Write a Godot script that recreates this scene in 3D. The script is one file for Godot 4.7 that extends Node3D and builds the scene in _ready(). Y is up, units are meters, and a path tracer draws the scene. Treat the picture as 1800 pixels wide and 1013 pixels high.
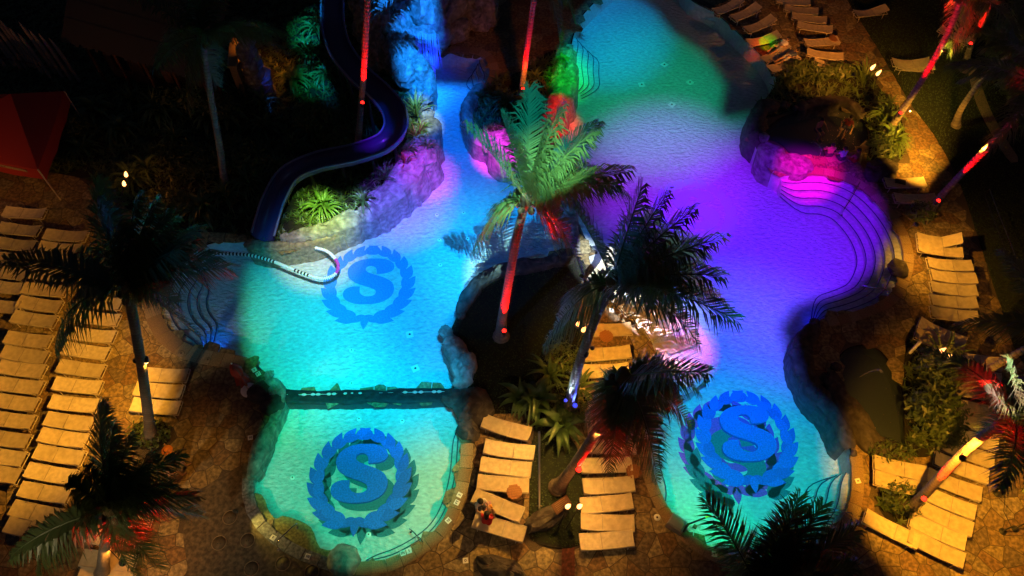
extends Node3D
# A hotel pool garden at night, seen from an upper floor. Metres, y up; the deck lies at y = 0 and -z leads away from the camera.

var used := {}
var rng := RandomNumberGenerator.new()
var tex := {}
var noise := FastNoiseLite.new()
var crag := FastNoiseLite.new()
const ORD := ["first", "second", "third", "fourth", "fifth", "sixth", "seventh", "eighth", "ninth", "tenth", "eleventh", "twelfth", "thirteenth", "fourteenth", "fifteenth", "sixteenth", "seventeenth", "eighteenth", "nineteenth", "twentieth"]

# ---------------------------------------------------------------- objects
func numbered(n: String) -> String:
	if not used.has(n):
		used[n] = 0
		return n
	used[n] += 1
	return "%s_%03d" % [n, used[n]]

func tag(o: Node, label: String, category: String, group := "") -> Node:
	o.set_meta("label", label)
	o.set_meta("category", category)
	if group != "":
		o.set_meta("group", group)
	return o

func thing(called: String, label: String, category: String, at := Vector3.ZERO, turn := 0.0, group := "") -> Node3D:
	var o := Node3D.new()
	o.name = numbered(called)
	add_child(o)
	o.position = at
	o.rotation.y = turn
	tag(o, label, category, group)
	return o

func solid(called: String, mesh: Mesh, m: Material, parent: Node, at := Transform3D()) -> MeshInstance3D:
	var o := MeshInstance3D.new()
	o.name = numbered(called) if parent == self else called
	o.mesh = mesh
	o.material_override = m
	o.transform = at
	parent.add_child(o, true)
	return o

func structure(called: String, mesh: Mesh, m: Material) -> MeshInstance3D:
	var o := solid(called, mesh, m, self)
	o.set_meta("kind", "structure")
	return o

# ---------------------------------------------------------------- materials
func make_noise(kind: String, size: int, freq: float, oct: int, lo: float, hi: float, normal := false, type := FastNoiseLite.TYPE_SIMPLEX_SMOOTH) -> void:
	var n := FastNoiseLite.new()
	n.seed = 7 + tex.size()
	n.noise_type = type
	n.frequency = freq
	n.fractal_octaves = oct
	var t := NoiseTexture2D.new()
	t.width = size
	t.height = size
	t.seamless = true
	t.noise = n
	if normal:
		t.as_normal_map = true
		t.bump_strength = lo
	else:
		var g := Gradient.new()
		g.set_color(0, Color(lo, lo, lo))
		g.set_color(1, Color(hi, hi, hi))
		t.color_ramp = g
	tex[kind] = t

func mat(c: Color, rough := 0.7, map := "", scale := 0.5, bump := 0.0, bump_map := "") -> StandardMaterial3D:
	var m := StandardMaterial3D.new()
	m.albedo_color = c.linear_to_srgb()
	m.roughness = rough
	if map != "":
		m.albedo_texture = tex[map]
		m.uv1_triplanar = true
		m.uv1_world_triplanar = true
		m.uv1_scale = Vector3.ONE * scale
	if bump > 0.0:
		m.heightmap_enabled = true
		m.heightmap_texture = tex[bump_map if bump_map != "" else map]
		m.heightmap_scale = bump
	return m

func glow(c: Color, energy: float) -> StandardMaterial3D:
	var m := StandardMaterial3D.new()
	m.albedo_color = c
	m.emission_enabled = true
	m.emission = c
	m.emission_energy_multiplier = energy
	return m

func leafy(c: Color, rough := 0.45) -> StandardMaterial3D:
	var m := mat(c, rough)
	m.backlight_enabled = true
	m.backlight = Color(0.35, 0.4, 0.2)
	return m

# ---------------------------------------------------------------- shapes
func begin() -> SurfaceTool:
	var st := SurfaceTool.new()
	st.begin(Mesh.PRIMITIVE_TRIANGLES)
	return st

func done(st: SurfaceTool, smooth := false) -> ArrayMesh:
	st.generate_normals()
	return st.commit()

func tri(st: SurfaceTool, a: Vector3, b: Vector3, c: Vector3) -> void:
	st.add_vertex(a)
	st.add_vertex(b)
	st.add_vertex(c)

func quad(st: SurfaceTool, a: Vector3, b: Vector3, c: Vector3, d: Vector3) -> void:
	tri(st, a, b, c)
	tri(st, a, c, d)

func box(st: SurfaceTool, c: Vector3, s: Vector3, turn := Basis.IDENTITY, bevel := 0.0) -> void:
	st.set_smooth_group(-1)
	var h := s * 0.5
	var e := minf(bevel, minf(h.x, minf(h.y, h.z)) * 0.6)
	var lv := [[-h.y, 0.0], [h.y - e, 0.0], [h.y, e]] if e > 0.0 else [[-h.y, 0.0], [h.y, 0.0]]
	var rings := []
	for l in lv:
		var r := []
		for q in [[-1, -1], [1, -1], [1, 1], [-1, 1]]:
			r.append(c + turn * Vector3(q[0] * (h.x - l[1]), l[0], q[1] * (h.z - l[1])))
		rings.append(r)
	for k in rings.size() - 1:
		for i in 4:
			quad(st, rings[k][i], rings[k][(i + 1) % 4], rings[k + 1][(i + 1) % 4], rings[k + 1][i])
	var t: Array = rings[-1]
	quad(st, t[0], t[1], t[2], t[3])
	t = rings[0]
	quad(st, t[3], t[2], t[1], t[0])

func tube(st: SurfaceTool, pts: Array, radii: Array, sides := 8, caps := true, cols := []) -> void:
	st.set_smooth_group(0)
	var rings := []
	var side := Vector3.ZERO
	for i in pts.size():
		var d: Vector3 = (pts[mini(i + 1, pts.size() - 1)] - pts[maxi(i - 1, 0)]).normalized()
		if side == Vector3.ZERO:
			side = d.cross(Vector3.UP if absf(d.y) < 0.9 else Vector3.RIGHT).normalized()
		side = (side - d * side.dot(d)).normalized()
		var up := d.cross(side)
		var r := []
		for k in sides:
			var a := TAU * k / sides
			r.append(pts[i] + (side * cos(a) + up * sin(a)) * radii[mini(i, radii.size() - 1)])
		rings.append(r)
	for i in rings.size() - 1:
		if cols.size() > 0:
			st.set_color(cols[i])
		for k in sides:
			var j := (k + 1) % sides
			quad(st, rings[i][k], rings[i][j], rings[i + 1][j], rings[i + 1][k])
	if caps:
		st.set_smooth_group(-1)
		for e in [0, rings.size() - 1]:
			for k in range(1, sides - 1):
				if e == 0:
					tri(st, rings[e][0], rings[e][k + 1], rings[e][k])
				else:
					tri(st, rings[e][0], rings[e][k], rings[e][k + 1])

func rod(st: SurfaceTool, a: Vector3, b: Vector3, r: float, sides := 8) -> void:
	tube(st, [a, b], [r, r], sides)

# profile: [radius, height] pairs turned about the vertical axis through at
func lathe(st: SurfaceTool, profile: Array, at := Vector3.ZERO, sides := 16, smooth := true) -> void:
	st.set_smooth_group(0 if smooth else -1)
	for i in profile.size() - 1:
		for k in sides:
			var a := TAU * k / sides
			var b := TAU * (k + 1) / sides
			var p: Array = profile[i]
			var q: Array = profile[i + 1]
			quad(st, at + Vector3(cos(a) * p[0], p[1], sin(a) * p[0]), at + Vector3(cos(b) * p[0], p[1], sin(b) * p[0]), at + Vector3(cos(b) * q[0], q[1], sin(b) * q[0]), at + Vector3(cos(a) * q[0], q[1], sin(a) * q[0]))

func flat(st: SurfaceTool, poly: PackedVector2Array, y: float) -> void:
	st.set_smooth_group(-1)
	var t := Geometry2D.triangulate_polygon(poly)
	for i in range(0, t.size(), 3):
		var a := poly[t[i]]
		var b := poly[t[i + 1]]
		var c := poly[t[i + 2]]
		if (b - a).cross(c - a) < 0.0:
			var s := b
			b = c
			c = s
		tri(st, Vector3(a.x, y, a.y), Vector3(b.x, y, b.y), Vector3(c.x, y, c.y))

func prism(st: SurfaceTool, poly: PackedVector2Array, y0: float, y1: float, bevel := 0.0) -> void:
	st.set_smooth_group(-1)
	var n := poly.size()
	if bevel > 0.0:
		var inner := PackedVector2Array()
		var mid := Vector2.ZERO
		for p in poly:
			mid += p / n
		for p in poly:
			inner.append(p - (p - mid).normalized() * bevel)
		for i in n:
			var j := (i + 1) % n
			quad(st, Vector3(poly[i].x, y1 - bevel * 0.5, poly[i].y), Vector3(poly[j].x, y1 - bevel * 0.5, poly[j].y), Vector3(inner[j].x, y1, inner[j].y), Vector3(inner[i].x, y1, inner[i].y))
		flat(st, inner, y1)
		y1 -= bevel * 0.5
	else:
		flat(st, poly, y1)
	for i in n:
		var j := (i + 1) % n
		quad(st, Vector3(poly[i].x, y0, poly[i].y), Vector3(poly[j].x, y0, poly[j].y), Vector3(poly[j].x, y1, poly[j].y), Vector3(poly[i].x, y1, poly[i].y))

func smooth_line(p: PackedVector2Array, step: float, closed: bool) -> PackedVector2Array:
	var c := Curve2D.new()
	var n := p.size()
	for i in n + (1 if closed else 0):
		var a := p[(i - 1 + n) % n] if closed or i > 0 else p[0]
		var b := p[(i + 1) % n] if closed or i < n - 1 else p[n - 1]
		var t := (b - a) / 6.0
		c.add_point(p[i % n], -t, t)
	c.bake_interval = 0.05
	var out := PackedVector2Array()
	var m := maxi(2, int(c.get_baked_length() / step))
	for i in (m if closed else m + 1):
		out.append(c.sample_baked(c.get_baked_length() * i / m, true))
	return out

# moved sideways by d (to the right of the way it runs, seen with x right and z down: positive is inwards on a clockwise outline)
func shifted(p: PackedVector2Array, d: float, closed: bool) -> PackedVector2Array:
	var out := PackedVector2Array()
	var n := p.size()
	for i in n:
		var a := p[(i - 1 + n) % n] if closed or i > 0 else p[0]
		var b := p[(i + 1) % n] if closed or i < n - 1 else p[n - 1]
		var t := (b - a).normalized()
		out.append(p[i] + Vector2(-t.y, t.x) * d)
	return out

func blob(st: SurfaceTool, at: Vector3, r: Vector3, rough: float, seed_at: float, nu := 18, nv := 11) -> void:
	st.set_smooth_group(0 if rough < 0.2 else -1)
	var g := []
	for i in nv + 1:
		var row := []
		for k in nu:
			var a := TAU * k / nu
			var e := PI * i / nv
			var d := Vector3(sin(e) * cos(a), cos(e), sin(e) * sin(a))
			var q := d * 1.6 + Vector3(seed_at, seed_at * 0.7, 0)
			var s := 1.0 + rough * (noise.get_noise_3dv(q * 6.0) * 0.7 + (crag.get_noise_3dv(q * 7.0) + 0.4) * 0.7)
			row.append(at + d * r * s)
		g.append(row)
	for i in nv:
		for k in nu:
			var j := (k + 1) % nu
			quad(st, g[i][k], g[i][j], g[i + 1][j], g[i + 1][k])

# a run of built-up rockwork along a line; each point is (x, z) with a width and a height
func rock_run(line: PackedVector2Array, width: Array, height: Array, seed_at: float, rough := 0.3, step := 0.22, foot := -1.3) -> ArrayMesh:
	var st := begin()
	st.set_smooth_group(-1)
	var p := smooth_line(line, step, false)
	var n := p.size()
	var nk := 17
	var rows := []
	for i in n:
		var t := float(i) / (n - 1)
		var w: float = lerpf(width[int(t * (width.size() - 1))], width[mini(int(t * (width.size() - 1)) + 1, width.size() - 1)], fmod(t * (width.size() - 1), 1.0))
		var h: float = lerpf(height[int(t * (height.size() - 1))], height[mini(int(t * (height.size() - 1)) + 1, height.size() - 1)], fmod(t * (height.size() - 1), 1.0))
		var d := (p[mini(i + 1, n - 1)] - p[maxi(i - 1, 0)]).normalized()
		var s := Vector2(-d.y, d.x)
		var close := minf(1.0, minf(t, 1.0 - t) * n * step / (w * 0.6) + 0.12)
		close = sqrt(close)
		var row := []
		for k in nk:
			var u := -1.0 + 2.0 * k / (nk - 1)
			var off: float = signf(u) * pow(absf(u), 0.75) * w * 0.5 * close
			var y: float = h * pow(maxf(0.0, 1.0 - pow(absf(u), 3.0)), 0.6) * (0.4 + 0.6 * close)
			if k == 0 or k == nk - 1:
				y = foot
			var q := Vector3(p[i].x + s.x * off, y, p[i].y + s.y * off)
			var sq := q * 1.0 + Vector3(seed_at, 0, 0)
			var bump := noise.get_noise_3dv(sq * 6.0) * 0.6 + (crag.get_noise_3dv(sq * 9.0) + 0.5) * 1.0 + (crag.get_noise_3dv(sq * 24.0) + 0.5) * 0.35 + noise.get_noise_3dv(sq * 45.0) * 0.2
			var dirn := Vector3(s.x * u, 0.8 * (1.0 - absf(u)) + 0.15, s.y * u)
			q += dirn * bump * rough * (0.6 + 0.5 * h)
			row.append(q)
		rows.append(row)
	for i in n - 1:
		for k in nk - 1:
			quad(st, rows[i][k], rows[i][k + 1], rows[i + 1][k + 1], rows[i + 1][k])
	return done(st)

# ---------------------------------------------------------------- lights
func spot(called: String, at: Vector3, to: Vector3, angle: float, c: Color, energy: float, soft := 0.6, size := 0.05, parent: Node = self) -> SpotLight3D:
	var l := SpotLight3D.new()
	l.name = called
	parent.add_child(l, true)
	l.look_at_from_position(at, to, Vector3.UP if absf((to - at).normalized().y) < 0.99 else Vector3.RIGHT)
	l.spot_angle = angle
	l.spot_angle_attenuation = soft
	l.light_color = c
	l.light_energy = energy
	l.light_size = size
	l.spot_range = at.distance_to(to) * 2.5
	l.spot_attenuation = 2.0
	l.shadow_enabled = true
	return l

func omni(called: String, at: Vector3, c: Color, energy: float, size := 0.05, reach := 12.0) -> OmniLight3D:
	var l := OmniLight3D.new()
	l.name = called
	add_child(l, true)
	l.position = at
	l.light_color = c
	l.light_energy = energy
	l.light_size = size
	l.omni_range = reach
	l.omni_attenuation = 2.0
	l.shadow_enabled = true
	return l

# ---------------------------------------------------------------- palms and plants
func frond_mesh(a: Vector3, tip: Vector3, lift: float, leaf: float, sd: int) -> ArrayMesh:
	var r := RandomNumberGenerator.new()
	r.seed = sd
	var v := PackedVector3Array()
	var span := a.distance_to(tip)
	var c := (a + tip) * 0.5 + Vector3.UP * lift * span
	var n := 74
	var prev := a
	var rings := []
	for i in range(1, n + 1):
		var t := float(i) / n
		var p := a.lerp(c, t).lerp(c.lerp(tip, t), t)
		var d := (p - prev).normalized()
		var s := d.cross(Vector3.UP).normalized()
		if s.length() < 0.5:
			s = Vector3.RIGHT
		var up := s.cross(d).normalized()
		# the midrib: a three-sided strip
		var w := lerpf(0.045, 0.008, t)
		var ring := [p + s * w, p + up * w, p - s * w]
		if rings.size() > 0:
			for k in 3:
				var q: Array = rings[-1]
				var j := (k + 1) % 3
				v.append_array(PackedVector3Array([q[k], q[j], ring[j], q[k], ring[j], ring[k]]))
		rings.append(ring)
		if t > 0.1:
			for side in [-1.0, 1.0]:
				var l: float = leaf * (0.35 + 0.75 * sin(PI * clampf(0.16 + t * 0.8, 0, 1))) * r.randf_range(0.8, 1.1)
				var ang := lerpf(0.35, 1.15, t) + r.randf_range(-0.12, 0.12)
				var dir: Vector3 = (s * side * cos(ang) + d * sin(ang) + up * r.randf_range(-0.05, 0.25) + Vector3(0.22, -0.05, -0.12)).normalized()
				var sag := r.randf_range(0.2, 0.75)
				var m: Vector3 = p + dir * l * 0.5
				var e: Vector3 = p + dir * l * 0.95 - Vector3.UP * l * sag
				var wd: Vector3 = d * 0.036
				var b0 := p - wd * 0.7
				var b1 := p + wd * 0.7
				v.append_array(PackedVector3Array([b0, b1, m + wd, b0, m + wd, m - wd, m - wd, m + wd, e]))
		prev = p
	var arr := []
	arr.resize(Mesh.ARRAY_MAX)
	arr[Mesh.ARRAY_VERTEX] = v
	var am := ArrayMesh.new()
	am.add_surface_from_arrays(Mesh.PRIMITIVE_TRIANGLES, arr)
	return am

func trunk_mesh(path: Array, base: Vector3, r0: float, r1: float) -> ArrayMesh:
	var c := Curve3D.new()
	for i in path.size():
		var t: Vector3 = (path[mini(i + 1, path.size() - 1)] - path[maxi(i - 1, 0)]) / 6.0
		c.add_point(path[i] - base, -t, t)
	var ln := c.get_baked_length()
	var n := int(ln / 0.19)
	var cols := [Color(0.5, 0.5, 0.5)]
	var pts := []
	var rad := []
	pts.append(c.sample_baked(0.0) - Vector3.UP * 0.15)
	rad.append(r0 * 1.9)
	for i in n:
		var t := float(i) / n
		var r := lerpf(r0, r1, pow(t, 0.6)) * (1.0 + 0.7 * exp(-t * ln * 2.2)) * (1.0 + 0.05 * noise.get_noise_2d(i * 40.0, path[0].x * 50.0))
		var wear := 0.75 + 0.5 * absf(noise.get_noise_2d(i * 70.0, path[0].z * 30.0))
		for k in [[0.0, 0.94, 0.25], [0.18, 1.16, 1.0], [0.5, 1.05, 0.9], [0.85, 0.98, 0.7]]:
			pts.append(c.sample_baked((i + k[0]) / n * ln, true))
			rad.append(r * k[1])
			cols.append(Color.WHITE * k[2] * wear)
	var st := begin()
	tube(st, pts, rad, 11, true, cols)
	return done(st)

func palm(called: String, label: String, path: Array, r0: float, r1: float, tips: Array, fill: int, span: float, sd: int, fm: Material, tm: Material, low := -0.6, high := 0.9) -> Node3D:
	var base: Vector3 = path[0]
	var o := thing(called, label, "palm tree", base, 0.0, "palms of the pool garden")
	solid("trunk", trunk_mesh(path, base, r0, r1), tm, o)
	var top: Vector3 = path[-1] - base
	var r := RandomNumberGenerator.new()
	r.seed = sd
	var st := begin()
	blob(st, top + Vector3(0, 0.1, 0), Vector3(r1 * 1.7, 0.5, r1 * 1.7), 0.3, sd, 10, 7)
	solid("crown_heart", done(st), mt.husk, o)
	for k in 5:
		st = begin()
		var a := TAU * k / 5.0 + sd
		blob(st, top + Vector3(cos(a) * (r1 + 0.16), -0.22, sin(a) * (r1 + 0.16)), Vector3(0.13, 0.16, 0.13), 0.05, k, 8, 6)
		solid("coconut", done(st), mt.husk, o)
	var k := 0
	for t in tips:
		var d: Vector3 = t - base - top
		var el: float = d.y / d.length()
		solid("frond", frond_mesh(top, t - base, clampf(0.3 - el * 0.25, 0.1, 0.42), span * 0.29, sd * 100 + k), fm, o)
		k += 1
	for i in fill:
		var az := TAU * (i + r.randf_range(-0.35, 0.35)) / fill + sd
		var e := lerpf(low, high, fmod(i * 0.618 + r.randf() * 0.15, 1.0))
		var ln := span * r.randf_range(0.82, 1.05)
		var tp := top + Vector3(cos(az) * cos(e), sin(e), sin(az) * cos(e)) * ln
		solid("frond", frond_mesh(top, tp, 0.3 - sin(e) * 0.2, span * 0.25, sd * 100 + 50 + i), fm, o)
	return o

func strap_leaf(length: float, width: float, rise: float, fall: float) -> ArrayMesh:
	var st := begin()
	st.set_smooth_group(0)
	var n := 7
	var rows := []
	for i in n + 1:
		var t := float(i) / n
		var p := Vector3(length * (t * 0.72 + 0.1 * t * t), rise * sin(t * PI * 0.55) - fall * t * t * t, 0)
		var w := width * (sin(PI * pow(t * 0.93 + 0.05, 0.75)) + 0.04)
		rows.append([p + Vector3(0, w * 0.35, w * 0.5), p, p + Vector3(0, w * 0.35, -w * 0.5)])
	for i in n:
		for k in 2:
			quad(st, rows[i][k], rows[i][k + 1], rows[i + 1][k + 1], rows[i + 1][k])
	return done(st)

func rosette(called: String, label: String, cat: String, group: String, at: Vector3, leaves: Array, n: int, m: Material, size: float, sd: int, flat_by := 0.0) -> Node3D:
	var o := thing(called, label, cat, at, 0.0, group)
	var r := RandomNumberGenerator.new()
	r.seed = sd
	for i in n:
		var s := size * r.randf_range(0.75, 1.1)
		var b := Basis(Vector3.UP, TAU * i * 0.382 + r.randf_range(-0.3, 0.3)) * Basis(Vector3(0, 0, 1), r.randf_range(-0.15, 0.75) * (1.0 - float(i) / n * 0.4) - flat_by)
		solid("leaf", leaves[i % leaves.size()], m, o, Transform3D(b.scaled(Vector3(s, s, s)), Vector3(0, 0.03, 0)))
	return o

func bush_mesh(size: Vector3, n: int, leaf: float, sd: int) -> ArrayMesh:
	var r := RandomNumberGenerator.new()
	r.seed = sd
	var v := PackedVector3Array()
	for i in n:
		var d := Vector3(r.randfn(), r.randfn(), r.randfn()).normalized()
		d *= pow(r.randf_range(0.25, 1.0), 0.45) * (0.82 + 0.35 * noise.get_noise_3dv(d * 40.0 + Vector3(sd * 9, 0, 0)))
		var p := Vector3(d.x * size.x * 0.5, (d.y * 0.5 + 0.5) * size.y, d.z * size.z * 0.5)
		var f := (Vector3(d.x, d.y * 0.6 + 0.35, d.z) + Vector3(r.randfn(), r.randfn(), r.randfn()) * 0.45).normalized()
		var s := f.cross(Vector3(r.randfn(), r.randfn(), r.randfn())).normalized()
		var u := s.cross(f)
		var l := leaf * r.randf_range(0.6, 1.3)
		var a := p - u * l
		var b := p + s * l * 0.33 - f * l * 0.1
		var c := p + u * l - f * l * 0.25
		var e := p - s * l * 0.33 - f * l * 0.1
		v.append_array(PackedVector3Array([a, b, c, a, c, e]))
	var arr := []
	arr.resize(Mesh.ARRAY_MAX)
	arr[Mesh.ARRAY_VERTEX] = v
	var am := ArrayMesh.new()
	am.add_surface_from_arrays(Mesh.PRIMITIVE_TRIANGLES, arr)
	return am

func bush(label: String, at: Vector3, size: Vector3, n: int, leaf: float, m: Material, sd: int, called := "shrub", group := "") -> Node3D:
	var o := thing(called, label, "shrub" if called != "hedge" else "hedge", at, 0.0, group)
	var st := begin()
	for k in 4:
		var a := TAU * k / 4.0 + sd
		tube(st, [Vector3.ZERO - Vector3.UP * 0.05, Vector3(cos(a) * size.x * 0.12, size.y * 0.3, sin(a) * size.z * 0.12), Vector3(cos(a) * size.x * 0.25, size.y * 0.6, sin(a) * size.z * 0.25)], [0.03, 0.022, 0.01], 5)
	solid("stem", done(st), mt.bark, o)
	solid("foliage", bush_mesh(size, n, leaf, sd), m, o)
	return o

# ---------------------------------------------------------------- furniture
func sling(x0: float, x1: float, half: float, y0: float, y1: float, sag: float) -> ArrayMesh:
	var st := begin()
	st.set_smooth_group(0)
	var nx := 10
	var nz := 6
	var g := []
	for i in nx + 1:
		var t := float(i) / nx
		var row := []
		for k in nz + 1:
			var u := -1.0 + 2.0 * k / nz
			var w := half * (1.0 - 0.035 * sin(PI * t))
			row.append(Vector3(lerpf(x0, x1, t), lerpf(y0, y1, t) - sag * sin(PI * t) - 0.015 * (1.0 - u * u), u * w))
		g.append(row)
	for i in nx:
		for k in nz:
			quad(st, g[i][k], g[i][k + 1], g[i + 1][k + 1], g[i + 1][k])
	# the hem, so that the cloth has an edge
	for s in [-1.0, 1.0]:
		var e := []
		for i in nx + 1:
			e.append(g[i][0 if s < 0 else nz] - Vector3(0, 0.012, 0))
		tube(st, e, [0.02], 6)
	return done(st)

func lounger(raise: float) -> Node3D:
	var o := Node3D.new()
	var st := begin()
	for s in [-1.0, 1.0]:
		rod(st, Vector3(-1.0, 0.33, s * 0.3), Vector3(0.98, 0.33, s * 0.3), 0.02)
	for x in [-1.0, 0.17, 0.98]:
		rod(st, Vector3(x, 0.33, -0.3), Vector3(x, 0.33, 0.3), 0.018)
	solid("frame", done(st), mt.frame, o)
	solid("seat", sling(-0.99, 0.16, 0.29, 0.47, 0.36, 0.055), mt.sling, o)
	var up := 0.36 + sin(raise) * 0.8
	solid("backrest", sling(0.19, 0.19 + 0.8 * cos(raise), 0.29, 0.36, up + 0.06, 0.05), mt.sling, o)
	st = begin()
	for s in [-1.0, 1.0]:
		rod(st, Vector3(0.17, 0.345, s * 0.305), Vector3(0.19 + 0.8 * cos(raise), up, s * 0.305), 0.016)
	rod(st, Vector3(0.19 + 0.8 * cos(raise), up, -0.305), Vector3(0.19 + 0.8 * cos(raise), up, 0.305), 0.016)
	if raise > 0.15:
		rod(st, Vector3(0.7, 0.33, 0.3), Vector3(0.19 + 0.55 * cos(raise), up * 0.85, 0.3), 0.012)
		rod(st, Vector3(0.7, 0.33, -0.3), Vector3(0.19 + 0.55 * cos(raise), up * 0.85, -0.3), 0.012)
	solid("back_frame", done(st), mt.frame, o)
	var lg := begin()
	rod(lg, Vector3(0, 0.32, 0), Vector3(0, -0.012, 0), 0.02)
	var lm := done(lg)
	for x in [-0.78, 0.72]:
		for z in [-0.29, 0.29]:
			solid("leg", lm, mt.frame, o, Transform3D(Basis.IDENTITY, Vector3(x, 0, z)))
	return o

# a row of loungers; each spot is [x, z, degrees turned]; the head end lies towards +x before turning
func lounger_row(spots: Array, label: String, group: String, proto: Node3D, from := 0) -> void:
	for i in spots.size():
		var s: Array = spots[i]
		var o: Node3D = proto.duplicate()
		o.name = numbered("sun_lounger")
		add_child(o)
		var tone: Material = mt.slings[rng.randi() % 4]
		for c in o.get_children():
			if c.name in ["seat", "backrest"]:
				c.material_override = tone
		o.position = Vector3(s[0].x, 0.012 + (s[2] if s.size() > 2 else 0.0), s[0].y)
		o.rotation.y = -deg_to_rad(s[1] + rng.randf_range(-1.5, 1.5))
		tag(o, label % ORD[i + from] if "%s" in label else label, "sun lounger", group)

func side_table(at: Vector3, label: String) -> void:
	var o := thing("side_table", label, "table", at, rng.randf() * 3.0, "round side tables between the loungers")
	for k in 6:
		var st := begin()
		var z := -0.24 + k * 0.096
		var h := sqrt(maxf(0.01, 0.29 * 0.29 - z * z))
		box(st, Vector3(0, 0.45, z), Vector3(h * 2.0, 0.025, 0.088), Basis.IDENTITY, 0.006)
		solid("slat", done(st), mt.teak, o)
	var st2 := begin()
	tube(st2, range(17).map(func(i): return Vector3(cos(TAU * i / 16.0) * 0.28, 0.425, sin(TAU * i / 16.0) * 0.28)), [0.015], 6, false)
	solid("rim", done(st2), mt.teak, o)
	for k in 4:
		var st := begin()
		var a := TAU * k / 4.0 + 0.4
		rod(st, Vector3(cos(a) * 0.2, 0.43, sin(a) * 0.2), Vector3(cos(a) * 0.26, 0.0, sin(a) * 0.26), 0.018, 6)
		solid("leg", done(st), mt.teak, o)

func torch(base: Vector3, flame: Vector3, label: String, energy := 1.3) -> void:
	var o := thing("garden_torch", label, "torch", base, 0.0, "burning garden torches")
	var f := flame - base
	var d := f.normalized()
	var st := begin()
	rod(st, Vector3(0, -0.02, 0), f - d * 0.2, 0.022, 7)
	solid("pole", done(st), mt.dark_metal, o)
	st = begin()
	tube(st, [f - d * 0.22, f - d * 0.16, f - d * 0.06, f - d * 0.03], [0.03, 0.085, 0.1, 0.07], 10)
	solid("bowl", done(st), mt.dark_metal, o)
	st = begin()
	tube(st, [f - d * 0.05, f + Vector3(0, 0.05, 0), f + Vector3(0.03, 0.16, 0.0), f + Vector3(0.07, 0.27, 0.01), f + Vector3(0.1, 0.34, 0)], [0.03, 0.085, 0.075, 0.04, 0.006], 9)
	solid("flame", done(st), mt.flame, o)
	omni("torch_light", flame + Vector3(0, 0.1, 0), Color(1.0, 0.55, 0.2), energy, 0.06, 8.0)

# a floodlight: a short round housing with a bright lens, on a strap
func floodlight(called: String, label: String, at: Vector3, to: Vector3, strap: Vector3, c: Color, lens: Material, energy: float, angle: float, size := 1.0, soft := 0.7, group := "") -> void:
	var o := thing(called, label, "floodlight", at, 0.0, group)
	var d := (to - at).normalized()
	var st := begin()
	tube(st, [-d * 0.2 * size, -d * 0.16 * size, Vector3.ZERO, d * 0.03 * size], [0.04 * size, 0.08 * size, 0.1 * size, 0.105 * size], 12)
	solid("housing", done(st), mt.dark_metal, o)
	st = begin()
	rod(st, -d * 0.12 * size, strap - at, 0.015, 6)
	solid("bracket", done(st), mt.dark_metal, o)
	st = begin()
	blob(st, d * 0.035 * size, Vector3.ONE * 0.09 * size, 0.0, 0.0, 12, 8)
	solid("lens", done(st), lens, o)
	spot(called + "_light", at + d * 0.16 * size, to, angle, c, energy, soft, 0.05)

func rail(pts: Array, label: String, called := "handrail") -> void:
	var o := thing(called, label, "handrail", pts[0])
	var c := Curve3D.new()
	for i in pts.size():
		var t: Vector3 = (pts[mini(i + 1, pts.size() - 1)] - pts[maxi(i - 1, 0)]) / 8.0
		c.add_point(pts[i] - pts[0], -t, t)
	var q := []
	for i in 25:
		q.append(c.sample_baked(c.get_baked_length() * i / 24.0, true))
	var st := begin()
	tube(st, q, [0.022], 8)
	solid("tube", done(st), mt.steel, o)
	for e in [pts[0], pts[-1]]:
		st = begin()
		lathe(st, [[0.0, 0.015], [0.05, 0.012], [0.055, 0.0]], e - pts[0], 12)
		solid("flange", done(st), mt.steel, o)

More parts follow.
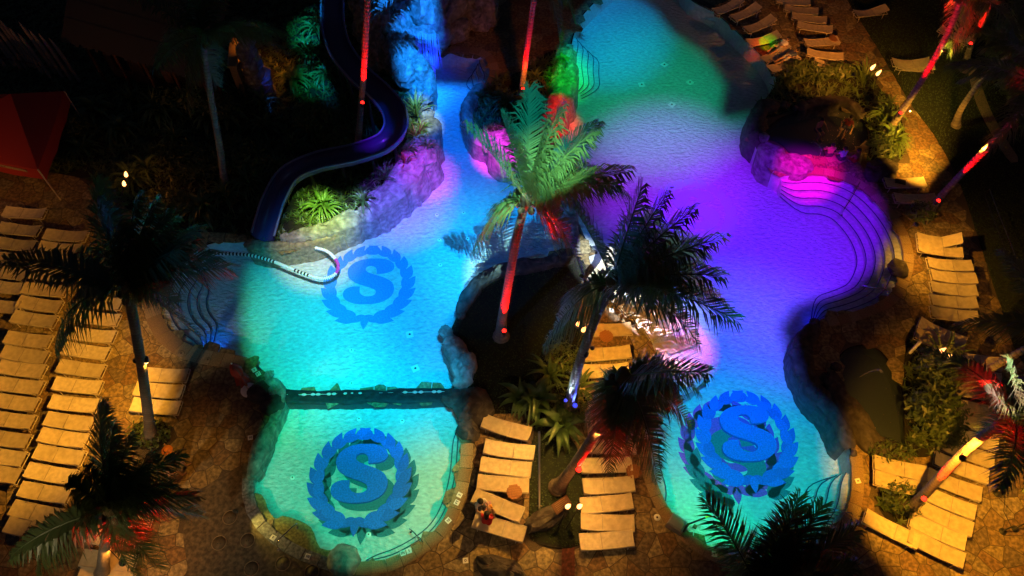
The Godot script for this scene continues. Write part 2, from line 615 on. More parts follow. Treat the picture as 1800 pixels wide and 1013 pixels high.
# ---------------------------------------------------------------- figures
# bones: [from, to, radius, radius, colour]; one smooth skin round all of them
func body_mesh(bones: Array, cell := 0.024) -> ArrayMesh:
	var lo := Vector3.ONE * 1e9
	var hi := -lo
	for b in bones:
		var m := Vector3.ONE * (maxf(b[2], b[3]) + 3.0 * cell)
		lo = lo.min(b[0].min(b[1]) - m)
		hi = hi.max(b[0].max(b[1]) + m)
	var n := Vector3i(((hi - lo) / cell).ceil()) + Vector3i.ONE
	var f := PackedFloat32Array()
	f.resize(n.x * n.y * n.z)
	f.fill(1.0)
	var k := 0.035
	for b in bones:
		var a: Vector3 = b[0]
		var ab: Vector3 = b[1] - a
		var l2 := maxf(ab.length_squared(), 1e-6)
		var m := Vector3.ONE * (maxf(b[2], b[3]) + k + 2.0 * cell)
		var i0 := Vector3i(((a.min(b[1]) - m - lo) / cell).floor()).clamp(Vector3i.ZERO, n - Vector3i.ONE)
		var i1 := Vector3i(((a.max(b[1]) + m - lo) / cell).ceil()).clamp(Vector3i.ZERO, n - Vector3i.ONE)
		for z in range(i0.z, i1.z + 1):
			for y in range(i0.y, i1.y + 1):
				for x in range(i0.x, i1.x + 1):
					var p := lo + Vector3(x, y, z) * cell
					var t := clampf((p - a).dot(ab) / l2, 0.0, 1.0)
					var d := p.distance_to(a + ab * t) - lerpf(b[2], b[3], t)
					var at := (z * n.y + y) * n.x + x
					var e := f[at]
					var h := maxf(k - absf(e - d), 0.0) / k
					f[at] = minf(e, d) - h * h * k * 0.25
	var index := {}
	var verts := PackedVector3Array()
	var cols := PackedColorArray()
	var st := begin()
	st.set_smooth_group(0)
	var step := [1, n.x, n.x * n.y]
	for z in n.z - 1:
		for y in n.y - 1:
			for x in n.x - 1:
				var at := (z * n.y + y) * n.x + x
				var s := 0
				var sum := Vector3.ZERO
				var crossings := 0
				for c in 8:
					if f[at + (c & 1) * step[0] + ((c >> 1) & 1) * step[1] + (c >> 2) * step[2]] < 0.0:
						s |= 1 << c
				if s == 0 or s == 255:
					continue
				for e in [[0, 1], [2, 3], [4, 5], [6, 7], [0, 2], [1, 3], [4, 6], [5, 7], [0, 4], [1, 5], [2, 6], [3, 7]]:
					if ((s >> e[0]) & 1) != ((s >> e[1]) & 1):
						var fa := f[at + (e[0] & 1) * step[0] + ((e[0] >> 1) & 1) * step[1] + (e[0] >> 2) * step[2]]
						var fb := f[at + (e[1] & 1) * step[0] + ((e[1] >> 1) & 1) * step[1] + (e[1] >> 2) * step[2]]
						var t := fa / (fa - fb)
						sum += Vector3(e[0] & 1, (e[0] >> 1) & 1, e[0] >> 2).lerp(Vector3(e[1] & 1, (e[1] >> 1) & 1, e[1] >> 2), t)
						crossings += 1
				index[at] = verts.size()
				var v := lo + (Vector3(x, y, z) + sum / crossings) * cell
				verts.append(v)
				var best := 1e9
				var col := Color.WHITE
				for b in bones:
					var ab: Vector3 = b[1] - b[0]
					var t := clampf((v - b[0]).dot(ab) / maxf(ab.length_squared(), 1e-6), 0.0, 1.0)
					var d := v.distance_to(b[0] + ab * t) - lerpf(b[2], b[3], t)
					if d < best:
						best = d
						col = b[4]
				cols.append(col)
	for z in range(1, n.z - 1):
		for y in range(1, n.y - 1):
			for x in range(1, n.x - 1):
				var at := (z * n.y + y) * n.x + x
				for ax in 3:
					var inside := f[at] < 0.0
					if inside == (f[at + step[ax]] < 0.0):
						continue
					var u: int = step[(ax + 1) % 3]
					var w: int = step[(ax + 2) % 3]
					var q := [at - u - w, at - w, at, at - u]
					if not inside:
						q.reverse()
					for i in [0, 2, 1, 0, 3, 2]:
						var id: int = index[q[i]]
						st.set_color(cols[id])
						st.add_vertex(verts[id])
	return done(st)

func hand(bones: Array, wrist: Vector3, d: Vector3, c: Color) -> void:
	var s := d.cross(Vector3.UP)
	s = s.normalized() if s.length() > 0.1 else Vector3.RIGHT
	var up := s.cross(d)
	var palm := wrist + d * 0.08
	bones.append([wrist, palm, 0.024, 0.03, c])
	for i in 4:
		var o: Vector3 = s * (i - 1.5) * 0.021
		var l: float = [0.062, 0.074, 0.07, 0.055][i]
		bones.append([palm + o, palm + o * 1.25 + d * l * 0.55 - up * 0.006, 0.0105, 0.01, c])
		bones.append([palm + o * 1.25 + d * l * 0.55 - up * 0.006, palm + o * 1.3 + d * l - up * 0.022, 0.01, 0.008, c])
	bones.append([wrist + d * 0.03 + s * 0.025, wrist + d * 0.085 + s * 0.055 - up * 0.012, 0.012, 0.009, c])

# a pose is a set of joints; the figure faces +z in its own axes
func person(label: String, at: Vector3, turn: float, j: Dictionary, skin: Color, top: Color, bottom: Color, hair: Color, long_hair := false, hat := Color.BLACK) -> void:
	var o := thing("person", label, "person", at, turn)
	var b := []
	var h: Vector3 = j.head
	var neck: Vector3 = j.neck
	var hip: Vector3 = j.hip
	var fwd: Vector3 = j.get("face", Vector3(0, 0, 1))
	var sd: Vector3 = j.get("side", Vector3(1, 0, 0))
	b.append([h + Vector3(0, 0.025, 0), h - fwd * 0.01 - Vector3(0, 0.05, 0) + fwd * 0.02, 0.098, 0.075, skin])
	b.append([h + fwd * 0.095 - Vector3(0, 0.005, 0), h + fwd * 0.112 - Vector3(0, 0.03, 0), 0.012, 0.018, skin])
	for s in [-1.0, 1.0]:
		b.append([h + sd * s * 0.098 - Vector3(0, 0.01, 0), h + sd * s * 0.102 - Vector3(0, 0.04, 0), 0.016, 0.012, skin])
	b.append([h - Vector3(0, 0.1, 0), neck, 0.052, 0.058, skin])
	var chest := neck.lerp(hip, 0.3)
	var waist := neck.lerp(hip, 0.68)
	for s in [-1.0, 1.0]:
		var sh: Vector3 = neck + sd * s * 0.165 + (hip - neck) * 0.1
		b.append([neck.lerp(sh, 0.3), sh, 0.062, 0.062, top])
		b.append([chest + sd * s * 0.07, waist + sd * s * 0.05, 0.105, 0.095, top])
		b.append([waist + sd * s * 0.05, hip + sd * s * 0.075, 0.1, 0.115, bottom])
		var tag_s := "l" if s < 0 else "r"
		var el: Vector3 = j["elbow_" + tag_s]
		var wr: Vector3 = j["wrist_" + tag_s]
		b.append([sh, sh.lerp(el, 0.45), 0.056, 0.05, top])
		b.append([sh.lerp(el, 0.45), el, 0.046, 0.04, skin])
		b.append([el, wr, 0.04, 0.027, skin])
		hand(b, wr, (wr - el).normalized(), skin)
		if j.has("knee_" + tag_s):
			var kn: Vector3 = j["knee_" + tag_s]
			var an: Vector3 = j["ankle_" + tag_s]
			var toe: Vector3 = j["toe_" + tag_s]
			var hj: Vector3 = hip + sd * s * 0.09
			b.append([hj, hj.lerp(kn, 0.6), 0.1, 0.08, bottom])
			b.append([hj.lerp(kn, 0.6), kn, 0.076, 0.058, skin])
			b.append([kn, kn.lerp(an, 0.35), 0.056, 0.058, skin])
			b.append([kn.lerp(an, 0.35), an, 0.056, 0.036, skin])
			b.append([an, toe, 0.038, 0.026, skin])
	solid("body", body_mesh(b), mt.tinted, o)
	var st := begin()
	blob(st, h + Vector3(0, 0.05, 0) - fwd * 0.022, Vector3(0.112, 0.105, 0.118), 0.1, at.x, 14, 9)
	if long_hair:
		tube(st, [h + Vector3(0, 0.04, 0) - fwd * 0.06, h - Vector3(0, 0.1, 0) - fwd * 0.1, h - Vector3(0, 0.26, 0) - fwd * 0.1, h - Vector3(0, 0.36, 0) - fwd * 0.09], [0.1, 0.1, 0.08, 0.03], 9)
	solid("hair", done(st), mat(hair, 0.5), o)
	for s in [-1.0, 1.0]:
		st = begin()
		blob(st, h + fwd * 0.086 + sd * s * 0.034 + Vector3(0, 0.012, 0), Vector3.ONE * 0.014, 0.0, 0.0, 8, 6)
		solid("eye", done(st), mat(Color(0.03, 0.02, 0.015), 0.2), o)
	st = begin()
	tube(st, [h + fwd * 0.088 - sd * 0.024 - Vector3(0, 0.062, 0), h + fwd * 0.098 - Vector3(0, 0.064, 0), h + fwd * 0.088 + sd * 0.024 - Vector3(0, 0.062, 0)], [0.004, 0.009, 0.004], 6)
	solid("mouth", done(st), mat(Color(0.3, 0.08, 0.07), 0.5), o)
	if hat != Color.BLACK:
		st = begin()
		lathe(st, [[0.0, 0.14], [0.08, 0.13], [0.115, 0.06], [0.12, 0.035], [0.21, 0.02], [0.21, 0.01], [0.1, 0.03]], h + Vector3(0, 0.02, 0), 18)
		solid("hat", done(st), mat(hat, 0.8), o)

func stand(stride := 0.2, arm := 0.3) -> Dictionary:
	return {"head": Vector3(0, 1.6, 0.02), "neck": Vector3(0, 1.43, 0), "hip": Vector3(0, 0.92, 0), "elbow_l": Vector3(-0.3, 1.15, -0.05), "wrist_l": Vector3(-0.26, 0.92, 0.12), "elbow_r": Vector3(0.2 + arm * 0.5, 1.18, -0.04), "wrist_r": Vector3(0.18, 1.0, 0.1),
		"knee_l": Vector3(-0.1, 0.5, stride * 0.5), "ankle_l": Vector3(-0.1, 0.07, stride * 0.6), "toe_l": Vector3(-0.12, 0.035, stride * 0.6 + 0.16), "knee_r": Vector3(0.1, 0.5, -stride * 0.2), "ankle_r": Vector3(0.1, 0.07, -stride * 0.6), "toe_r": Vector3(0.12, 0.035, -stride * 0.6 + 0.16)}

func sit(h: float, lean := 0.1) -> Dictionary:
	return {"head": Vector3(0, h + 0.72, 0.06 + lean), "neck": Vector3(0, h + 0.56, lean), "hip": Vector3(0, h + 0.09, 0), "elbow_l": Vector3(-0.25, h + 0.32, 0.12 + lean), "wrist_l": Vector3(-0.12, h + 0.2, 0.34 + lean), "elbow_r": Vector3(0.25, h + 0.32, 0.12 + lean), "wrist_r": Vector3(0.1, h + 0.22, 0.35 + lean),
		"knee_l": Vector3(-0.12, h + 0.08, 0.43), "ankle_l": Vector3(-0.12, maxf(h - 0.33, 0.07), 0.42), "toe_l": Vector3(-0.13, maxf(h - 0.36, 0.035), 0.57), "knee_r": Vector3(0.12, h + 0.08, 0.43), "ankle_r": Vector3(0.12, maxf(h - 0.33, 0.07), 0.4), "toe_r": Vector3(0.13, maxf(h - 0.36, 0.035), 0.55)}

# lying along +x, feet towards -x, on a surface at height h
func lie(h: float, bend := 0.0) -> Dictionary:
	return {"head": Vector3(0.72, h + 0.42, 0), "neck": Vector3(0.56, h + 0.32, 0), "hip": Vector3(0.1, h + 0.13, 0), "face": Vector3(-0.7, 0.7, 0), "side": Vector3(0, 0, 1), "elbow_l": Vector3(0.4, h + 0.16, -0.3), "wrist_l": Vector3(0.16, h + 0.24, -0.16), "elbow_r": Vector3(0.4, h + 0.16, 0.3), "wrist_r": Vector3(0.15, h + 0.24, 0.14),
		"knee_l": Vector3(-0.3, h + 0.1 + bend, -0.1), "ankle_l": Vector3(-0.72 + bend * 0.4, h + 0.06, -0.09), "toe_l": Vector3(-0.8 + bend * 0.4, h + 0.2, -0.11), "knee_r": Vector3(-0.32, h + 0.1, 0.11), "ankle_r": Vector3(-0.75, h + 0.06, 0.1), "toe_r": Vector3(-0.82, h + 0.2, 0.12)}

# standing or sitting in water up to the chest
func soak() -> Dictionary:
	return {"head": Vector3(0, 0.62, 0.03), "neck": Vector3(0, 0.45, 0), "hip": Vector3(0, -0.05, -0.05), "elbow_l": Vector3(-0.3, 0.2, 0.1), "wrist_l": Vector3(-0.22, 0.05, 0.3), "elbow_r": Vector3(0.32, 0.22, 0.06), "wrist_r": Vector3(0.36, 0.04, 0.26),
		"knee_l": Vector3(-0.12, -0.1, 0.36), "ankle_l": Vector3(-0.12, -0.5, 0.3), "toe_l": Vector3(-0.13, -0.54, 0.45), "knee_r": Vector3(0.12, -0.1, 0.36), "ankle_r": Vector3(0.12, -0.5, 0.32), "toe_r": Vector3(0.13, -0.54, 0.47)}

# ---------------------------------------------------------------- the place
var mt := {}
var POOL_L: PackedVector2Array
var POOL_W: PackedVector2Array
var POOL_R: PackedVector2Array
var SPA_A: PackedVector2Array
var SPA_B: PackedVector2Array
var gardens := []
const WATER := -0.1
const THROW := Vector3(3.2, 45.0, 18.0)

func beam(called: String, to: Vector2, radius: float, c: Color, energy: float, soft := 0.8, y := -0.8) -> void:
	var g := Vector3(to.x, y, to.y)
	spot(called, THROW, g, rad_to_deg(atan(radius / THROW.distance_to(g))), c, energy * 2400.0, soft, 0.007)

func materials() -> void:
	make_noise("fine", 512, 0.03, 4, 0.72, 1.0)
	make_noise("mottle", 512, 0.012, 5, 0.5, 1.0)
	make_noise("speck", 512, 0.09, 3, 0.62, 1.0)
	make_noise("weave", 256, 0.25, 2, 0.78, 1.0)
	make_noise("ripple", 512, 0.016, 3, 6.0, 0.0, true)
	make_noise("stone", 512, 0.012, 5, 0.4, 1.0)
	make_noise("faint", 512, 0.02, 5, 0.8, 1.0)
	make_noise("swell", 512, 0.016, 5, 0.0, 1.0)
	make_noise("cells", 512, 0.03, 2, 0.45, 1.0, false, FastNoiseLite.TYPE_CELLULAR)
	mt.plaster = mat(Color(0.6, 0.65, 0.65), 0.6, "faint", 0.28, 6.5, "swell")
	mt.plaster.uv1_scale = Vector3(0.3, 0.3, 0.55)
	mt.deep_blue = mat(Color(0.006, 0.115, 0.78), 0.5, "fine", 0.7)
	mt.dark_plaster = mat(Color(0.008, 0.013, 0.035), 0.6, "speck", 0.9)
	mt.nosing = mat(Color(0.02, 0.04, 0.09), 0.4)
	mt.grout = mat(Color(0.1, 0.072, 0.045), 0.9, "fine", 1.0)
	mt.rock = mat(Color(0.44, 0.41, 0.37), 0.85, "stone", 0.4, 4.0, "stone")
	mt.tan_rock = mat(Color(0.4, 0.33, 0.2), 0.85, "mottle", 0.6, 3.0, "mottle")
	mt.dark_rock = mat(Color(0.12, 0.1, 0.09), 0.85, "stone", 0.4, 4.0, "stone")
	mt.soil = mat(Color(0.02, 0.017, 0.01), 1.0, "mottle", 0.7, 2.0)
	mt.lawn = mat(Color(0.02, 0.034, 0.012), 1.0, "cells", 0.35, 4.0)
	mt.concrete = mat(Color(0.17, 0.125, 0.075), 0.85, "mottle", 0.7, 0.6)
	mt.tan = mat(Color(0.36, 0.26, 0.14), 0.8, "fine", 0.8)
	mt.sling = mat(Color(0.66, 0.55, 0.36), 0.75, "faint", 0.37)
	mt.slings = [mt.sling, mat(Color(0.6, 0.49, 0.31), 0.75, "faint", 0.33), mat(Color(0.7, 0.6, 0.42), 0.75, "faint", 0.41), mat(Color(0.57, 0.48, 0.32), 0.75, "faint", 0.29)]
	mt.frame = mat(Color(0.42, 0.37, 0.3), 0.4)
	mt.teak = mat(Color(0.42, 0.17, 0.05), 0.55, "fine", 2.0)
	mt.steel = mat(Color(0.7, 0.7, 0.72), 0.18)
	mt.steel.metallic = 1.0
	mt.dark_metal = mat(Color(0.03, 0.03, 0.03), 0.5)
	mt.white = mat(Color(0.78, 0.78, 0.76), 0.5)
	mt.black = mat(Color(0.01, 0.01, 0.01), 0.6)
	mt.bark = mat(Color(0.2, 0.15, 0.1), 0.9, "fine", 1.2, 1.0)
	mt.trunk = mat(Color(0.36, 0.3, 0.24), 0.85, "fine", 1.5, 1.0)
	mt.trunk.vertex_color_use_as_albedo = true
	mt.husk = mat(Color(0.14, 0.09, 0.035), 0.8, "fine", 2.0)
	mt.palm_green = leafy(Color(0.07, 0.13, 0.03), 0.4)
	mt.palm_dark = leafy(Color(0.04, 0.06, 0.018), 0.4)
	mt.lily = leafy(Color(0.09, 0.16, 0.03))
	mt.fern = leafy(Color(0.04, 0.085, 0.022))
	mt.purple_leaf = leafy(Color(0.1, 0.03, 0.07))
	mt.red_leaf = leafy(Color(0.16, 0.03, 0.02))
	mt.shrub = leafy(Color(0.05, 0.08, 0.02))
	mt.red_cloth = mat(Color(0.34, 0.02, 0.012), 0.85, "weave", 2.0)
	mt.slide = mat(Color(0.07, 0.055, 0.16), 0.2)
	mt.palm_shaded = leafy(Color(0.018, 0.022, 0.01), 0.45)  # unlit silhouette of the near palm put into its leaf colour
	mt.thatch = mat(Color(0.09, 0.075, 0.05), 1.0, "fine", 2.0, 2.0)
	mt.wood = mat(Color(0.14, 0.06, 0.03), 0.7, "fine", 1.5)
	mt.flame = glow(Color(1.0, 0.66, 0.36), 6.0)
	mt.red_lens = glow(Color(1.0, 0.1, 0.07), 7.0)
	mt.white_lens = glow(Color(1.0, 0.86, 0.55), 7.0)
	mt.blue_lens = glow(Color(0.25, 0.3, 1.0), 1.2)
	mt.tinted = mat(Color.WHITE, 0.65)
	mt.tinted.vertex_color_use_as_albedo = true
	var w := StandardMaterial3D.new()
	w.transparency = BaseMaterial3D.TRANSPARENCY_ALPHA
	w.albedo_color = Color(0.8, 0.95, 1.0, 0.03)
	w.roughness = 0.03
	w.metallic_specular = 0.4
	w.normal_enabled = true
	w.normal_texture = tex.ripple
	w.normal_scale = 1.0
	w.uv1_triplanar = true
	w.uv1_world_triplanar = true
	w.uv1_scale = Vector3.ONE * 0.45
	mt.water = w

func inside(p: Vector2, polys: Array) -> bool:
	for q in polys:
		if Geometry2D.is_point_in_polygon(p, q):
			return true
	return false

# ---------------------------------------------------------------- pools
func basin(called: String, outline: PackedVector2Array, depth: float, m: Material) -> MeshInstance3D:
	var st := begin()
	flat(st, outline, -depth)
	st.set_smooth_group(0)
	var n := outline.size()
	var top := shifted(outline, -0.02, true)
	for i in n:
		var j := (i + 1) % n
		quad(st, Vector3(outline[i].x, -depth, outline[i].y), Vector3(outline[j].x, -depth, outline[j].y), Vector3(top[j].x, 0.0, top[j].y), Vector3(top[i].x, 0.0, top[i].y))
	return structure(called, done(st), m)

func water(called: String, outline: PackedVector2Array, y: float) -> void:
	var st := begin()
	flat(st, shifted(outline, 0.01, true), y)
	structure(called, done(st), mt.water)

# the edge moved inwards by d, drawn back to the edge at both ends and smoothed
func eased(p: PackedVector2Array, d: float) -> PackedVector2Array:
	var q := shifted(p, 1.0, false)
	var out := PackedVector2Array()
	var n := p.size()
	for i in n:
		var e := minf(i, n - 1 - i) * 0.25
		var f := d - 0.0
		if d > 0.0:
			f = d * sqrt(clampf(1.0 - pow(1.0 - minf(1.0, (e + 0.02) / (0.15 + d * 0.22)), 2.0), 0.0, 1.0))
		out.append(p[i] + (q[i] - p[i]) * f)
	for r in int(3 + d * 2.5):
		var s := out.duplicate()
		for i in range(1, n - 1):
			s[i] = (out[i - 1] + out[i] * 2.0 + out[i + 1]) * 0.25
		out = s
	return out

# treads that follow the pool's edge and step down towards the middle, each with a dark nosing
func steps(parent: Node, edge: PackedVector2Array, n: int, w: float, depth: float, m: Material) -> void:
	var p := smooth_line(edge, 0.25, false)
	for k in n:
		var y := lerpf(-0.28, -depth + 0.12, float(k) / maxf(1.0, n - 1))
		var a := eased(p, w * k - 0.05)
		var b := eased(p, w * (k + 1))
		var st := begin()
		st.set_smooth_group(-1)
		for i in p.size() - 1:
			quad(st, Vector3(a[i].x, y, a[i].y), Vector3(a[i + 1].x, y, a[i + 1].y), Vector3(b[i + 1].x, y, b[i + 1].y), Vector3(b[i].x, y, b[i].y))
			quad(st, Vector3(b[i].x, y, b[i].y), Vector3(b[i + 1].x, y, b[i + 1].y), Vector3(b[i + 1].x, -depth, b[i + 1].y), Vector3(b[i].x, -depth, b[i].y))
		for e in [0, p.size() - 1]:
			quad(st, Vector3(a[e].x, y, a[e].y), Vector3(b[e].x, y, b[e].y), Vector3(b[e].x, -depth, b[e].y), Vector3(a[e].x, -depth, a[e].y))
		var s := solid("step", done(st), m, parent)
		var line := []
		for q in eased(p, w * (k + 1) - 0.03):
			line.append(Vector3(q.x, y + 0.006, q.y))
		st = begin()
		tube(st, line, [0.026], 5)
		solid("nosing", done(st), mt.nosing, s)

func coping(parent: Node, edge: PackedVector2Array, width: float, tones: Array, block := 0.5) -> void:
	var p := smooth_line(edge, block, false)
	var a := shifted(p, 0.04, false)
	var b := shifted(p, -width, false)
	for i in p.size() - 1:
		var q := PackedVector2Array([a[i].lerp(a[i + 1], 0.02), a[i].lerp(a[i + 1], 0.98), b[i].lerp(b[i + 1], 0.98), b[i].lerp(b[i + 1], 0.02)])
		var st := begin()
		prism(st, q, -0.1, 0.022 + rng.randf() * 0.006, 0.012)
		solid("coping_stone", done(st), tones[rng.randi() % tones.size()], parent)

func almond(length: float, width: float) -> PackedVector2Array:
	var p := PackedVector2Array()
	for i in 9:
		var t := float(i) / 8
		p.append(Vector2(t * length, width * 0.5 * sin(PI * pow(t, 0.75))))
	for i in range(7, 0, -1):
		var t := float(i) / 8
		p.append(Vector2(t * length, -width * 0.5 * sin(PI * pow(t, 0.75))))
	return p

# the laurel wreath with its letter, a projected light image built as blue relief on the pool floor; the plates are the painted shadows offset under it: [sideways, back, height, material, first leaf, last leaf]
func emblem(label: String, at: Vector3, r: float, high: float, m: Material, plates: Array, letter_plate := true, letter := true, gap_from := 0) -> void:
	var o := thing("wreath_emblem", label, "emblem", at)
	var leaves := []
	var arc := 10
	for s in [-1.0, 1.0]:
		for k in arc:
			var a := lerpf(0.2, 2.92, float(k) / (arc - 1))     # from the foot upwards
			var c := Vector2(s * sin(a) * 0.84, cos(a) * 0.84 * 1.08) * r
			var along := Vector2(s * cos(a), -sin(a) * 1.08).angle()
			for q in [-1.0, 1.0]:
				var tilt: float = q * s * 0.38
				var size := lerpf(1.0, 0.72, float(k) / arc)
				leaves.append([c + Vector2(s * sin(a), cos(a)) * r * 0.03 * -q, along + tilt, 0.48 * r * size, 0.25 * r * size])
	for a in [PI / 2 - 1.0, PI / 2, PI / 2 + 1.0]:
		leaves.append([Vector2(0, 0.8 * r), a, 0.36 * r, 0.17 * r])
	for l in leaves:
		var poly: PackedVector2Array = Transform2D(l[1], l[0]) * almond(l[2], l[3])
		var st := begin()
		prism(st, poly, 0.0, high * (0.8 + 0.25 * rng.randf()), 0.02)
		solid("leaf", done(st), m if rng.randf() < 0.5 or high < 0.02 else mt.deep_blue, o)
	var f := SystemFont.new()
	f.font_names = PackedStringArray(["Droid Serif"])
	f.font_weight = 700
	var fv := FontVariation.new()
	fv.base_font = f
	fv.variation_embolden = 1.1
	var t := TextMesh.new()
	t.font = fv
	t.text = "S"
	t.font_size = 64
	t.pixel_size = 0.0236 * r
	t.depth = high * 3.0
	var up := Basis(Vector3(1, 0, 0), -PI / 2)
	if letter:
		solid("letter", t, m, o, Transform3D(up.scaled_local(Vector3(1.28, 1.0, 1.0)), Vector3(0, high * 1.5, -0.02 * r)))
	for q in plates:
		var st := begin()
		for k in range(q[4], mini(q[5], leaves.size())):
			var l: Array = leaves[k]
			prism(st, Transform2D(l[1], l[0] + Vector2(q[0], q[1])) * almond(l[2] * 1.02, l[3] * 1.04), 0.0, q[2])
		solid("shadow_wreath", done(st), q[3], o)  # painted shadow of the emblem, laid flat beside it
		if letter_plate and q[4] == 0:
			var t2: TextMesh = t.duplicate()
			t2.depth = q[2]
			solid("shadow_letter", t2, q[3], o, Transform3D(up.scaled_local(Vector3(1.28, 1.0, 1.0)), Vector3(q[0], q[2] * 0.5 + 0.001, q[1] - 0.02 * r)))

func floor_disc(label: String, at: Vector3, r: float, square := false, m: Material = null, called := "pool_floor_fitting", cat := "drain cover") -> void:
	var o := thing(called, label, cat, at, rng.randf() if square else 0.0, "pale fittings on the pool floor")
	var st := begin()
	if square:
		box(st, Vector3(0, 0.012, 0), Vector3(r * 2.0, 0.024, r * 2.0), Basis.IDENTITY, 0.008)
	else:
		lathe(st, [[0.0, 0.03], [r * 0.75, 0.028], [r, 0.012], [r, 0.0]], Vector3.ZERO, 18)
	solid("plate", done(st), m if m else mt.white, o)
	st = begin()
	lathe(st, [[0.0, 0.036], [r * 0.3, 0.034], [r * 0.34, 0.026]], Vector3.ZERO, 12)
	solid("centre", done(st), mt.concrete, o)

# a pale tile with a dark depth number, let into the coping
func marker(at: Vector2, turn: float, text: String, label: String) -> void:
	var o := thing("depth_marker", label, "sign", Vector3(at.x, 0.024, at.y), turn)
	var st := begin()
	box(st, Vector3(0, 0.004, 0), Vector3(0.2, 0.016, 0.2), Basis.IDENTITY, 0.004)
	solid("tile", done(st), mt.white, o)
	var f := SystemFont.new()
	f.font_names = PackedStringArray(["Droid Sans"])
	f.font_weight = 700
	var t := TextMesh.new()
	t.font = f
	t.text = text
	t.font_size = 32
	t.pixel_size = 0.004
	t.depth = 0.006
	solid("print", t, mt.black, o, Transform3D(Basis(Vector3(1, 0, 0), -PI / 2), Vector3(0, 0.0145, 0)))

# a level sheet cut round the holes, tile by tile
func sheet_with_holes(st: SurfaceTool, area: Rect2, tile: float, holes: Array, y: float, shrink: float, about: Vector2) -> void:
	var bounds := []
	for h in holes:
		var r := Rect2(h[0], Vector2.ZERO)
		for p in h:
			r = r.expand(p)
		bounds.append(r.grow(0.01))
	var z := area.position.y
	while z < area.end.y - 0.01:
		var x := area.position.x
		while x < area.end.x - 0.01:
			var cell := Rect2(x, z, tile, tile)
			var pieces := [PackedVector2Array([cell.position, Vector2(cell.end.x, z), cell.end, Vector2(x, cell.end.y)])]
			for i in holes.size():
				if not cell.intersects(bounds[i]):
					continue
				var next := []
				for p in pieces:
					for q in Geometry2D.clip_polygons(p, holes[i]):
						if not Geometry2D.is_polygon_clockwise(q):
							next.append(q)
				pieces = next
			for p in pieces:
				var s := PackedVector2Array()
				for v in p:
					s.append((v - about) * shrink)
				flat(st, s, y)
			x += tile
		z += tile

func deck() -> void:
	var holes := [shifted(POOL_L, -0.1, true), shifted(POOL_W, -0.1, true), shifted(POOL_R, -0.1, true), shifted(SPA_A, -0.06, true), shifted(SPA_B, -0.06, true)]
	var st0 := begin()
	sheet_with_holes(st0, Rect2(-64, -68, 128, 100), 2.0, holes, -0.015, 1.0, Vector2.ZERO)
	var d := structure("deck", done(st0), mt.grout)
	# crazy paving: each cell of a jittered grid is one flagstone
	var tones := []
	for k in [Color(0.36, 0.24, 0.1), Color(0.42, 0.31, 0.14), Color(0.31, 0.19, 0.09), Color(0.25, 0.18, 0.1), Color(0.46, 0.35, 0.18), Color(0.34, 0.26, 0.14), Color(0.29, 0.17, 0.07), Color(0.38, 0.26, 0.11)]:
		tones.append(k)
	var stone_mats := tones.map(func(k): return mat(k, 0.75, "mottle", 0.8, 1.2))
	var field_mat := mat(Color.WHITE, 0.75, "mottle", 0.8, 1.2)
	field_mat.vertex_color_use_as_albedo = true
	var g := 0.62
	var nx := int(68.0 / g)
	var nz := int(44.0 / g)
	var pts := []
	for z in nz + 4:
		for x in nx + 4:
			pts.append(Vector2(-34.0 + (x - 2 + rng.randf_range(-0.42, 0.42)) * g, -29.0 + (z - 2 + rng.randf_range(-0.42, 0.42)) * g))
	var wide := nx + 4
	var cells := []
	var cuts := [POOL_L, POOL_W, POOL_R, SPA_A, SPA_B] + gardens
	var eye := Vector3(0, 29, 19.27)
	for z in range(2, nz + 2):
		for x in range(2, nx + 2):
			var p: Vector2 = pts[z * wide + x]
			if absf(p.x) > 19.5 + (14.0 - p.y) * 0.42 or inside(p, cuts):
				continue
			var poly := PackedVector2Array([p + Vector2(-2, -2), p + Vector2(2, -2), p + Vector2(2, 2), p + Vector2(-2, 2)])
			for dz in range(-2, 3):
				for dx in range(-2, 3):
					if dx == 0 and dz == 0:
						continue
					var q: Vector2 = pts[(z + dz) * wide + x + dx]
					var mid := (p + q) * 0.5
					var nrm := (q - p).normalized()
					var off := nrm.dot(mid) - 0.016
					var out := PackedVector2Array()
					for i in poly.size():
						var a := poly[i]
						var b := poly[(i + 1) % poly.size()]
						var da := nrm.dot(a) - off
						var db := nrm.dot(b) - off
						if da <= 0.0:
							out.append(a)
						if (da < 0.0) != (db < 0.0):
							out.append(a.lerp(b, da / (da - db)))
					poly = out
					if poly.size() < 3:
						break
				if poly.size() < 3:
					break
			if poly.size() < 3:
				continue
			var area := 0.0
			for i in poly.size():
				area += poly[i].cross(poly[(i + 1) % poly.size()]) * 0.5
			var e := eye - Vector3(p.x, 0, p.y)
			var seen: float = absf(area) * e.y / pow(e.length(), 3.0)
			if absf(p.x) > e.length() * 0.66:
				seen = 0.0
			cells.append([seen, poly, rng.randi() % tones.size(), rng.randf() * 0.009])
	cells.sort_custom(func(a, b): return a[0] > b[0])
	var st := begin()
	for i in cells.size():
		var q: Array = cells[i]
		if i < 300:
			var s := begin()
			prism(s, q[1], -0.02, q[3], 0.012)
			solid("flagstone", done(s), stone_mats[q[2]], d)
		else:
			st.set_color(tones[q[2]])
			prism(st, q[1], -0.02, q[3], 0.012)
	var rest := solid("flagstone_field", done(st), field_mat, d)
	rest.set_meta("kind", "stuff")

func patch(called: String, poly: PackedVector2Array, m: Material, y := 0.03) -> MeshInstance3D:
	var st := begin()
	prism(st, poly, -0.05, y)
	return structure(called, done(st), m)

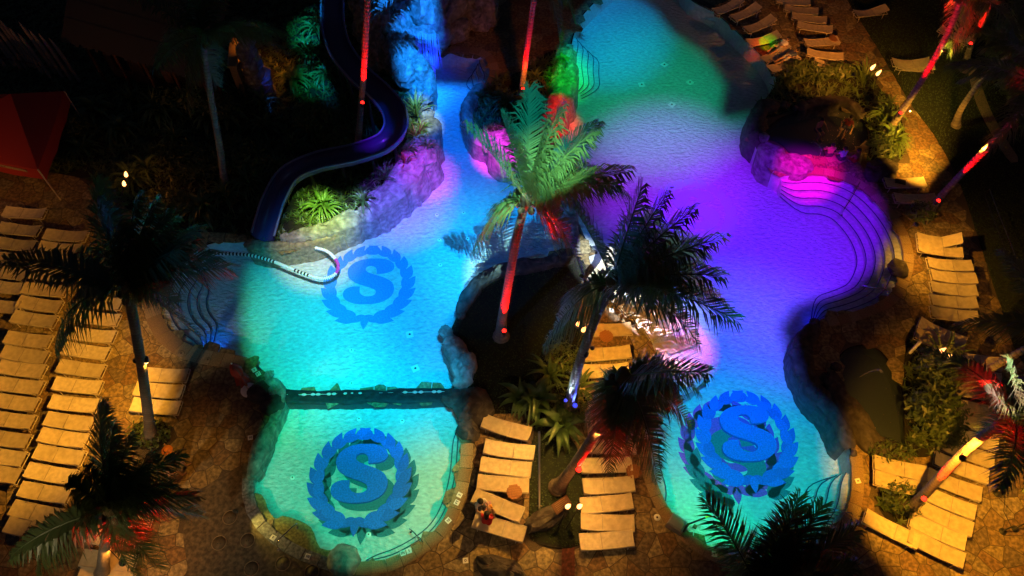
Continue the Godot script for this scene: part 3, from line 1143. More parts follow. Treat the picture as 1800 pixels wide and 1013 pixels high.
func _ready() -> void:
	rng.seed = 20
	noise.seed = 3
	noise.frequency = 0.1
	noise.fractal_octaves = 3
	crag.seed = 9
	crag.noise_type = FastNoiseLite.TYPE_CELLULAR
	crag.frequency = 0.12
	# ---- camera, sky, moon
	var cam := Camera3D.new()
	cam.name = "camera"
	cam.fov = 41.215
	cam.near = 0.5
	cam.far = 400.0
	cam.position = Vector3(0, 29, 19.27)
	cam.rotation_degrees.x = -56.4
	add_child(cam)
	var env := Environment.new()
	env.background_mode = Environment.BG_SKY
	var psm := ProceduralSkyMaterial.new()
	psm.sky_top_color = Color(0.10, 0.12, 0.2)
	psm.sky_horizon_color = Color(0.14, 0.14, 0.2)
	psm.ground_bottom_color = Color(0.02, 0.02, 0.03)
	psm.ground_horizon_color = Color(0.1, 0.1, 0.14)
	psm.sky_energy_multiplier = 0.7
	psm.ground_energy_multiplier = 0.2
	env.sky = Sky.new()
	env.sky.sky_material = psm
	env.tonemap_mode = Environment.TONE_MAPPER_LINEAR
	env.tonemap_exposure = 1.0
	env.sdfgi_enabled = true
	env.ssao_enabled = true
	env.ssil_enabled = true
	var we := WorldEnvironment.new()
	we.name = "environment"
	we.environment = env
	add_child(we)
	var moon := DirectionalLight3D.new()
	moon.name = "moonlight"
	moon.rotation_degrees = Vector3(-62, 30, 0)
	moon.light_color = Color(0.7, 0.8, 1.0)
	moon.light_energy = 0.004
	moon.light_angular_distance = 0.5
	moon.shadow_enabled = true
	add_child(moon)

	materials()
	POOL_L = smooth_line(PackedVector2Array([Vector2(-5.23, -15.51), Vector2(-3.58, -16.19), Vector2(-1.75, -15.9), Vector2(-1.21, -14.56), Vector2(-1.51, -13.44), Vector2(-2.02, -12.4), Vector2(-2.38, -11.09), Vector2(-2.21, -9.62), Vector2(-1.41, -8.64), Vector2(0, -7.73), Vector2(1.15, -7.15), Vector2(2.12, -5.71), Vector2(2.42, -3.91), Vector2(2.23, -2.21), Vector2(1.06, -1.29), Vector2(-0.53, -0.96), Vector2(-1.69, -0.11), Vector2(-2.41, 1.41), Vector2(-2.67, 2.86), Vector2(-2.23, 3.97), Vector2(-2.38, 5.07), Vector2(-4.05, 5.12), Vector2(-5.94, 5.2), Vector2(-7.85, 5.18), Vector2(-9.59, 5.18), Vector2(-10.32, 4.38), Vector2(-11.31, 3.62), Vector2(-12.25, 3.42), Vector2(-13.66, 3.14), Vector2(-14.98, 2.29), Vector2(-15.82, 0.96), Vector2(-15.95, -0.58), Vector2(-15.21, -1.87), Vector2(-14.02, -2.54), Vector2(-12.14, -2.61), Vector2(-10.74, -2.31), Vector2(-9.19, -2.71), Vector2(-7.93, -3.46), Vector2(-6.64, -4.27), Vector2(-5.63, -5.42), Vector2(-4.46, -6.92), Vector2(-3.99, -8.8), Vector2(-4.27, -11.09), Vector2(-4.88, -13.53)]), 0.3, true)
	POOL_W = smooth_line(PackedVector2Array([Vector2(-9.44, 5.62), Vector2(-7.56, 5.59), Vector2(-5.66, 5.62), Vector2(-3.78, 5.57), Vector2(-2.36, 5.64), Vector2(-2, 7.08), Vector2(-2.11, 9.08), Vector2(-2.79, 10.85), Vector2(-4.41, 11.95), Vector2(-6.17, 12.13), Vector2(-8.05, 11.48), Vector2(-9.26, 10.67), Vector2(-9.92, 9.76), Vector2(-10.13, 8.85), Vector2(-9.89, 7.32), Vector2(-9.66, 6.41)]), 0.3, true)
	POOL_R = smooth_line(PackedVector2Array([Vector2(3.65, -17.79), Vector2(4.24, -19.46), Vector2(5.55, -21.37), Vector2(7.46, -23.36), Vector2(9.94, -23.36), Vector2(10.89, -21.09), Vector2(12.25, -19.73), Vector2(13.43, -17.64), Vector2(14.27, -15.9), Vector2(14.63, -14), Vector2(14.04, -12.54), Vector2(13, -11.39), Vector2(12.55, -10.03), Vector2(12.64, -8.48), Vector2(13.03, -7.42), Vector2(13.63, -6.76), Vector2(15.53, -6.92), Vector2(17.09, -6.27), Vector2(18.01, -4.91), Vector2(18.45, -3.15), Vector2(18.22, -1.38), Vector2(17.04, 0.42), Vector2(15.22, 1.32), Vector2(13.76, 1.62), Vector2(12.75, 2.43), Vector2(12.32, 3.56), Vector2(12.39, 4.51), Vector2(12.76, 5.57), Vector2(13.18, 6.58), Vector2(13.43, 7.68), Vector2(13.32, 8.85), Vector2(12.84, 10.09), Vector2(11.71, 11.23), Vector2(10.42, 11.83), Vector2(9.02, 12.01), Vector2(7.64, 11.72), Vector2(6.53, 10.95), Vector2(5.8, 9.76), Vector2(5.48, 8.16), Vector2(5.8, 6.58), Vector2(6.61, 5.57), Vector2(7.68, 5.02), Vector2(8.43, 4.11), Vector2(8.51, 3), Vector2(8.23, 2), Vector2(7.23, 0.2), Vector2(6.08, -1.29), Vector2(4.95, -2.04), Vector2(3.89, -2.21), Vector2(3.29, -3.56), Vector2(2.91, -5.71), Vector2(2.48, -8), Vector2(2.57, -10.45), Vector2(3.11, -12.63), Vector2(3.46, -13.44), Vector2(3.33, -15.65)]), 0.3, true)
	SPA_A = smooth_line(PackedVector2Array([Vector2(14.09, -10.67), Vector2(15.28, -11.31), Vector2(16.62, -11.83), Vector2(17.83, -11.74), Vector2(18.63, -10.67), Vector2(18.47, -9.21), Vector2(17.64, -8.48), Vector2(16.69, -8.2), Vector2(15.45, -7.89), Vector2(14.49, -8.2), Vector2(13.98, -9), Vector2(13.29, -9.62)]), 0.25, true)
	SPA_B = smooth_line(PackedVector2Array([Vector2(13.76, 4.11), Vector2(14.37, 3.28), Vector2(15.18, 3), Vector2(15.84, 3.28), Vector2(16.19, 4.24), Vector2(16.22, 5.44), Vector2(15.95, 7.2), Vector2(15.28, 7.56), Vector2(14.69, 7.2), Vector2(14.48, 6.2), Vector2(14.14, 5.69), Vector2(13.68, 5.18)]), 0.25, true)
	lights()
	grounds()
	pools()
	rockwork()
	furniture()
	garden_things()
	buildings()
	palms()
	planting()
	people()

func lights() -> void:
	# The show projector on the hotel roof: coloured beams through one metal mask, cut so that they fall on the pools and a few rocks and not on the deck.
	var o := thing("show_projector", "black projector mask on the hotel roof that shapes the coloured light on the pools", "projector", THROW - Vector3(0, 1, 0))
	var lit := [
		PackedVector2Array([Vector2(-12.67, -2.48), Vector2(-12.01, -4.04), Vector2(-11.46, -5.78), Vector2(-10.27, -6.42), Vector2(-8.27, -5.41), Vector2(-7.12, -6.8), Vector2(-6.19, -7.77), Vector2(-5.63, -8.97), Vector2(-5.47, -10.85), Vector2(-5.93, -12.83), Vector2(-6.42, -14.21), Vector2(-7.04, -17.63), Vector2(-8.83, -18.66), Vector2(-9.11, -21.36), Vector2(-7.1, -22.49), Vector2(-4.91, -21.36), Vector2(-4.33, -17.12), Vector2(-4.98, -14.3), Vector2(-1.54, -14.21), Vector2(-2.16, -13.19), Vector2(-2.56, -11.94), Vector2(-2.01, -11.28), Vector2(-1.74, -12.83), Vector2(-1.2, -12.83), Vector2(-0.61, -10.21), Vector2(0.15, -8.37), Vector2(1.5, -8.97), Vector2(2.51, -7.77), Vector2(2.88, -6.23), Vector2(2.91, -4.75), Vector2(2.46, -2.48), Vector2(1.08, -1.64), Vector2(-0.54, -1.32), Vector2(-1.8, -0.41), Vector2(-2.53, 1.07), Vector2(-3.09, 2.38), Vector2(-2.75, 3.18), Vector2(-2.03, 3.8), Vector2(-2.06, 4.89), Vector2(-9.93, 4.99), Vector2(-10.74, 4.29), Vector2(-11.45, 3.41), Vector2(-12.23, 1.19), Vector2(-12.48, -0.67)]),
		PackedVector2Array([Vector2(-9.66, 5.29), Vector2(-2.34, 5.4), Vector2(-1.95, 6.95), Vector2(-2.06, 8.98), Vector2(-2.77, 10.82), Vector2(-4.41, 11.94), Vector2(-6.24, 12.22), Vector2(-6.68, 11.92), Vector2(-6.45, 11.52), Vector2(-7.28, 11.44), Vector2(-7.71, 10.65), Vector2(-8.76, 10.24), Vector2(-9.17, 10.37), Vector2(-9.67, 9.66), Vector2(-10.19, 9.39), Vector2(-10.37, 8.63), Vector2(-10.09, 7.07), Vector2(-9.94, 6.2)]),
		PackedVector2Array([Vector2(3.41, -18.81), Vector2(4.26, -20.64), Vector2(5.72, -22.77), Vector2(7.51, -22.77), Vector2(8.79, -21.35), Vector2(9.6, -19.18), Vector2(11.37, -17.11), Vector2(12.13, -14.44), Vector2(11.46, -12.15), Vector2(11.79, -11.62), Vector2(13.53, -12.33), Vector2(12.68, -10.63), Vector2(12.89, -9.37), Vector2(13.73, -9.66), Vector2(16.57, -9.08), Vector2(17.29, -8.27), Vector2(17.94, -7.09), Vector2(18.34, -5.46), Vector2(17.99, -3.31), Vector2(17, -1.62), Vector2(15.39, -0.32), Vector2(13.14, 0.3), Vector2(12.12, 1.52), Vector2(12.21, 2.99), Vector2(12.22, 4.79), Vector2(13.38, 6.1), Vector2(13.55, 7.61), Vector2(13.14, 8.92), Vector2(11.93, 10.5), Vector2(10.73, 11.52), Vector2(9.28, 11.77), Vector2(7.85, 11.48), Vector2(6.78, 10.72), Vector2(5.96, 9.5), Vector2(5.61, 7.85), Vector2(5.97, 6.16), Vector2(6.6, 5.19), Vector2(6.28, 3.13), Vector2(5.68, 1.37), Vector2(4.79, -0.48), Vector2(3.8, -1.85), Vector2(3.43, -2.52), Vector2(3.43, -4.19), Vector2(3.12, -6.02), Vector2(2.14, -7.95), Vector2(1.67, -9.49), Vector2(2.06, -12.82), Vector2(1.94, -14.44), Vector2(2.83, -16.86)]),
		PackedVector2Array([Vector2(-13.22, -19.03), Vector2(-12.14, -20.64), Vector2(-11.73, -20.64), Vector2(-11.48, -17.49), Vector2(-10.9, -14.8), Vector2(-10.11, -13.19), Vector2(-9.75, -11.64), Vector2(-10.05, -10.57), Vector2(-11.37, -11.42), Vector2(-12.18, -13.64), Vector2(-11.69, -15.52), Vector2(-12.72, -16.99)]),
		PackedVector2Array([Vector2(-8.5, -9.95), Vector2(-7.29, -10.99), Vector2(-6.65, -9.53), Vector2(-7.16, -8.33), Vector2(-8.19, -8.53)]),
		PackedVector2Array([Vector2(13.84, -17.21), Vector2(14.17, -17.61), Vector2(15.15, -17.92), Vector2(15.23, -16.91), Vector2(14.71, -15.92), Vector2(14.07, -14.87), Vector2(13.64, -15.34)]),
	]
	var st := begin()
	sheet_with_holes(st, Rect2(-64, -60, 128, 120), 1.0, lit.map(func(p): return p), 0.0, 1.0 / 45.7, Vector2(THROW.x, THROW.z))
	solid("mask_plate", done(st), mt.black, o)
	# left pool
	beam("beam_cyan", Vector2(-5.01, 0.42), 8.3, Color(0.0, 0.68, 1.0), 2.5, 1.0)
	beam("beam_shadow_cyan", Vector2(-0.4, -2.63), 5.0, Color(0.0, 0.62, 1.0), 2.2, 1.0)
	beam("beam_leaves", Vector2(-11.36, -17.26), 4.2, Color(0.1, 1.0, 0.75), 2.2, 1.0)
	beam("beam_teal", Vector2(-9.93, 2.49), 5.5, Color(0.12, 1.0, 0.35), 0.95, 1.0)
	beam("beam_turquoise", Vector2(-5.97, 9.12), 7.0, Color(0.0, 1.0, 0.76), 0.98, 0.8)
	beam("beam_azure", Vector2(-3.31, -10.35), 5.0, Color(0.0, 0.42, 1.0), 2.4, 1.0)
	beam("beam_violet", Vector2(-5.8, -6), 3.6, Color(0.5, 0.0, 1.0), 3.6, 1.0)
	beam("beam_orchid", Vector2(-4.4, -7.52), 2.0, Color(1.0, 0.0, 0.7), 1.6, 1.0)
	beam("beam_lime", Vector2(-9.13, -4.83), 2.2, Color(0.8, 1.0, 0.12), 3.4, 1.0)
	beam("beam_ledge_gold", Vector2(-9.3, -2.67), 2.6, Color(1.0, 0.78, 0.1), 1.5, 1.0)
	beam("beam_leaf", Vector2(-5.12, -11.2), 1.6, Color(0.9, 1.0, 0.2), 2.2, 1.0)
	beam("beam_cliff", Vector2(-6.96, -17.77), 6.5, Color(0.08, 0.5, 1.0), 8.0, 1.0)
	beam("beam_spur", Vector2(-5.68, -13.88), 2.6, Color(0.05, 0.6, 1.0), 2.2, 1.0)
	# between the pools
	beam("beam_magenta", Vector2(-0.65, -9.11), 1.7, Color(1.0, 0.0, 0.9), 5.0, 0.8)
	beam("beam_red", Vector2(2.28, -10.99), 1.8, Color(1.0, 0.0, 0.08), 4.5, 0.9)
	beam("beam_green", Vector2(2.72, -15.05), 2.3, Color(0.1, 1.0, 0.15), 2.6, 1.0)
	beam("beam_crown", Vector2(0.5, -1.3), 3.0, Color(0.8, 1.0, 0.72), 5.0, 1.0)
	# right pool
	beam("beam_sky", Vector2(5.56, -19.06), 5.0, Color(0.0, 0.66, 1.0), 1.5, 1.0)
	beam("beam_emerald", Vector2(7.84, -13.42), 6.6, Color(0.0, 1.0, 0.72), 0.8, 1.0)
	beam("beam_lavender", Vector2(8.1, -7.52), 5.5, Color(0.62, 0.1, 1.0), 1.9, 1.0)
	beam("beam_purple", Vector2(15.12, -2.8), 9.0, Color(0.48, 0.0, 1.0), 1.9, 1.0)
	beam("beam_blue", Vector2(9.98, -0.2), 8.0, Color(0.1, 0.16, 1.0), 1.3, 1.0)
	beam("beam_ocean", Vector2(9.24, 5.22), 8.0, Color(0.0, 0.6, 1.0), 0.85, 1.0)
	beam("beam_mint", Vector2(8.73, 9.79), 7.0, Color(0.0, 1.0, 0.65), 0.75, 1.0)
	beam("beam_grass", Vector2(6.91, 11.19), 3.2, Color(0.0, 1.0, 0.1), 0.7, 1.0)
	beam("beam_pink", Vector2(15.21, -7.6), 2.0, Color(1.0, 0.0, 0.7), 4.0, 0.9)
	beam("beam_ledge", Vector2(5.72, 1.03), 4.0, Color(0.9, 0.95, 1.0), 1.0, 0.8)
	beam("beam_rose", Vector2(7.61, 2.78), 1.8, Color(1.0, 0.2, 0.8), 2.0, 1.0)
	beam("beam_amber", Vector2(14.31, -17.16), 0.75, Color(1.0, 0.3, 0.0), 2.0, 0.4)
	beam("beam_acid", Vector2(14.95, -17.56), 0.6, Color(0.3, 1.0, 0.0), 2.0, 0.4)
	# dim warm floods on the hotel front, behind and below the camera
	spot("unseen_flood", Vector3(-14, 16, 30), Vector3(-9, 0, 6), 42.0, Color(1.0, 0.8, 0.62), 9.0, 1.0, 0.3)
	spot("unseen_flood", Vector3(12, 16, 30), Vector3(8, 0, 4), 42.0, Color(1.0, 0.72, 0.6), 8.0, 1.0, 0.3)
	spot("unseen_flood", Vector3(-13, 20, 26), Vector3(-12.27, 0, 9.12), 13.0, Color(1.0, 0.88, 0.66), 210.0, 1.0, 0.2)  # added narrow flood, unseen, that lifts the left deck
	spot("unseen_flood", Vector3(2, 20, 28), Vector3(0.62, 0, 12.52), 15.0, Color(1.0, 0.8, 0.5), 90.0, 1.0, 0.2)  # added narrow flood, unseen, for the near middle deck
	spot("deck_fill", Vector3(26, 7, 9), Vector3(19.41, 0, 9.12), 22.0, Color(1.0, 0.7, 0.24), 62.0, 1.0, 0.1)  # added unseen fill for the golden stone at the right edge
	spot("deck_fill", Vector3(-26, 4, -1), Vector3(-23.97, 2, -7.15), 42.0, Color(1.0, 0.62, 0.3), 9.0, 1.0, 0.1)  # added unseen fill that brightens the red canopy
	# added unseen blue washes that fill the shadows on the water
	spot("added_wash", Vector3(-16, 30, 24), Vector3(0.14, -0.8, -3.06), 6.5, Color(0.0, 0.5, 1.0), 420.0, 0.8, 0.3)
	spot("added_wash", Vector3(-16, 30, 24), Vector3(-14.61, -0.8, 0.06), 5.2, Color(0.0, 0.7, 0.9), 260.0, 0.8, 0.3)
	spot("added_wash", Vector3(14, 30, 26), Vector3(11.81, -0.8, -15.76), 7.5, Color(0.0, 0.5, 0.75), 70.0, 1.0, 0.3)
	spot("unseen_flood", Vector3(-6, 22, 26), Vector3(-0.25, 0, 2.78), 8.5, Color(0.95, 0.85, 0.7), 75.0, 1.0, 0.2)  # added unseen flood so the palm island is not black
	# added unseen white and pink spots, aimed past the palms onto the lounging ledge
	spot("added_ledge_spot", Vector3(22, 24, 20), Vector3(4.48, 0.2, -0.85), 2.4, Color(0.9, 0.97, 1.0), 6500.0, 0.6, 0.02)
	spot("added_ledge_spot", Vector3(22, 24, 20), Vector3(5.82, 0.2, 1.06), 2.6, Color(0.95, 0.97, 1.0), 6500.0, 0.6, 0.02)
	spot("added_ledge_spot", Vector3(22, 24, 20), Vector3(6.94, 0.2, 2.75), 2.6, Color(1.0, 0.7, 0.95), 6500.0, 0.6, 0.02)
	spot("added_ledge_spot", Vector3(22, 24, 20), Vector3(7.4, 0.2, 4.13), 1.6, Color(1.0, 0.85, 0.35), 3000.0, 0.6, 0.02)
	# blue wash from the foot of the cliff
	spot("cliff_wash", Vector3(-3.11, 0.4, -13.42), Vector3(-6.21, 2.2, -15.91), 45.0, Color(0.12, 0.15, 1.0), 22.0, 1.0, 0.1)

func grounds() -> void:
	gardens = [
		PackedVector2Array([Vector2(-29.85, -8.31), Vector2(-26.16, -7.83), Vector2(-23.89, -7.13), Vector2(-21.09, -6.45), Vector2(-19.47, -5.26), Vector2(-17.84, -3.9), Vector2(-15.51, -3.31), Vector2(-12.74, -3.07), Vector2(-12.08, -2.7), Vector2(-10.73, -2.4), Vector2(-9.19, -2.87), Vector2(-7.65, -3.62), Vector2(-5.88, -5.26), Vector2(-4.53, -6.94), Vector2(-4.13, -8.91), Vector2(-4.4, -10.99), Vector2(-5.09, -13.51), Vector2(-5.46, -15.2), Vector2(-3.9, -16.26), Vector2(-3.31, -17.77), Vector2(-2.87, -24.39), Vector2(-2.99, -28.13), Vector2(-38.16, -28.13)]),
		PackedVector2Array([Vector2(-1.56, -12.97), Vector2(-2.08, -11.64), Vector2(-2.35, -10.56), Vector2(-2.08, -9.31), Vector2(-0.88, -8.51), Vector2(0.15, -7.75), Vector2(1.44, -7.33), Vector2(2.24, -7.13), Vector2(2.22, -9.11), Vector2(2.59, -11.2), Vector2(3.12, -12.97), Vector2(3.24, -16.02), Vector2(2.11, -16.17), Vector2(0.96, -14.72), Vector2(-0.63, -14.11)]),
		PackedVector2Array([Vector2(-2.23, 5.22), Vector2(-2.72, 2.78), Vector2(-2.33, 1.32), Vector2(-1.55, 0.05), Vector2(-0.52, -0.77), Vector2(1.18, -1.09), Vector2(2.78, -1.64), Vector2(3.42, -1.15), Vector2(2.8, 1.03), Vector2(3.34, 3.06), Vector2(3.21, 5.48), Vector2(2.56, 6.25), Vector2(2.29, 7.24), Vector2(2.79, 8.54), Vector2(2.67, 11.34), Vector2(0.78, 11.34), Vector2(0.65, 10.01), Vector2(0.84, 7.48), Vector2(0.7, 6.25), Vector2(-1.17, 6.15)]),
		PackedVector2Array([Vector2(14.55, -13.42), Vector2(15.28, -14.58), Vector2(17.27, -14.91), Vector2(19.5, -14.91), Vector2(20.26, -12.97), Vector2(20.71, -11.2), Vector2(20.48, -9.11), Vector2(19.73, -7.71), Vector2(18.61, -7.33), Vector2(18.14, -7.71), Vector2(18.75, -9.52), Vector2(18.67, -10.99), Vector2(17.85, -11.99), Vector2(16.64, -12.07), Vector2(15.14, -11.55), Vector2(13.97, -10.99), Vector2(13.09, -11.2)]),
		PackedVector2Array([Vector2(20.45, -24.39), Vector2(20.33, -20.95), Vector2(20.95, -16.76), Vector2(21.57, -12.07), Vector2(22.19, -9.11), Vector2(22.37, -6), Vector2(22.07, -1.8), Vector2(21.87, 1.03), Vector2(21.83, 3.89), Vector2(23.7, 5.22), Vector2(27.18, 2.78), Vector2(41.15, -28.13), Vector2(22.44, -28.13)]),
		PackedVector2Array([Vector2(17.17, 2.78), Vector2(18.32, 2.66), Vector2(19.16, 3.89), Vector2(18.45, 5.48), Vector2(17.69, 6.99), Vector2(16.71, 7.96), Vector2(15.81, 7.96), Vector2(15.85, 6.99)]),
		PackedVector2Array([Vector2(-15.31, 7.12), Vector2(-15.26, 6.62), Vector2(-14.73, 6.45), Vector2(-14.06, 6.62), Vector2(-13.75, 7.14), Vector2(-13.9, 7.63), Vector2(-14.46, 7.77), Vector2(-15, 7.6)]),
		PackedVector2Array([Vector2(14.2, 9.34), Vector2(15.03, 9.12), Vector2(15.56, 9.57), Vector2(15.29, 10.34), Vector2(14.6, 10.66), Vector2(14.04, 10.34)]),
	]
	for i in gardens.size():
		gardens[i] = smooth_line(gardens[i], 0.4, true)
	var concrete := smooth_line(PackedVector2Array([Vector2(-12.07, 9.61), Vector2(-11.73, 9.14), Vector2(-10.88, 8.52), Vector2(-10.2, 8.24), Vector2(-10.08, 9.12), Vector2(-9.68, 10.34), Vector2(-8.65, 11.34), Vector2(-7.11, 12), Vector2(-5.77, 12.4), Vector2(-4.87, 13.5), Vector2(-11.78, 13.5), Vector2(-11.83, 12.42), Vector2(-12.37, 10.83)]), 0.4, true)
	gardens.append(concrete)
	deck()
	for i in 4:
		patch("planting_bed", gardens[i], mt.soil)
	patch("lawn", gardens[4], mt.lawn, 0.035)
	for i in range(5, 8):
		patch("planting_bed", gardens[i], mt.soil)
	patch("concrete_apron", concrete, mt.concrete, 0.014)
	patch("lawn", smooth_line(PackedVector2Array([Vector2(0.82, 7.36), Vector2(2.29, 7.24), Vector2(2.76, 8.66), Vector2(2.63, 11.25), Vector2(0.85, 11.25), Vector2(0.7, 10.01)]), 0.4, true), mt.lawn, 0.036)
	patch("lawn", smooth_line(PackedVector2Array([Vector2(-2.09, 5.22), Vector2(-2.53, 3.06), Vector2(-2.22, 1.62), Vector2(-1.42, 0.27), Vector2(-0.39, -0.51), Vector2(1.57, -0.83), Vector2(2.7, 0.42), Vector2(2.47, 2.78), Vector2(1.45, 4.16), Vector2(0, 5.48), Vector2(-1.17, 5.87)]), 0.4, true), mt.lawn, 0.036)
	# the far strip beside the hedge and the terracotta strip at the near edge
	patch("garden_path", smooth_line(PackedVector2Array([Vector2(26.09, -15.29), Vector2(25.73, -12.07), Vector2(25.74, -9.52), Vector2(25.9, -7.91), Vector2(25.39, -7.71), Vector2(25.15, -9.52), Vector2(25.11, -12.07), Vector2(25.63, -15.05)]), 0.4, true), mt.tan, 0.042)
	patch("terracotta_strip", PackedVector2Array([Vector2(1.86, 11.46), Vector2(2.33, 11.46), Vector2(2.22, 13.88), Vector2(1.71, 13.88)]), mat(Color(0.22, 0.06, 0.03), 0.8, "mottle", 0.8), 0.016)

func pools() -> void:
	var tones := [mat(Color(0.36, 0.25, 0.12), 0.75, "fine", 1.0), mat(Color(0.31, 0.2, 0.1), 0.75, "fine", 1.0), mat(Color(0.4, 0.29, 0.16), 0.75, "fine", 1.0)]
	var b := basin("main_pool_basin", POOL_L, 1.1, mt.plaster)
	steps(b, PackedVector2Array([Vector2(-13.66, 3.14), Vector2(-14.98, 2.29), Vector2(-15.82, 0.96), Vector2(-15.95, -0.58), Vector2(-15.21, -1.87)]), 5, 0.36, 1.1, mt.plaster)
	steps(b, PackedVector2Array([Vector2(1.15, -7.15), Vector2(0, -7.73), Vector2(-1.41, -8.64), Vector2(-2.21, -9.62)]), 5, 0.32, 1.1, mt.plaster)
	steps(b, PackedVector2Array([Vector2(-1.75, -15.9), Vector2(-1.21, -14.56), Vector2(-1.51, -13.44)]), 4, 0.34, 1.1, mt.plaster)
	coping(b, PackedVector2Array([Vector2(-11.36, 3.62), Vector2(-12.25, 3.42), Vector2(-13.66, 3.14), Vector2(-14.98, 2.29), Vector2(-15.82, 0.96), Vector2(-15.95, -0.58), Vector2(-15.21, -1.87), Vector2(-14.39, -2.41)]), 0.62, tones)
	coping(b, PackedVector2Array([Vector2(-4.54, -15.85), Vector2(-3.58, -16.19), Vector2(-1.75, -15.9), Vector2(-1.21, -14.56), Vector2(-1.45, -13.63)]), 0.5, tones)
	water("main_pool_water", POOL_L, WATER)
	b = basin("wading_pool_basin", POOL_W, 0.55, mt.plaster)
	steps(b, PackedVector2Array([Vector2(-2.02, 6.58), Vector2(-2, 7.08), Vector2(-2.11, 9.08), Vector2(-2.79, 10.85), Vector2(-4.41, 11.95), Vector2(-5.45, 12.09)]), 2, 0.22, 0.55, mt.plaster)
	coping(b, PackedVector2Array([Vector2(-2.03, 6.41), Vector2(-2, 7.08), Vector2(-2.11, 9.08), Vector2(-2.79, 10.85), Vector2(-4.41, 11.95), Vector2(-5.69, 12.11)]), 0.45, tones)
	coping(b, PackedVector2Array([Vector2(-6.39, 12.09), Vector2(-8.05, 11.48), Vector2(-9.26, 10.67), Vector2(-9.92, 9.76), Vector2(-10.13, 8.85)]), 0.4, [mat(Color(0.27, 0.28, 0.3), 0.8, "mottle", 1.0), mat(Color(0.3, 0.3, 0.31), 0.8, "mottle", 1.0)], 0.62)
	water("wading_pool_water", POOL_W, WATER)
	b = basin("lagoon_pool_basin", POOL_R, 1.15, mt.plaster)
	steps(b, PackedVector2Array([Vector2(13.63, -6.76), Vector2(15.53, -6.92), Vector2(17.09, -6.27), Vector2(18.01, -4.91), Vector2(18.45, -3.15), Vector2(18.22, -1.38), Vector2(17.04, 0.42), Vector2(15.22, 1.32), Vector2(13.76, 1.62)]), 5, 0.36, 1.15, mt.plaster)
	steps(b, PackedVector2Array([Vector2(13.35, 8.62), Vector2(12.84, 10.09), Vector2(11.71, 11.23), Vector2(10.42, 11.83)]), 4, 0.36, 1.15, mt.plaster)
	steps(b, PackedVector2Array([Vector2(3.46, -13.44), Vector2(3.33, -15.65), Vector2(3.65, -17.79)]), 5, 0.34, 1.15, mt.plaster)
	steps(b, PackedVector2Array([Vector2(5.8, 9.76), Vector2(5.48, 8.16), Vector2(5.73, 6.83)]), 1, 0.4, 1.15, mt.plaster)
	coping(b, PackedVector2Array([Vector2(14.2, -6.76), Vector2(15.53, -6.92), Vector2(17.09, -6.27), Vector2(18.01, -4.91), Vector2(18.45, -3.15), Vector2(18.22, -1.38), Vector2(17.04, 0.42), Vector2(15.22, 1.32), Vector2(13.89, 1.62)]), 0.42, tones)
	coping(b, PackedVector2Array([Vector2(13.46, 7.92), Vector2(13.32, 8.85), Vector2(12.84, 10.09), Vector2(11.71, 11.23), Vector2(10.42, 11.83), Vector2(9.02, 12.01), Vector2(7.64, 11.72), Vector2(6.53, 10.95), Vector2(5.8, 9.76), Vector2(5.48, 8.16), Vector2(5.8, 6.58)]), 0.42, tones)
	coping(b, PackedVector2Array([Vector2(5.72, -21.37), Vector2(7.46, -23.36), Vector2(9.94, -23.36), Vector2(10.89, -21.09), Vector2(12.25, -19.73), Vector2(13.43, -17.64), Vector2(14.27, -15.9), Vector2(14.54, -14.23)]), 0.4, [mt.dark_rock])
	coping(b, PackedVector2Array([Vector2(6.99, 5.38), Vector2(7.68, 5.02), Vector2(8.43, 4.11), Vector2(8.51, 3), Vector2(8.23, 2), Vector2(7.23, 0.2), Vector2(6.08, -1.29), Vector2(4.95, -2.04), Vector2(4.02, -2.21)]), 0.3, [mat(Color(0.55, 0.55, 0.55), 0.7, "fine", 1.0)])
	water("lagoon_pool_water", POOL_R, WATER)
	b = basin("upper_spa_basin", SPA_A, 0.7, mt.dark_plaster)
	coping(b, PackedVector2Array([Vector2(18.47, -9.21), Vector2(17.64, -8.48), Vector2(16.69, -8.2), Vector2(15.45, -7.89), Vector2(14.49, -8.2)]), 0.35, tones)
	water("upper_spa_water", SPA_A, -0.12)
	b = basin("lower_spa_basin", SPA_B, 0.7, mt.dark_plaster)
	water("lower_spa_water", SPA_B, -0.12)
	# pale lounging ledge on the island's right bank
	patch("lounging_ledge", smooth_line(PackedVector2Array([Vector2(3.59, -1.74), Vector2(4.92, -1.83), Vector2(6, -1.09), Vector2(7.09, 0.39), Vector2(8.04, 2.15), Vector2(8.3, 3.11), Vector2(8.21, 4.11), Vector2(7.53, 4.91), Vector2(6.71, 5.43), Vector2(6.44, 4.43), Vector2(5.96, 2.49), Vector2(5.23, 0.87), Vector2(4.17, -0.51)]), 0.35, true), mat(Color(0.55, 0.56, 0.56), 0.7, "fine", 0.8), 0.02)
	patch("wading_pool_shelf", smooth_line(PackedVector2Array([Vector2(-9.95, 9.48), Vector2(-9.59, 9.61), Vector2(-9.34, 10.08), Vector2(-9, 10.49), Vector2(-8.63, 10.38), Vector2(-7.6, 10.79), Vector2(-7.13, 11.57), Vector2(-6.36, 11.69), Vector2(-6.22, 12.1), Vector2(-7.14, 11.83), Vector2(-8.03, 11.46), Vector2(-9.19, 10.66), Vector2(-9.8, 9.9)]), 0.3, true), mat(Color(0.3, 0.3, 0.09), 0.7, "mottle", 1.2, 1.0), -0.03)

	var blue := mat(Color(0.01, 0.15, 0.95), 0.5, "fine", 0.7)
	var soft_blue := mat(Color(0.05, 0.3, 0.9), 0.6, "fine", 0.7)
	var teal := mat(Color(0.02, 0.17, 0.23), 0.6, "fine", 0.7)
	var berry := mat(Color(0.85, 0.04, 0.6), 0.6, "fine", 0.7)  # teal and berry colour the painted emblem shadows
	var c := Vector2(-6.05, 8.71)
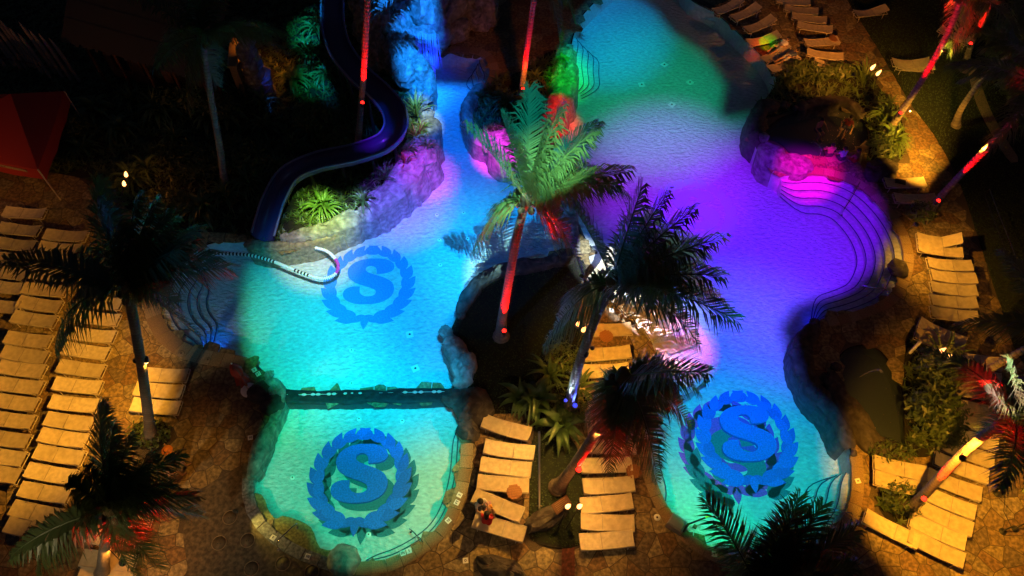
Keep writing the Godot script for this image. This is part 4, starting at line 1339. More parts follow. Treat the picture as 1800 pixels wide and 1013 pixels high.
	emblem("blue laurel wreath with a letter S on the wading pool floor", Vector3(c.x, -0.55, c.y), 2.0, 0.05, blue, [[0.3, 0.28, 0.006, teal, 0, 99]])
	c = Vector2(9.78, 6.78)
	emblem("blue laurel wreath with a letter S over a berry painted shadow in the lagoon pool", Vector3(c.x, -1.15, c.y), 2.05, 0.06, blue, [[-0.75, 0.42, 0.006, berry, 0, 99], [-0.55, 0.95, 0.009, teal, 0, 10], [-0.35, 0.85, 0.009, teal, 22, 28], [-0.45, 0.9, 0.009, teal, 44, 99]], true)
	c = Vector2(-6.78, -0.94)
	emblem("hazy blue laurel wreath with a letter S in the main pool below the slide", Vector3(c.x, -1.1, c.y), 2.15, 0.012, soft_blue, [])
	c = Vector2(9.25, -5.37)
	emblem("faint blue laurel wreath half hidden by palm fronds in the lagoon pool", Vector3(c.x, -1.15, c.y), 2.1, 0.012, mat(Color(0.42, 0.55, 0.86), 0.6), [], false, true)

	var discs := [Vector3(-7.18, -1.1, 2.62), Vector3(-6.99, -1.1, 4.26), Vector3(-3.78, -1.1, -5.15), Vector3(-3.58, -1.1, -3.57), Vector3(-2.44, -1.1, -5.29), Vector3(-2.19, -1.1, -3.64), Vector3(-3.45, -1.1, -2.06), Vector3(-1.95, -1.1, -2.23)]
	for i in discs.size():
		floor_disc("small white disc on the main pool floor, %s from the near end" % ORD[i], discs[i], 0.1)
	discs = [Vector3(-6.36, -0.55, 6.18), Vector3(-4.56, -0.55, 6.26), Vector3(-8.73, -0.55, 8.69), Vector3(-7.25, -0.55, 9.75), Vector3(-5.47, -0.55, 10.93)]
	for i in discs.size():
		floor_disc("small white disc on the wading pool floor, %s from the rope end" % ORD[i], discs[i], 0.1)
	discs = [Vector3(-4.64, -1.1, 1.8), Vector3(-4.26, -1.1, 3.53)]
	for i in discs.size():
		floor_disc("pale square drain cover on the main pool floor, %s from the far end" % ["first", "second"][i], discs[i], 0.16, true)
	discs = [Vector3(8.93, -1.15, -16.47), Vector3(7.44, -1.15, -14.77), Vector3(8.98, -1.15, -13.13), Vector3(10.24, -1.15, -14.96)]
	for i in discs.size():
		floor_disc("pale square drain cover in the green lit lagoon floor, %s from the far end" % ORD[i], discs[i], 0.17, true)
	# deck lids
	var lids := [Vector3(-10.9, 0.01, 11.4), Vector3(-9.86, 0.01, 11.3), Vector3(-8.4, 0.01, 12.14), Vector3(-9.52, 0.01, 12.32), Vector3(-10.69, 0.01, 10.45), Vector3(-7.3, 0.01, 12.44)]
	for i in lids.size():
		var o := thing("round_lid", "round ringed lid in the concrete apron, %s counted from the left pair" % ORD[i], "manhole cover", lids[i], 0.0, "round lids in the concrete apron")
		var st := begin()
		lathe(st, [[0.0, 0.008], [0.25, 0.008], [0.25, 0.0]], Vector3.ZERO, 24)
		solid("cover", done(st), mt.concrete, o)
		st = begin()
		tube(st, range(25).map(func(k): return Vector3(cos(TAU * k / 24.0) * 0.265, 0.008, sin(TAU * k / 24.0) * 0.265)), [0.014], 6, false)
		solid("ring", done(st), mt.tan, o)
		st = begin()
		for x in [-0.04, 0.04]:
			lathe(st, [[0.0, 0.012], [0.02, 0.011], [0.022, 0.006]], Vector3(x, 0, 0.02), 8)
		solid("keyhole", done(st), mt.black, o)
	floor_disc("round white skimmer lid on the paving left of the lagoon pool's near end", Vector3(5.5, 0.01, 10.45), 0.13, false, mt.white, "skimmer_lid", "manhole cover")
	floor_disc("round cream skimmer lid beside the steps of the main pool", Vector3(-14.22, 0.03, 3.41), 0.16, false, mt.tan, "skimmer_lid", "manhole cover")
	floor_disc("second round cream skimmer lid nearer the red parasol", Vector3(-13, 0.03, 3.71), 0.13, false, mt.tan, "skimmer_lid", "manhole cover")
	floor_disc("round white skimmer lid in the coping under the red lit palm", Vector3(5.39, 0.03, 6.08), 0.13, false, mt.white, "skimmer_lid", "manhole cover")
	marker(Vector2(-10.93, 4.19), 0.6, "3", "white depth tile with a dark figure beside the red parasol")
	marker(Vector2(-10.73, 4.38), 0.6, "FT", "white depth tile with dark letters next to the rockwork by the red parasol")
	marker(Vector2(-8.92, 11.21), -0.5, "F", "dark lettered tile by the near handrail of the wading pool")
	marker(Vector2(-7.53, 11.89), -0.3, "10", "white depth tile on the grey coping of the wading pool")
	marker(Vector2(-2.02, 9.59), 1.1, "2", "upper white depth tile on the wading pool's right coping")
	marker(Vector2(-2.11, 9.88), 1.1, "FT", "second white depth tile on the wading pool's right coping")
	marker(Vector2(-2.41, 10.57), 0.8, "10", "lone white depth tile lower on the wading pool's right coping")
	marker(Vector2(-4.03, 11.77), 0.3, "IN", "white depth tile on the near coping of the wading pool by the ladder")
	marker(Vector2(-3.81, 11.69), 0.3, "1", "white depth tile between the ladder and the near coping's end")
	marker(Vector2(5.42, 6.97), 1.3, "5", "white depth tile on the coping under the drooping red palm frond")
	marker(Vector2(5.36, 7.21), 1.3, "FT", "second white depth tile on the coping under the drooping red palm frond")
	marker(Vector2(13.46, 9.03), -1.4, "4", "white depth tile on the dark deck right of the lagoon pool")
	marker(Vector2(7.47, 11.81), -0.2, "5", "white depth tile at the near end of the lagoon pool by the palm crown")
	marker(Vector2(-1.71, 12.04), 0.1, "O", "small white tile in the deck below the lounging women")
	marker(Vector2(-10.52, 7.24), 0.2, "10", "small white tile in the dark paving left of the wading pool")
	marker(Vector2(4.44, 1.2), 0.0, "X", "white warning tile on the paving behind the white lit loungers")
	marker(Vector2(2.39, 4.24), 0.1, "o", "small white tile on the dark lawn's edge by the blue lit trunk")

	# the float lines
	var fl := thing("float_rope", "white and black float rope looped below the slide in the main pool", "rope", Vector3.ZERO)
	var cv := Curve3D.new()
	var lp: Array = [Vector3(-14.11, -0.08, -2.02), Vector3(-13.36, -0.08, -1.99), Vector3(-12.27, -0.08, -1.89), Vector3(-11.14, -0.08, -1.53), Vector3(-9.72, -0.08, -0.89), Vector3(-8.75, -0.08, -0.57), Vector3(-8.14, -0.08, -0.85), Vector3(-8.14, -0.08, -1.47), Vector3(-8.7, -0.08, -2.12), Vector3(-9.46, -0.08, -2.36)]
	for i in lp.size():
		var t: Vector3 = (lp[mini(i + 1, lp.size() - 1)] - lp[maxi(i - 1, 0)]) / 6.0
		cv.add_point(lp[i], -t, t)
	var nn := int(cv.get_baked_length() / 0.085)
	var core := []
	var fm := [mt.white, mt.black, mat(Color(0.5, 0.05, 0.4), 0.5)]
	for i in nn:
		core.append(cv.sample_baked(i * 0.085, true))
	var stc := begin()
	tube(stc, core, [0.02], 5)
	solid("cord", done(stc), mt.white, fl)
	var dm := begin()
	lathe(dm, [[0.0, -0.032], [0.075, -0.03], [0.085, 0.0], [0.075, 0.03], [0.0, 0.032]], Vector3.ZERO, 10)
	var dmesh := done(dm)
	for i in range(0, nn - 1):
		var d: Vector3 = (core[i + 1] - core[i]).normalized()
		var bs := Basis(Quaternion(Vector3.UP, d))
		var t := float(i) / nn
		var kind := 0
		if (t < 0.36 or (t > 0.48 and t < 0.58)) and i % 2 == 0:
			kind = 1
		elif t > 0.74 and t < 0.84:
			kind = 2
		solid("float", dmesh, fm[kind], fl, Transform3D(bs, core[i]))
	var lr := thing("lane_rope", "white rope with paired oval floats along the rock wall of the wading pool", "rope", Vector3.ZERO)
	var a: Vector3 = Vector3(-9.51, 0.06, 5.38)
	var e: Vector3 = Vector3(-2.22, 0.12, 5.23)
	stc = begin()
	rod(stc, a, e, 0.012, 6)
	solid("cord", done(stc), mt.white, lr)
	var fmesh := begin()
	lathe(fmesh, [[0.0, -0.1], [0.03, -0.09], [0.06, -0.03], [0.06, 0.03], [0.03, 0.09], [0.0, 0.1]], Vector3.ZERO, 10)
	var fmm := done(fmesh)
	for x in [504, 534, 550, 559, 578, 587, 607, 619, 633, 712, 729, 740, 763, 772]:
		var t: float = (x - 497.0) / 309.0
		solid("float", fmm, mt.white, lr, Transform3D(Basis(Quaternion(Vector3.UP, (e - a).normalized())), a.lerp(e, t)))

	rail([Vector3(-3.79, 0.03, 10.99), Vector3(-3.76, 0.7, 11.08), Vector3(-3.49, 0.85, 11.33), Vector3(-3.38, 0, 11.46)], "bent steel ladder rail at the wading pool's near right edge", "ladder_rail")
	rail([Vector3(-3.69, -0.5, 11.16), Vector3(-3.46, 0.75, 11.36), Vector3(-3.24, 0.8, 11.56), Vector3(-3.35, 0, 11.63)], "second bent steel ladder rail at the wading pool, nearer the deck", "ladder_rail")
	rail([Vector3(-8.65, 0.02, 11.63), Vector3(-8.49, 0.85, 11.59), Vector3(-8.18, 0.85, 11.22), Vector3(-7.92, 0.75, 10.9), Vector3(-8.1, -0.03, 10.82)], "white handrail reaching over the olive shelf of the wading pool")
	rail([Vector3(17.22, 0.02, -6.05), Vector3(16.91, 0.85, -5.62), Vector3(16.37, 0.85, -4.79), Vector3(15.88, 0.5, -4.13), Vector3(16.34, -0.6, -4.74)], "pale handrail at the head of the purple lit steps")
	rail([Vector3(12.83, 0.02, 10.56), Vector3(12.57, 0.8, 10.54), Vector3(12.23, 0.85, 10.49), Vector3(11.65, 0.55, 10.23), Vector3(12.1, -0.7, 9.92)], "thin brown handrail over the near right steps of the lagoon pool")
	rail([Vector3(16.98, 0.02, 0.28), Vector3(16.53, 0.7, 0.51), Vector3(16.13, 0.5, 0.32), Vector3(15.95, 0.1, -0.07), Vector3(16.27, -0.5, -0.41)], "dark handrail over the far right steps of the lagoon pool")
	rail([Vector3(-2.64, 0.02, -10.25), Vector3(-2.58, 0.8, -9.78), Vector3(-2.05, 0.8, -9.45), Vector3(-1.7, 0.6, -9.25), Vector3(-1.72, -0.4, -9.92)], "thin steel handrail beside the magenta lit rock")
	rail([Vector3(16.94, 0.02, -8.21), Vector3(15.69, 0.03, -7.84), Vector3(15.6, 0.75, -7.9), Vector3(15.41, 0.4, -8.88), Vector3(15.86, -0.5, -9.6)], "dark handrail at the near edge of the upper spa")
	rail([Vector3(17.69, -0.5, -9.81), Vector3(17.31, 0.4, -9.45), Vector3(17.43, 0.5, -9.63), Vector3(17.99, -0.4, -10.34)], "short pale rail standing in the upper spa")

func rockwork() -> void:
	var runs := [
		["low tan rock ledge below the water slide's mouth", PackedVector2Array([Vector2(-12.58, -2.53), Vector2(-11.52, -2.26), Vector2(-10.2, -2.4), Vector2(-8.92, -2.87), Vector2(-7.6, -3.62)]), [0.7, 0.6, 0.6, 0.6], [0.2, 0.22, 0.22, 0.28], mt.tan_rock, 0.16],
		["bluish rough rock bank behind the tan ledge under the slide", PackedVector2Array([Vector2(-10.77, -2.63), Vector2(-9.59, -2.87), Vector2(-8.44, -3.31), Vector2(-7.15, -4.01)]), [0.7, 0.8, 0.9], [0.5, 0.6, 0.8], mt.rock, 0.25],
		["tall rough rock bank along the pool below the slide's bend", PackedVector2Array([Vector2(-7.33, -3.69), Vector2(-6.6, -4.54), Vector2(-5.78, -5.7), Vector2(-4.89, -7.13), Vector2(-4.36, -8.79), Vector2(-4.48, -10.69)]), [0.9, 1.5, 1.8, 1.6, 1.2], [0.45, 0.8, 1.0, 0.9, 0.7], mt.rock, 0.3],
		["craggy rock spur between the slide and the dark plunge pool", PackedVector2Array([Vector2(-4.55, -11.85), Vector2(-5.24, -13.42), Vector2(-6, -14.72), Vector2(-6.8, -15.87)]), [1.2, 1.8, 2.0, 1.8], [1.0, 1.7, 2.2, 2.4], mt.rock, 0.34],
		["pale rock rim on the left of the planted rock island", PackedVector2Array([Vector2(-1.57, -13.42), Vector2(-2.1, -12.16), Vector2(-2.36, -10.77), Vector2(-1.9, -9.36), Vector2(-1.24, -8.79)]), [0.8, 0.8, 0.7, 0.8], [0.4, 0.5, 0.35, 0.4], mt.rock, 0.2],
		["rounded rocks lit magenta at the tip of the rock island", PackedVector2Array([Vector2(-1.54, -9.11), Vector2(-0.82, -8.79), Vector2(0, -7.99), Vector2(1.01, -7.44)]), [1.4, 1.9, 1.6, 1.2], [0.6, 0.9, 0.8, 0.5], mt.rock, 0.22],
		["rock rim on the lagoon side of the planted rock island", PackedVector2Array([Vector2(3, -16.36), Vector2(3.05, -14.35), Vector2(2.79, -12.52), Vector2(2.26, -10.56), Vector2(2.12, -8.63), Vector2(2.45, -7.13)]), [1.1, 1.5, 1.4, 1.5, 1.1], [0.5, 0.8, 0.9, 0.9, 0.6], mt.rock, 0.3],
		["narrow rock causeway between the main pool and the lagoon", PackedVector2Array([Vector2(1.58, -6.98), Vector2(2.53, -5.44), Vector2(2.82, -3.83), Vector2(2.74, -1.74)]), [0.8, 0.9, 0.8, 0.9], [0.4, 0.5, 0.35, 0.5], mt.rock, 0.22],
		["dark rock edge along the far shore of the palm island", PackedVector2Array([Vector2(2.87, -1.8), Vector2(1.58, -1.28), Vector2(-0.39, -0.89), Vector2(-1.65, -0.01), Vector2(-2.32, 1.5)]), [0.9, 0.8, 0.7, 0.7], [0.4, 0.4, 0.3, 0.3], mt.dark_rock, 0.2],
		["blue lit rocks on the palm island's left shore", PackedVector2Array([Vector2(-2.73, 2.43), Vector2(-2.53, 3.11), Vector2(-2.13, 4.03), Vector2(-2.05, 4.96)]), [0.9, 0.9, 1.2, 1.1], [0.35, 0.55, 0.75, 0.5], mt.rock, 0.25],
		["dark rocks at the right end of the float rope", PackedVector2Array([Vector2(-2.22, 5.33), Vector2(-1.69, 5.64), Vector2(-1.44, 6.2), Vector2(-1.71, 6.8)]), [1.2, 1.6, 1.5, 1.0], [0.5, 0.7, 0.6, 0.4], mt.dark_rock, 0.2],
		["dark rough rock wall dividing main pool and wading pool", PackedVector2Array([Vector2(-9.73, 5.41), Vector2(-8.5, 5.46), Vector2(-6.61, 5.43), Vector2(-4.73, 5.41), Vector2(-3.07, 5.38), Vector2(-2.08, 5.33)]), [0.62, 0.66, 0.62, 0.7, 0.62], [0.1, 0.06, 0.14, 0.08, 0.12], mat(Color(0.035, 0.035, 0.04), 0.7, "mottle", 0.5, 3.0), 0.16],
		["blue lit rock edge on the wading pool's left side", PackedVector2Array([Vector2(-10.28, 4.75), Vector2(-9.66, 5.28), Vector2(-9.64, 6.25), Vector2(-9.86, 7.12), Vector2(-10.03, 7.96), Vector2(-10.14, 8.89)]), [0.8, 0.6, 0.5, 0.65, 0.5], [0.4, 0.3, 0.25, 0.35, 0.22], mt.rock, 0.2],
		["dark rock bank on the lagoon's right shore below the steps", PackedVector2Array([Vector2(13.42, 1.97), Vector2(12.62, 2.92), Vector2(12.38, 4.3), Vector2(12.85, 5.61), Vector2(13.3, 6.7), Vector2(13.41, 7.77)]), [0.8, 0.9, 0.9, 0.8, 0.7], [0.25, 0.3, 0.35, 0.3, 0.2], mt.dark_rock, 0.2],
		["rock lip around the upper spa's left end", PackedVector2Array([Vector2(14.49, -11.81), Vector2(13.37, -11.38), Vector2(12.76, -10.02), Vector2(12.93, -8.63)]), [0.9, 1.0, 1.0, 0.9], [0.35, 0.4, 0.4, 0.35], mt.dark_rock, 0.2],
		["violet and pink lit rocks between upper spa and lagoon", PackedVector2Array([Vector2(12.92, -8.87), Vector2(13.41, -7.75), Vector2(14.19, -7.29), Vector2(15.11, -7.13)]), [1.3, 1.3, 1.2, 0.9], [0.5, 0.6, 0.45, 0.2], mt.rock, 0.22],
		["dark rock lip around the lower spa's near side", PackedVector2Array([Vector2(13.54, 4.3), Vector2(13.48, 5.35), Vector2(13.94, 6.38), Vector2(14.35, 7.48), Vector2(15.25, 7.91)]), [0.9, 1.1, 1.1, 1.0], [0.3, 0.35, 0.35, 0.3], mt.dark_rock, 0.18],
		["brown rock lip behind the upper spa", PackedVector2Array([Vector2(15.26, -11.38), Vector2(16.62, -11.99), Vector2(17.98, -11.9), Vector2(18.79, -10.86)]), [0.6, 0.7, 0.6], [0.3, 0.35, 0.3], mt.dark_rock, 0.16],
	]
	var i := 0
	for r in runs:
		var m := solid("rock_bank", rock_run(r[1], r[2], r[3], i * 3.7, r[5] * 1.5, 0.16), r[4], self)
		var way := smooth_line(r[1], 0.7, false)
		for k in way.size():
			var f := float(k) / way.size()
			var w: float = r[2][int(f * r[2].size())]
			var hh: float = r[3][int(f * r[3].size())]
			if hh < 0.2:
				continue
			var bst := begin()
			var sc := rng.randf_range(0.7, 1.25)
			blob(bst, Vector3.ZERO, Vector3(w * 0.33, hh * 0.55, w * 0.28) * sc, 0.55, k * 1.7 + i, 16, 10)
			solid("boulder", done(bst), r[4], m, Transform3D(Basis(Vector3.UP, rng.randf() * TAU), Vector3(way[k].x + rng.randf_range(-0.28, 0.28) * w, hh * rng.randf_range(0.25, 0.75), way[k].y + rng.randf_range(-0.28, 0.28) * w)))
		tag(m, r[0], "rocks", "built-up rock banks of the pools")
		i += 1
	var one := [
		["rounded teal lit boulder at the wading pool's near end", Vector3(-6.17, 0.1, 12.06), Vector3(0.62, 0.5, 0.6), mt.rock, 0.12],
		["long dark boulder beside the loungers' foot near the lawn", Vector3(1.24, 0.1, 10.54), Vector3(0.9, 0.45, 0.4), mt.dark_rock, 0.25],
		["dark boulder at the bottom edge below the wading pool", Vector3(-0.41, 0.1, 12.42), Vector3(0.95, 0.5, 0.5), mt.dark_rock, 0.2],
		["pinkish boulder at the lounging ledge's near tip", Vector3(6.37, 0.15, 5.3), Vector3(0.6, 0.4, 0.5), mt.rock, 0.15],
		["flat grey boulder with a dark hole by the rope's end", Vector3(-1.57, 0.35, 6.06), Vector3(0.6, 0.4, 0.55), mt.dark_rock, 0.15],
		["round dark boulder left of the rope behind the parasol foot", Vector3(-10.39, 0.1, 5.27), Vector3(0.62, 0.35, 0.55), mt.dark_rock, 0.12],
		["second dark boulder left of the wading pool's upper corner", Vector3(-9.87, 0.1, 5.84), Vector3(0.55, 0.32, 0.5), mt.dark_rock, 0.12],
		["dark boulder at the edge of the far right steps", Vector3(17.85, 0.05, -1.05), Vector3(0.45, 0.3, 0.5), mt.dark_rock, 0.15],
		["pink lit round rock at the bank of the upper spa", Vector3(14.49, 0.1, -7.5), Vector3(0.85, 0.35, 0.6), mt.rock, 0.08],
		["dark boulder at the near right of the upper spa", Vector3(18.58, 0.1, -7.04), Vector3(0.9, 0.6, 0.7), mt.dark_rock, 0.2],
	]
	for r in one:
		var st := begin()
		blob(st, Vector3.ZERO, r[2], r[4] * 2.0, i * 1.3, 26, 16)
		var m := solid("boulder", done(st), r[3], self, Transform3D(Basis(Vector3.UP, 0.5 if i % 2 else -0.4), r[1]))
		tag(m, r[0], "rock")
		i += 1
	# the cliff with its waterfall
	var o := thing("waterfall_cliff", "craggy blue lit rock cliff with a waterfall above the dark plunge pool", "cliff", Vector3(-5.97, 0, -17.77))
	var bl: Array = [Vector3(-7.81, 0.9, -17.62), Vector3(-6.5, 1.3, -18.11), Vector3(-7.44, 0.7, -15.17), Vector3(-5.68, 0.4, -16.76), Vector3(-6.68, 1, -16), Vector3(-4.66, 0.9, -16.62), Vector3(-3.62, 0.9, -18.65), Vector3(-4.85, 1.6, -18.21), Vector3(-2.33, 0.8, -19.31), Vector3(-6.32, 0.5, -14.7), Vector3(-3.28, 0.4, -17.51), Vector3(-8.14, 1.6, -18.73)]
	var sz := [Vector3(1.2, 1.9, 1.1), Vector3(1.4, 2.4, 1.2), Vector3(0.9, 1.4, 0.9), Vector3(1.0, 0.9, 0.6), Vector3(1.1, 1.8, 1.0), Vector3(1.3, 1.1, 0.8), Vector3(1.7, 1.7, 1.1), Vector3(1.7, 2.2, 1.2), Vector3(1.6, 1.4, 1.1), Vector3(0.9, 1.1, 0.9), Vector3(1.3, 0.6, 0.6), Vector3(1.4, 2.2, 1.2)]
	for k in bl.size():
		var st := begin()
		blob(st, Vector3.ZERO, sz[k], 0.75, k * 2.1 + 5.0, 34, 22)
		solid("rock", done(st), mt.rock, o, Transform3D(Basis(Vector3.UP, k * 0.7), bl[k] - o.position))
	var more: Array = [Vector3(-8.03, 0.5, -16.63), Vector3(-7.19, 0.9, -16.62), Vector3(-6.71, 1.5, -17.08), Vector3(-6.06, 1, -17.09), Vector3(-5.22, 0.9, -17.87), Vector3(-4.33, 0.7, -17.98), Vector3(-6.37, 0.7, -15.65), Vector3(-5.33, 0.3, -16.14), Vector3(-4.23, 0.2, -16.61), Vector3(-2.95, 0.3, -17.38), Vector3(-1.82, 0.4, -18.28), Vector3(-8.42, 1.2, -17.73), Vector3(-7.57, 1.8, -18.2), Vector3(-5.31, 2, -18.43), Vector3(-3.92, 1.6, -18.99), Vector3(-5.57, 1.5, -12.61), Vector3(-4.72, 0.6, -12.08)]
	for k in more.size():
		var st2 := begin()
		blob(st2, Vector3.ZERO, Vector3(rng.randf_range(0.35, 0.75), rng.randf_range(0.4, 0.9), rng.randf_range(0.35, 0.7)), 0.7, k * 3.3 + 50.0, 18, 12)
		solid("rock", done(st2), mt.rock, o, Transform3D(Basis(Vector3.UP, k * 1.1), more[k] - o.position))
	var st := begin()
	st.set_smooth_group(0)
	var top: Vector3 = Vector3(-5.4, 1.5, -15.75)
	for k in 26:
		var x := lerpf(-1.2, 1.3, k / 25.0) + rng.randf_range(-0.04, 0.04)
		var w := rng.randf_range(0.02, 0.06)
		var p := []
		for q in 9:
			var t := q / 8.0
			p.append(top - o.position + Vector3(x * (1.0 + 0.08 * t), 0.15 - 1.75 * t * t, 0.1 + 0.75 * sqrt(t) + rng.randf_range(-0.02, 0.02)))
		tube(st, p, [w, w * 0.8, w * 0.6, w * 0.7, w * 0.9, w, w * 1.2, w * 1.3, w * 1.5], 5)
	var fall := mat(Color(0.5, 0.6, 0.8), 0.2)
	fall.transparency = BaseMaterial3D.TRANSPARENCY_ALPHA
	fall.albedo_color.a = 0.4
	fall.roughness = 0.3
	solid("waterfall", done(st), fall, o)
	# the blue lit carved column by the hut
	st = begin()
	for k in 5:
		blob(st, Vector3(0.1 * sin(k * 2.0), 0.45 + k * 0.8, 0), Vector3(0.75 - 0.07 * k, 0.75, 0.65 - 0.05 * k), 0.6, k * 3.3, 24, 14)
	var col := solid("rock_column", done(st), mt.rock, self, Transform3D(Basis.IDENTITY, Vector3(-13.61, 0, -12.74)))
	tag(col, "tall rough rock column lit blue beside the thatched hut", "rock")
	spot("column_wash", Vector3(-12.72, 0.3, -10.89), Vector3(-13.09, 2.2, -13.12), 32.0, Color(0.1, 0.3, 1.0), 4.0, 1.0, 0.1)

func furniture() -> void:
	var plain := lounger(deg_to_rad(5.0))
	var low := lounger(deg_to_rad(17.0))
	var high := lounger(deg_to_rad(38.0))
	var g := "cream sun loungers set out on the decks"
	lounger_row([[Vector2(-23.37, -4.07), 185], [Vector2(-23.28, -3.07), 186], [Vector2(-23.16, -2.19), 186], [Vector2(-23.08, -1.38), 186], [Vector2(-22.94, -0.58), 187], [Vector2(-22.81, 0.2), 187], [Vector2(-22.67, 1.19), 187]],
		"cream sun lounger, %s from the top of the left deck's outer column", g, plain)
	lounger_row([[Vector2(-20.96, -2.7), 185], [Vector2(-20.99, -1.96), 185], [Vector2(-21, -1.28), 186], [Vector2(-20.97, -0.49), 186], [Vector2(-20.9, 0.35), 186], [Vector2(-20.88, 1.13), 187], [Vector2(-20.85, 1.9), 187], [Vector2(-20.76, 2.92), 187], [Vector2(-20.64, 3.67), 187], [Vector2(-20.53, 4.35), 187], [Vector2(-20.37, 5.11), 187], [Vector2(-20.29, 5.86), 188], [Vector2(-20.18, 6.63), 188], [Vector2(-20.09, 7.44), 188], [Vector2(-19.98, 8.17), 188], [Vector2(-19.93, 8.84), 189]],
		"cream sun lounger, %s from the top of the left deck's middle column", g, plain)
	lounger_row([[Vector2(-18.49, 0.04), 186], [Vector2(-18.25, 1.01), 186], [Vector2(-18.13, 1.84), 187], [Vector2(-18.07, 2.7), 187], [Vector2(-18.1, 3.48), 187], [Vector2(-18.05, 4.32), 187], [Vector2(-17.95, 5.11), 187], [Vector2(-17.83, 5.93), 187], [Vector2(-17.77, 6.71), 187], [Vector2(-17.77, 7.41), 188], [Vector2(-17.72, 8.12), 188], [Vector2(-17.8, 8.88), 188], [Vector2(-17.79, 9.62), 189], [Vector2(-17.84, 10.38), 189], [Vector2(-17.81, 11), 189]],
		"cream sun lounger, %s from the top of the left deck's pool side column", g, plain)
	lounger_row([[Vector2(-14.5, 4.61), 183], [Vector2(-14.53, 5.32), 183], [Vector2(-14.47, 6.04), 184]], "cream sun lounger, %s of three beside the palm with the trunk lamp", g, plain)
	lounger_row([[Vector2(-14.44, 10.6), 184], [Vector2(-14.56, 11.31), 185], [Vector2(-14.62, 12.13), 186], [Vector2(-14.55, 12.76), 186]], "cream sun lounger, %s of the short row under the near left palm", g, plain)
	lounger_row([[Vector2(-0.23, 6.98), 19], [Vector2(-0.11, 7.91), 8], [Vector2(-0.24, 8.61), 6], [Vector2(-0.35, 9.27), 5]], "cream sun lounger, %s from the top of the row right of the wading pool", g, plain)
	lounger_row([[Vector2(-0.54, 10.1), 24], [Vector2(-0.47, 10.92), 16]], "cream sun lounger, %s of the two on which women sit by the wading pool", g, plain)
	lounger_row([[Vector2(4.19, 2.42), 178], [Vector2(4.06, 3.59), 176], [Vector2(3.91, 4.4), 177], [Vector2(3.76, 5.24), 178]], "golden sun lounger, %s from the top of the row behind the pair of torches", g, plain)
	lounger_row([[Vector2(4.11, 6.16), 182], [Vector2(4.01, 6.98), 180], [Vector2(3.88, 7.75), 180], [Vector2(3.67, 8.52), 178], [Vector2(3.7, 9.33), 176], [Vector2(3.57, 10.04), 176], [Vector2(3.56, 10.75), 181], [Vector2(3.48, 11.41), 175]], "cream sun lounger, %s from the top left of the lagoon's near end", g, plain)
	lounger_row([[Vector2(4.21, -0.9), 305], [Vector2(5.01, 0.1), 318], [Vector2(5.65, 0.95), 326], [Vector2(6.24, 1.61), 332], [Vector2(6.72, 2.27), 336], [Vector2(7.06, 3.15), 340]], "white lit sun lounger, %s from the far end of the lounging ledge", g, low)
	lounger_row([[Vector2(7.31, 4.24), 18]], "yellow lit sun lounger at the near end of the lounging ledge", g, low)
	lounger_row([[Vector2(19.95, -2.36), 10]], "sun lounger with raised back at the far end of the right deck", g, high)
	lounger_row([[Vector2(19.85, -1.87), 12], [Vector2(20.03, -1.02), 5], [Vector2(19.99, -0.33), 7], [Vector2(19.78, 0.32), 6], [Vector2(19.57, 0.98), 6], [Vector2(19.38, 1.66), 9]], "cream sun lounger, %s of the row right of the purple lit steps", g, plain)
	lounger_row([[Vector2(18.55, 2.59), 32], [Vector2(18.27, 3.09), 30]], "dim sun lounger, %s of the crooked pair behind the burning torch bush", g, plain)
	lounger_row([[Vector2(19.6, 3.92), 14], [Vector2(19.35, 4.67), 12], [Vector2(19.15, 5.4), 14], [Vector2(18.85, 6.16), 17], [Vector2(18.53, 6.76), 18], [Vector2(18.23, 7.39), 20], [Vector2(17.85, 8.01), 22], [Vector2(17.42, 8.63), 24], [Vector2(16.92, 9.31), 25], [Vector2(16.47, 9.97), 26], [Vector2(16.17, 10.58), 27], [Vector2(15.74, 11.08), 28], [Vector2(15.5, 11.68), 28]],
		"cream sun lounger, %s from the top of the long curved row at the right edge", g, plain)
	lounger_row([[Vector2(15.05, 8.65), 14], [Vector2(14.9, 9.29), 16]], "shaded sun lounger, %s of the pair above the dark round bush", g, plain)
	lounger_row([[Vector2(14.06, 11), 30]], "single cream sun lounger below the dark round bush at the near right", g, plain)
	lounger_row([[Vector2(12.79, -19.75), -30], [Vector2(13.73, -19.16), -32], [Vector2(14.38, -18.07), -28]], "brown sun lounger, %s from the top of the row on the far pool terrace", g, low)
	lounger_row([[Vector2(14.34, -16.76), -18]], "sun lounger lit orange and green on the far pool terrace", g, low)
	lounger_row([[Vector2(14.79, -15.53), -34]], "sun lounger with a person in white on the far pool terrace", g, low)
	lounger_row([[Vector2(15.07, -14.68), -28]], "sun lounger with a person in dark top on the far pool terrace", g, low)
	lounger_row([[Vector2(16.55, -21.22), 8], [Vector2(16.78, -20.29), 9], [Vector2(17.08, -19.48), 11], [Vector2(17.39, -18.69), 13], [Vector2(17.54, -17.87), 13], [Vector2(17.65, -16.61), -5], [Vector2(17.59, -15.49), 14], [Vector2(17.76, -14.53), 18]], "cream sun lounger, %s from the top of the row on the far path", g, plain)
	lounger_row([[Vector2(19.38, -5.98), 0]], "sun lounger with a towel on the golden lit path", g, plain)
	lounger_row([[Vector2(19.59, -4.96), 2]], "dim sun lounger on the right deck near the red lamp", g, plain)
	lounger_row([[Vector2(21.13, -19.27), -10]], "dim sun lounger alone on the far lawn", g, low)
	lounger_row([[Vector2(22.19, -14.77), 4], [Vector2(22.34, -14.44), 6]], "dim sun lounger, %s of the two on the dark lawn", g, low)
	lounger_row([[Vector2(25.47, -17.11), 44]], "pale sun lounger between the red lit palms on the far lawn", g, low)
	for p in [plain, low, high]:
		p.free()
	side_table(Vector3(0.09, 0, 9.61), "round orange teak side table between the women's loungers")
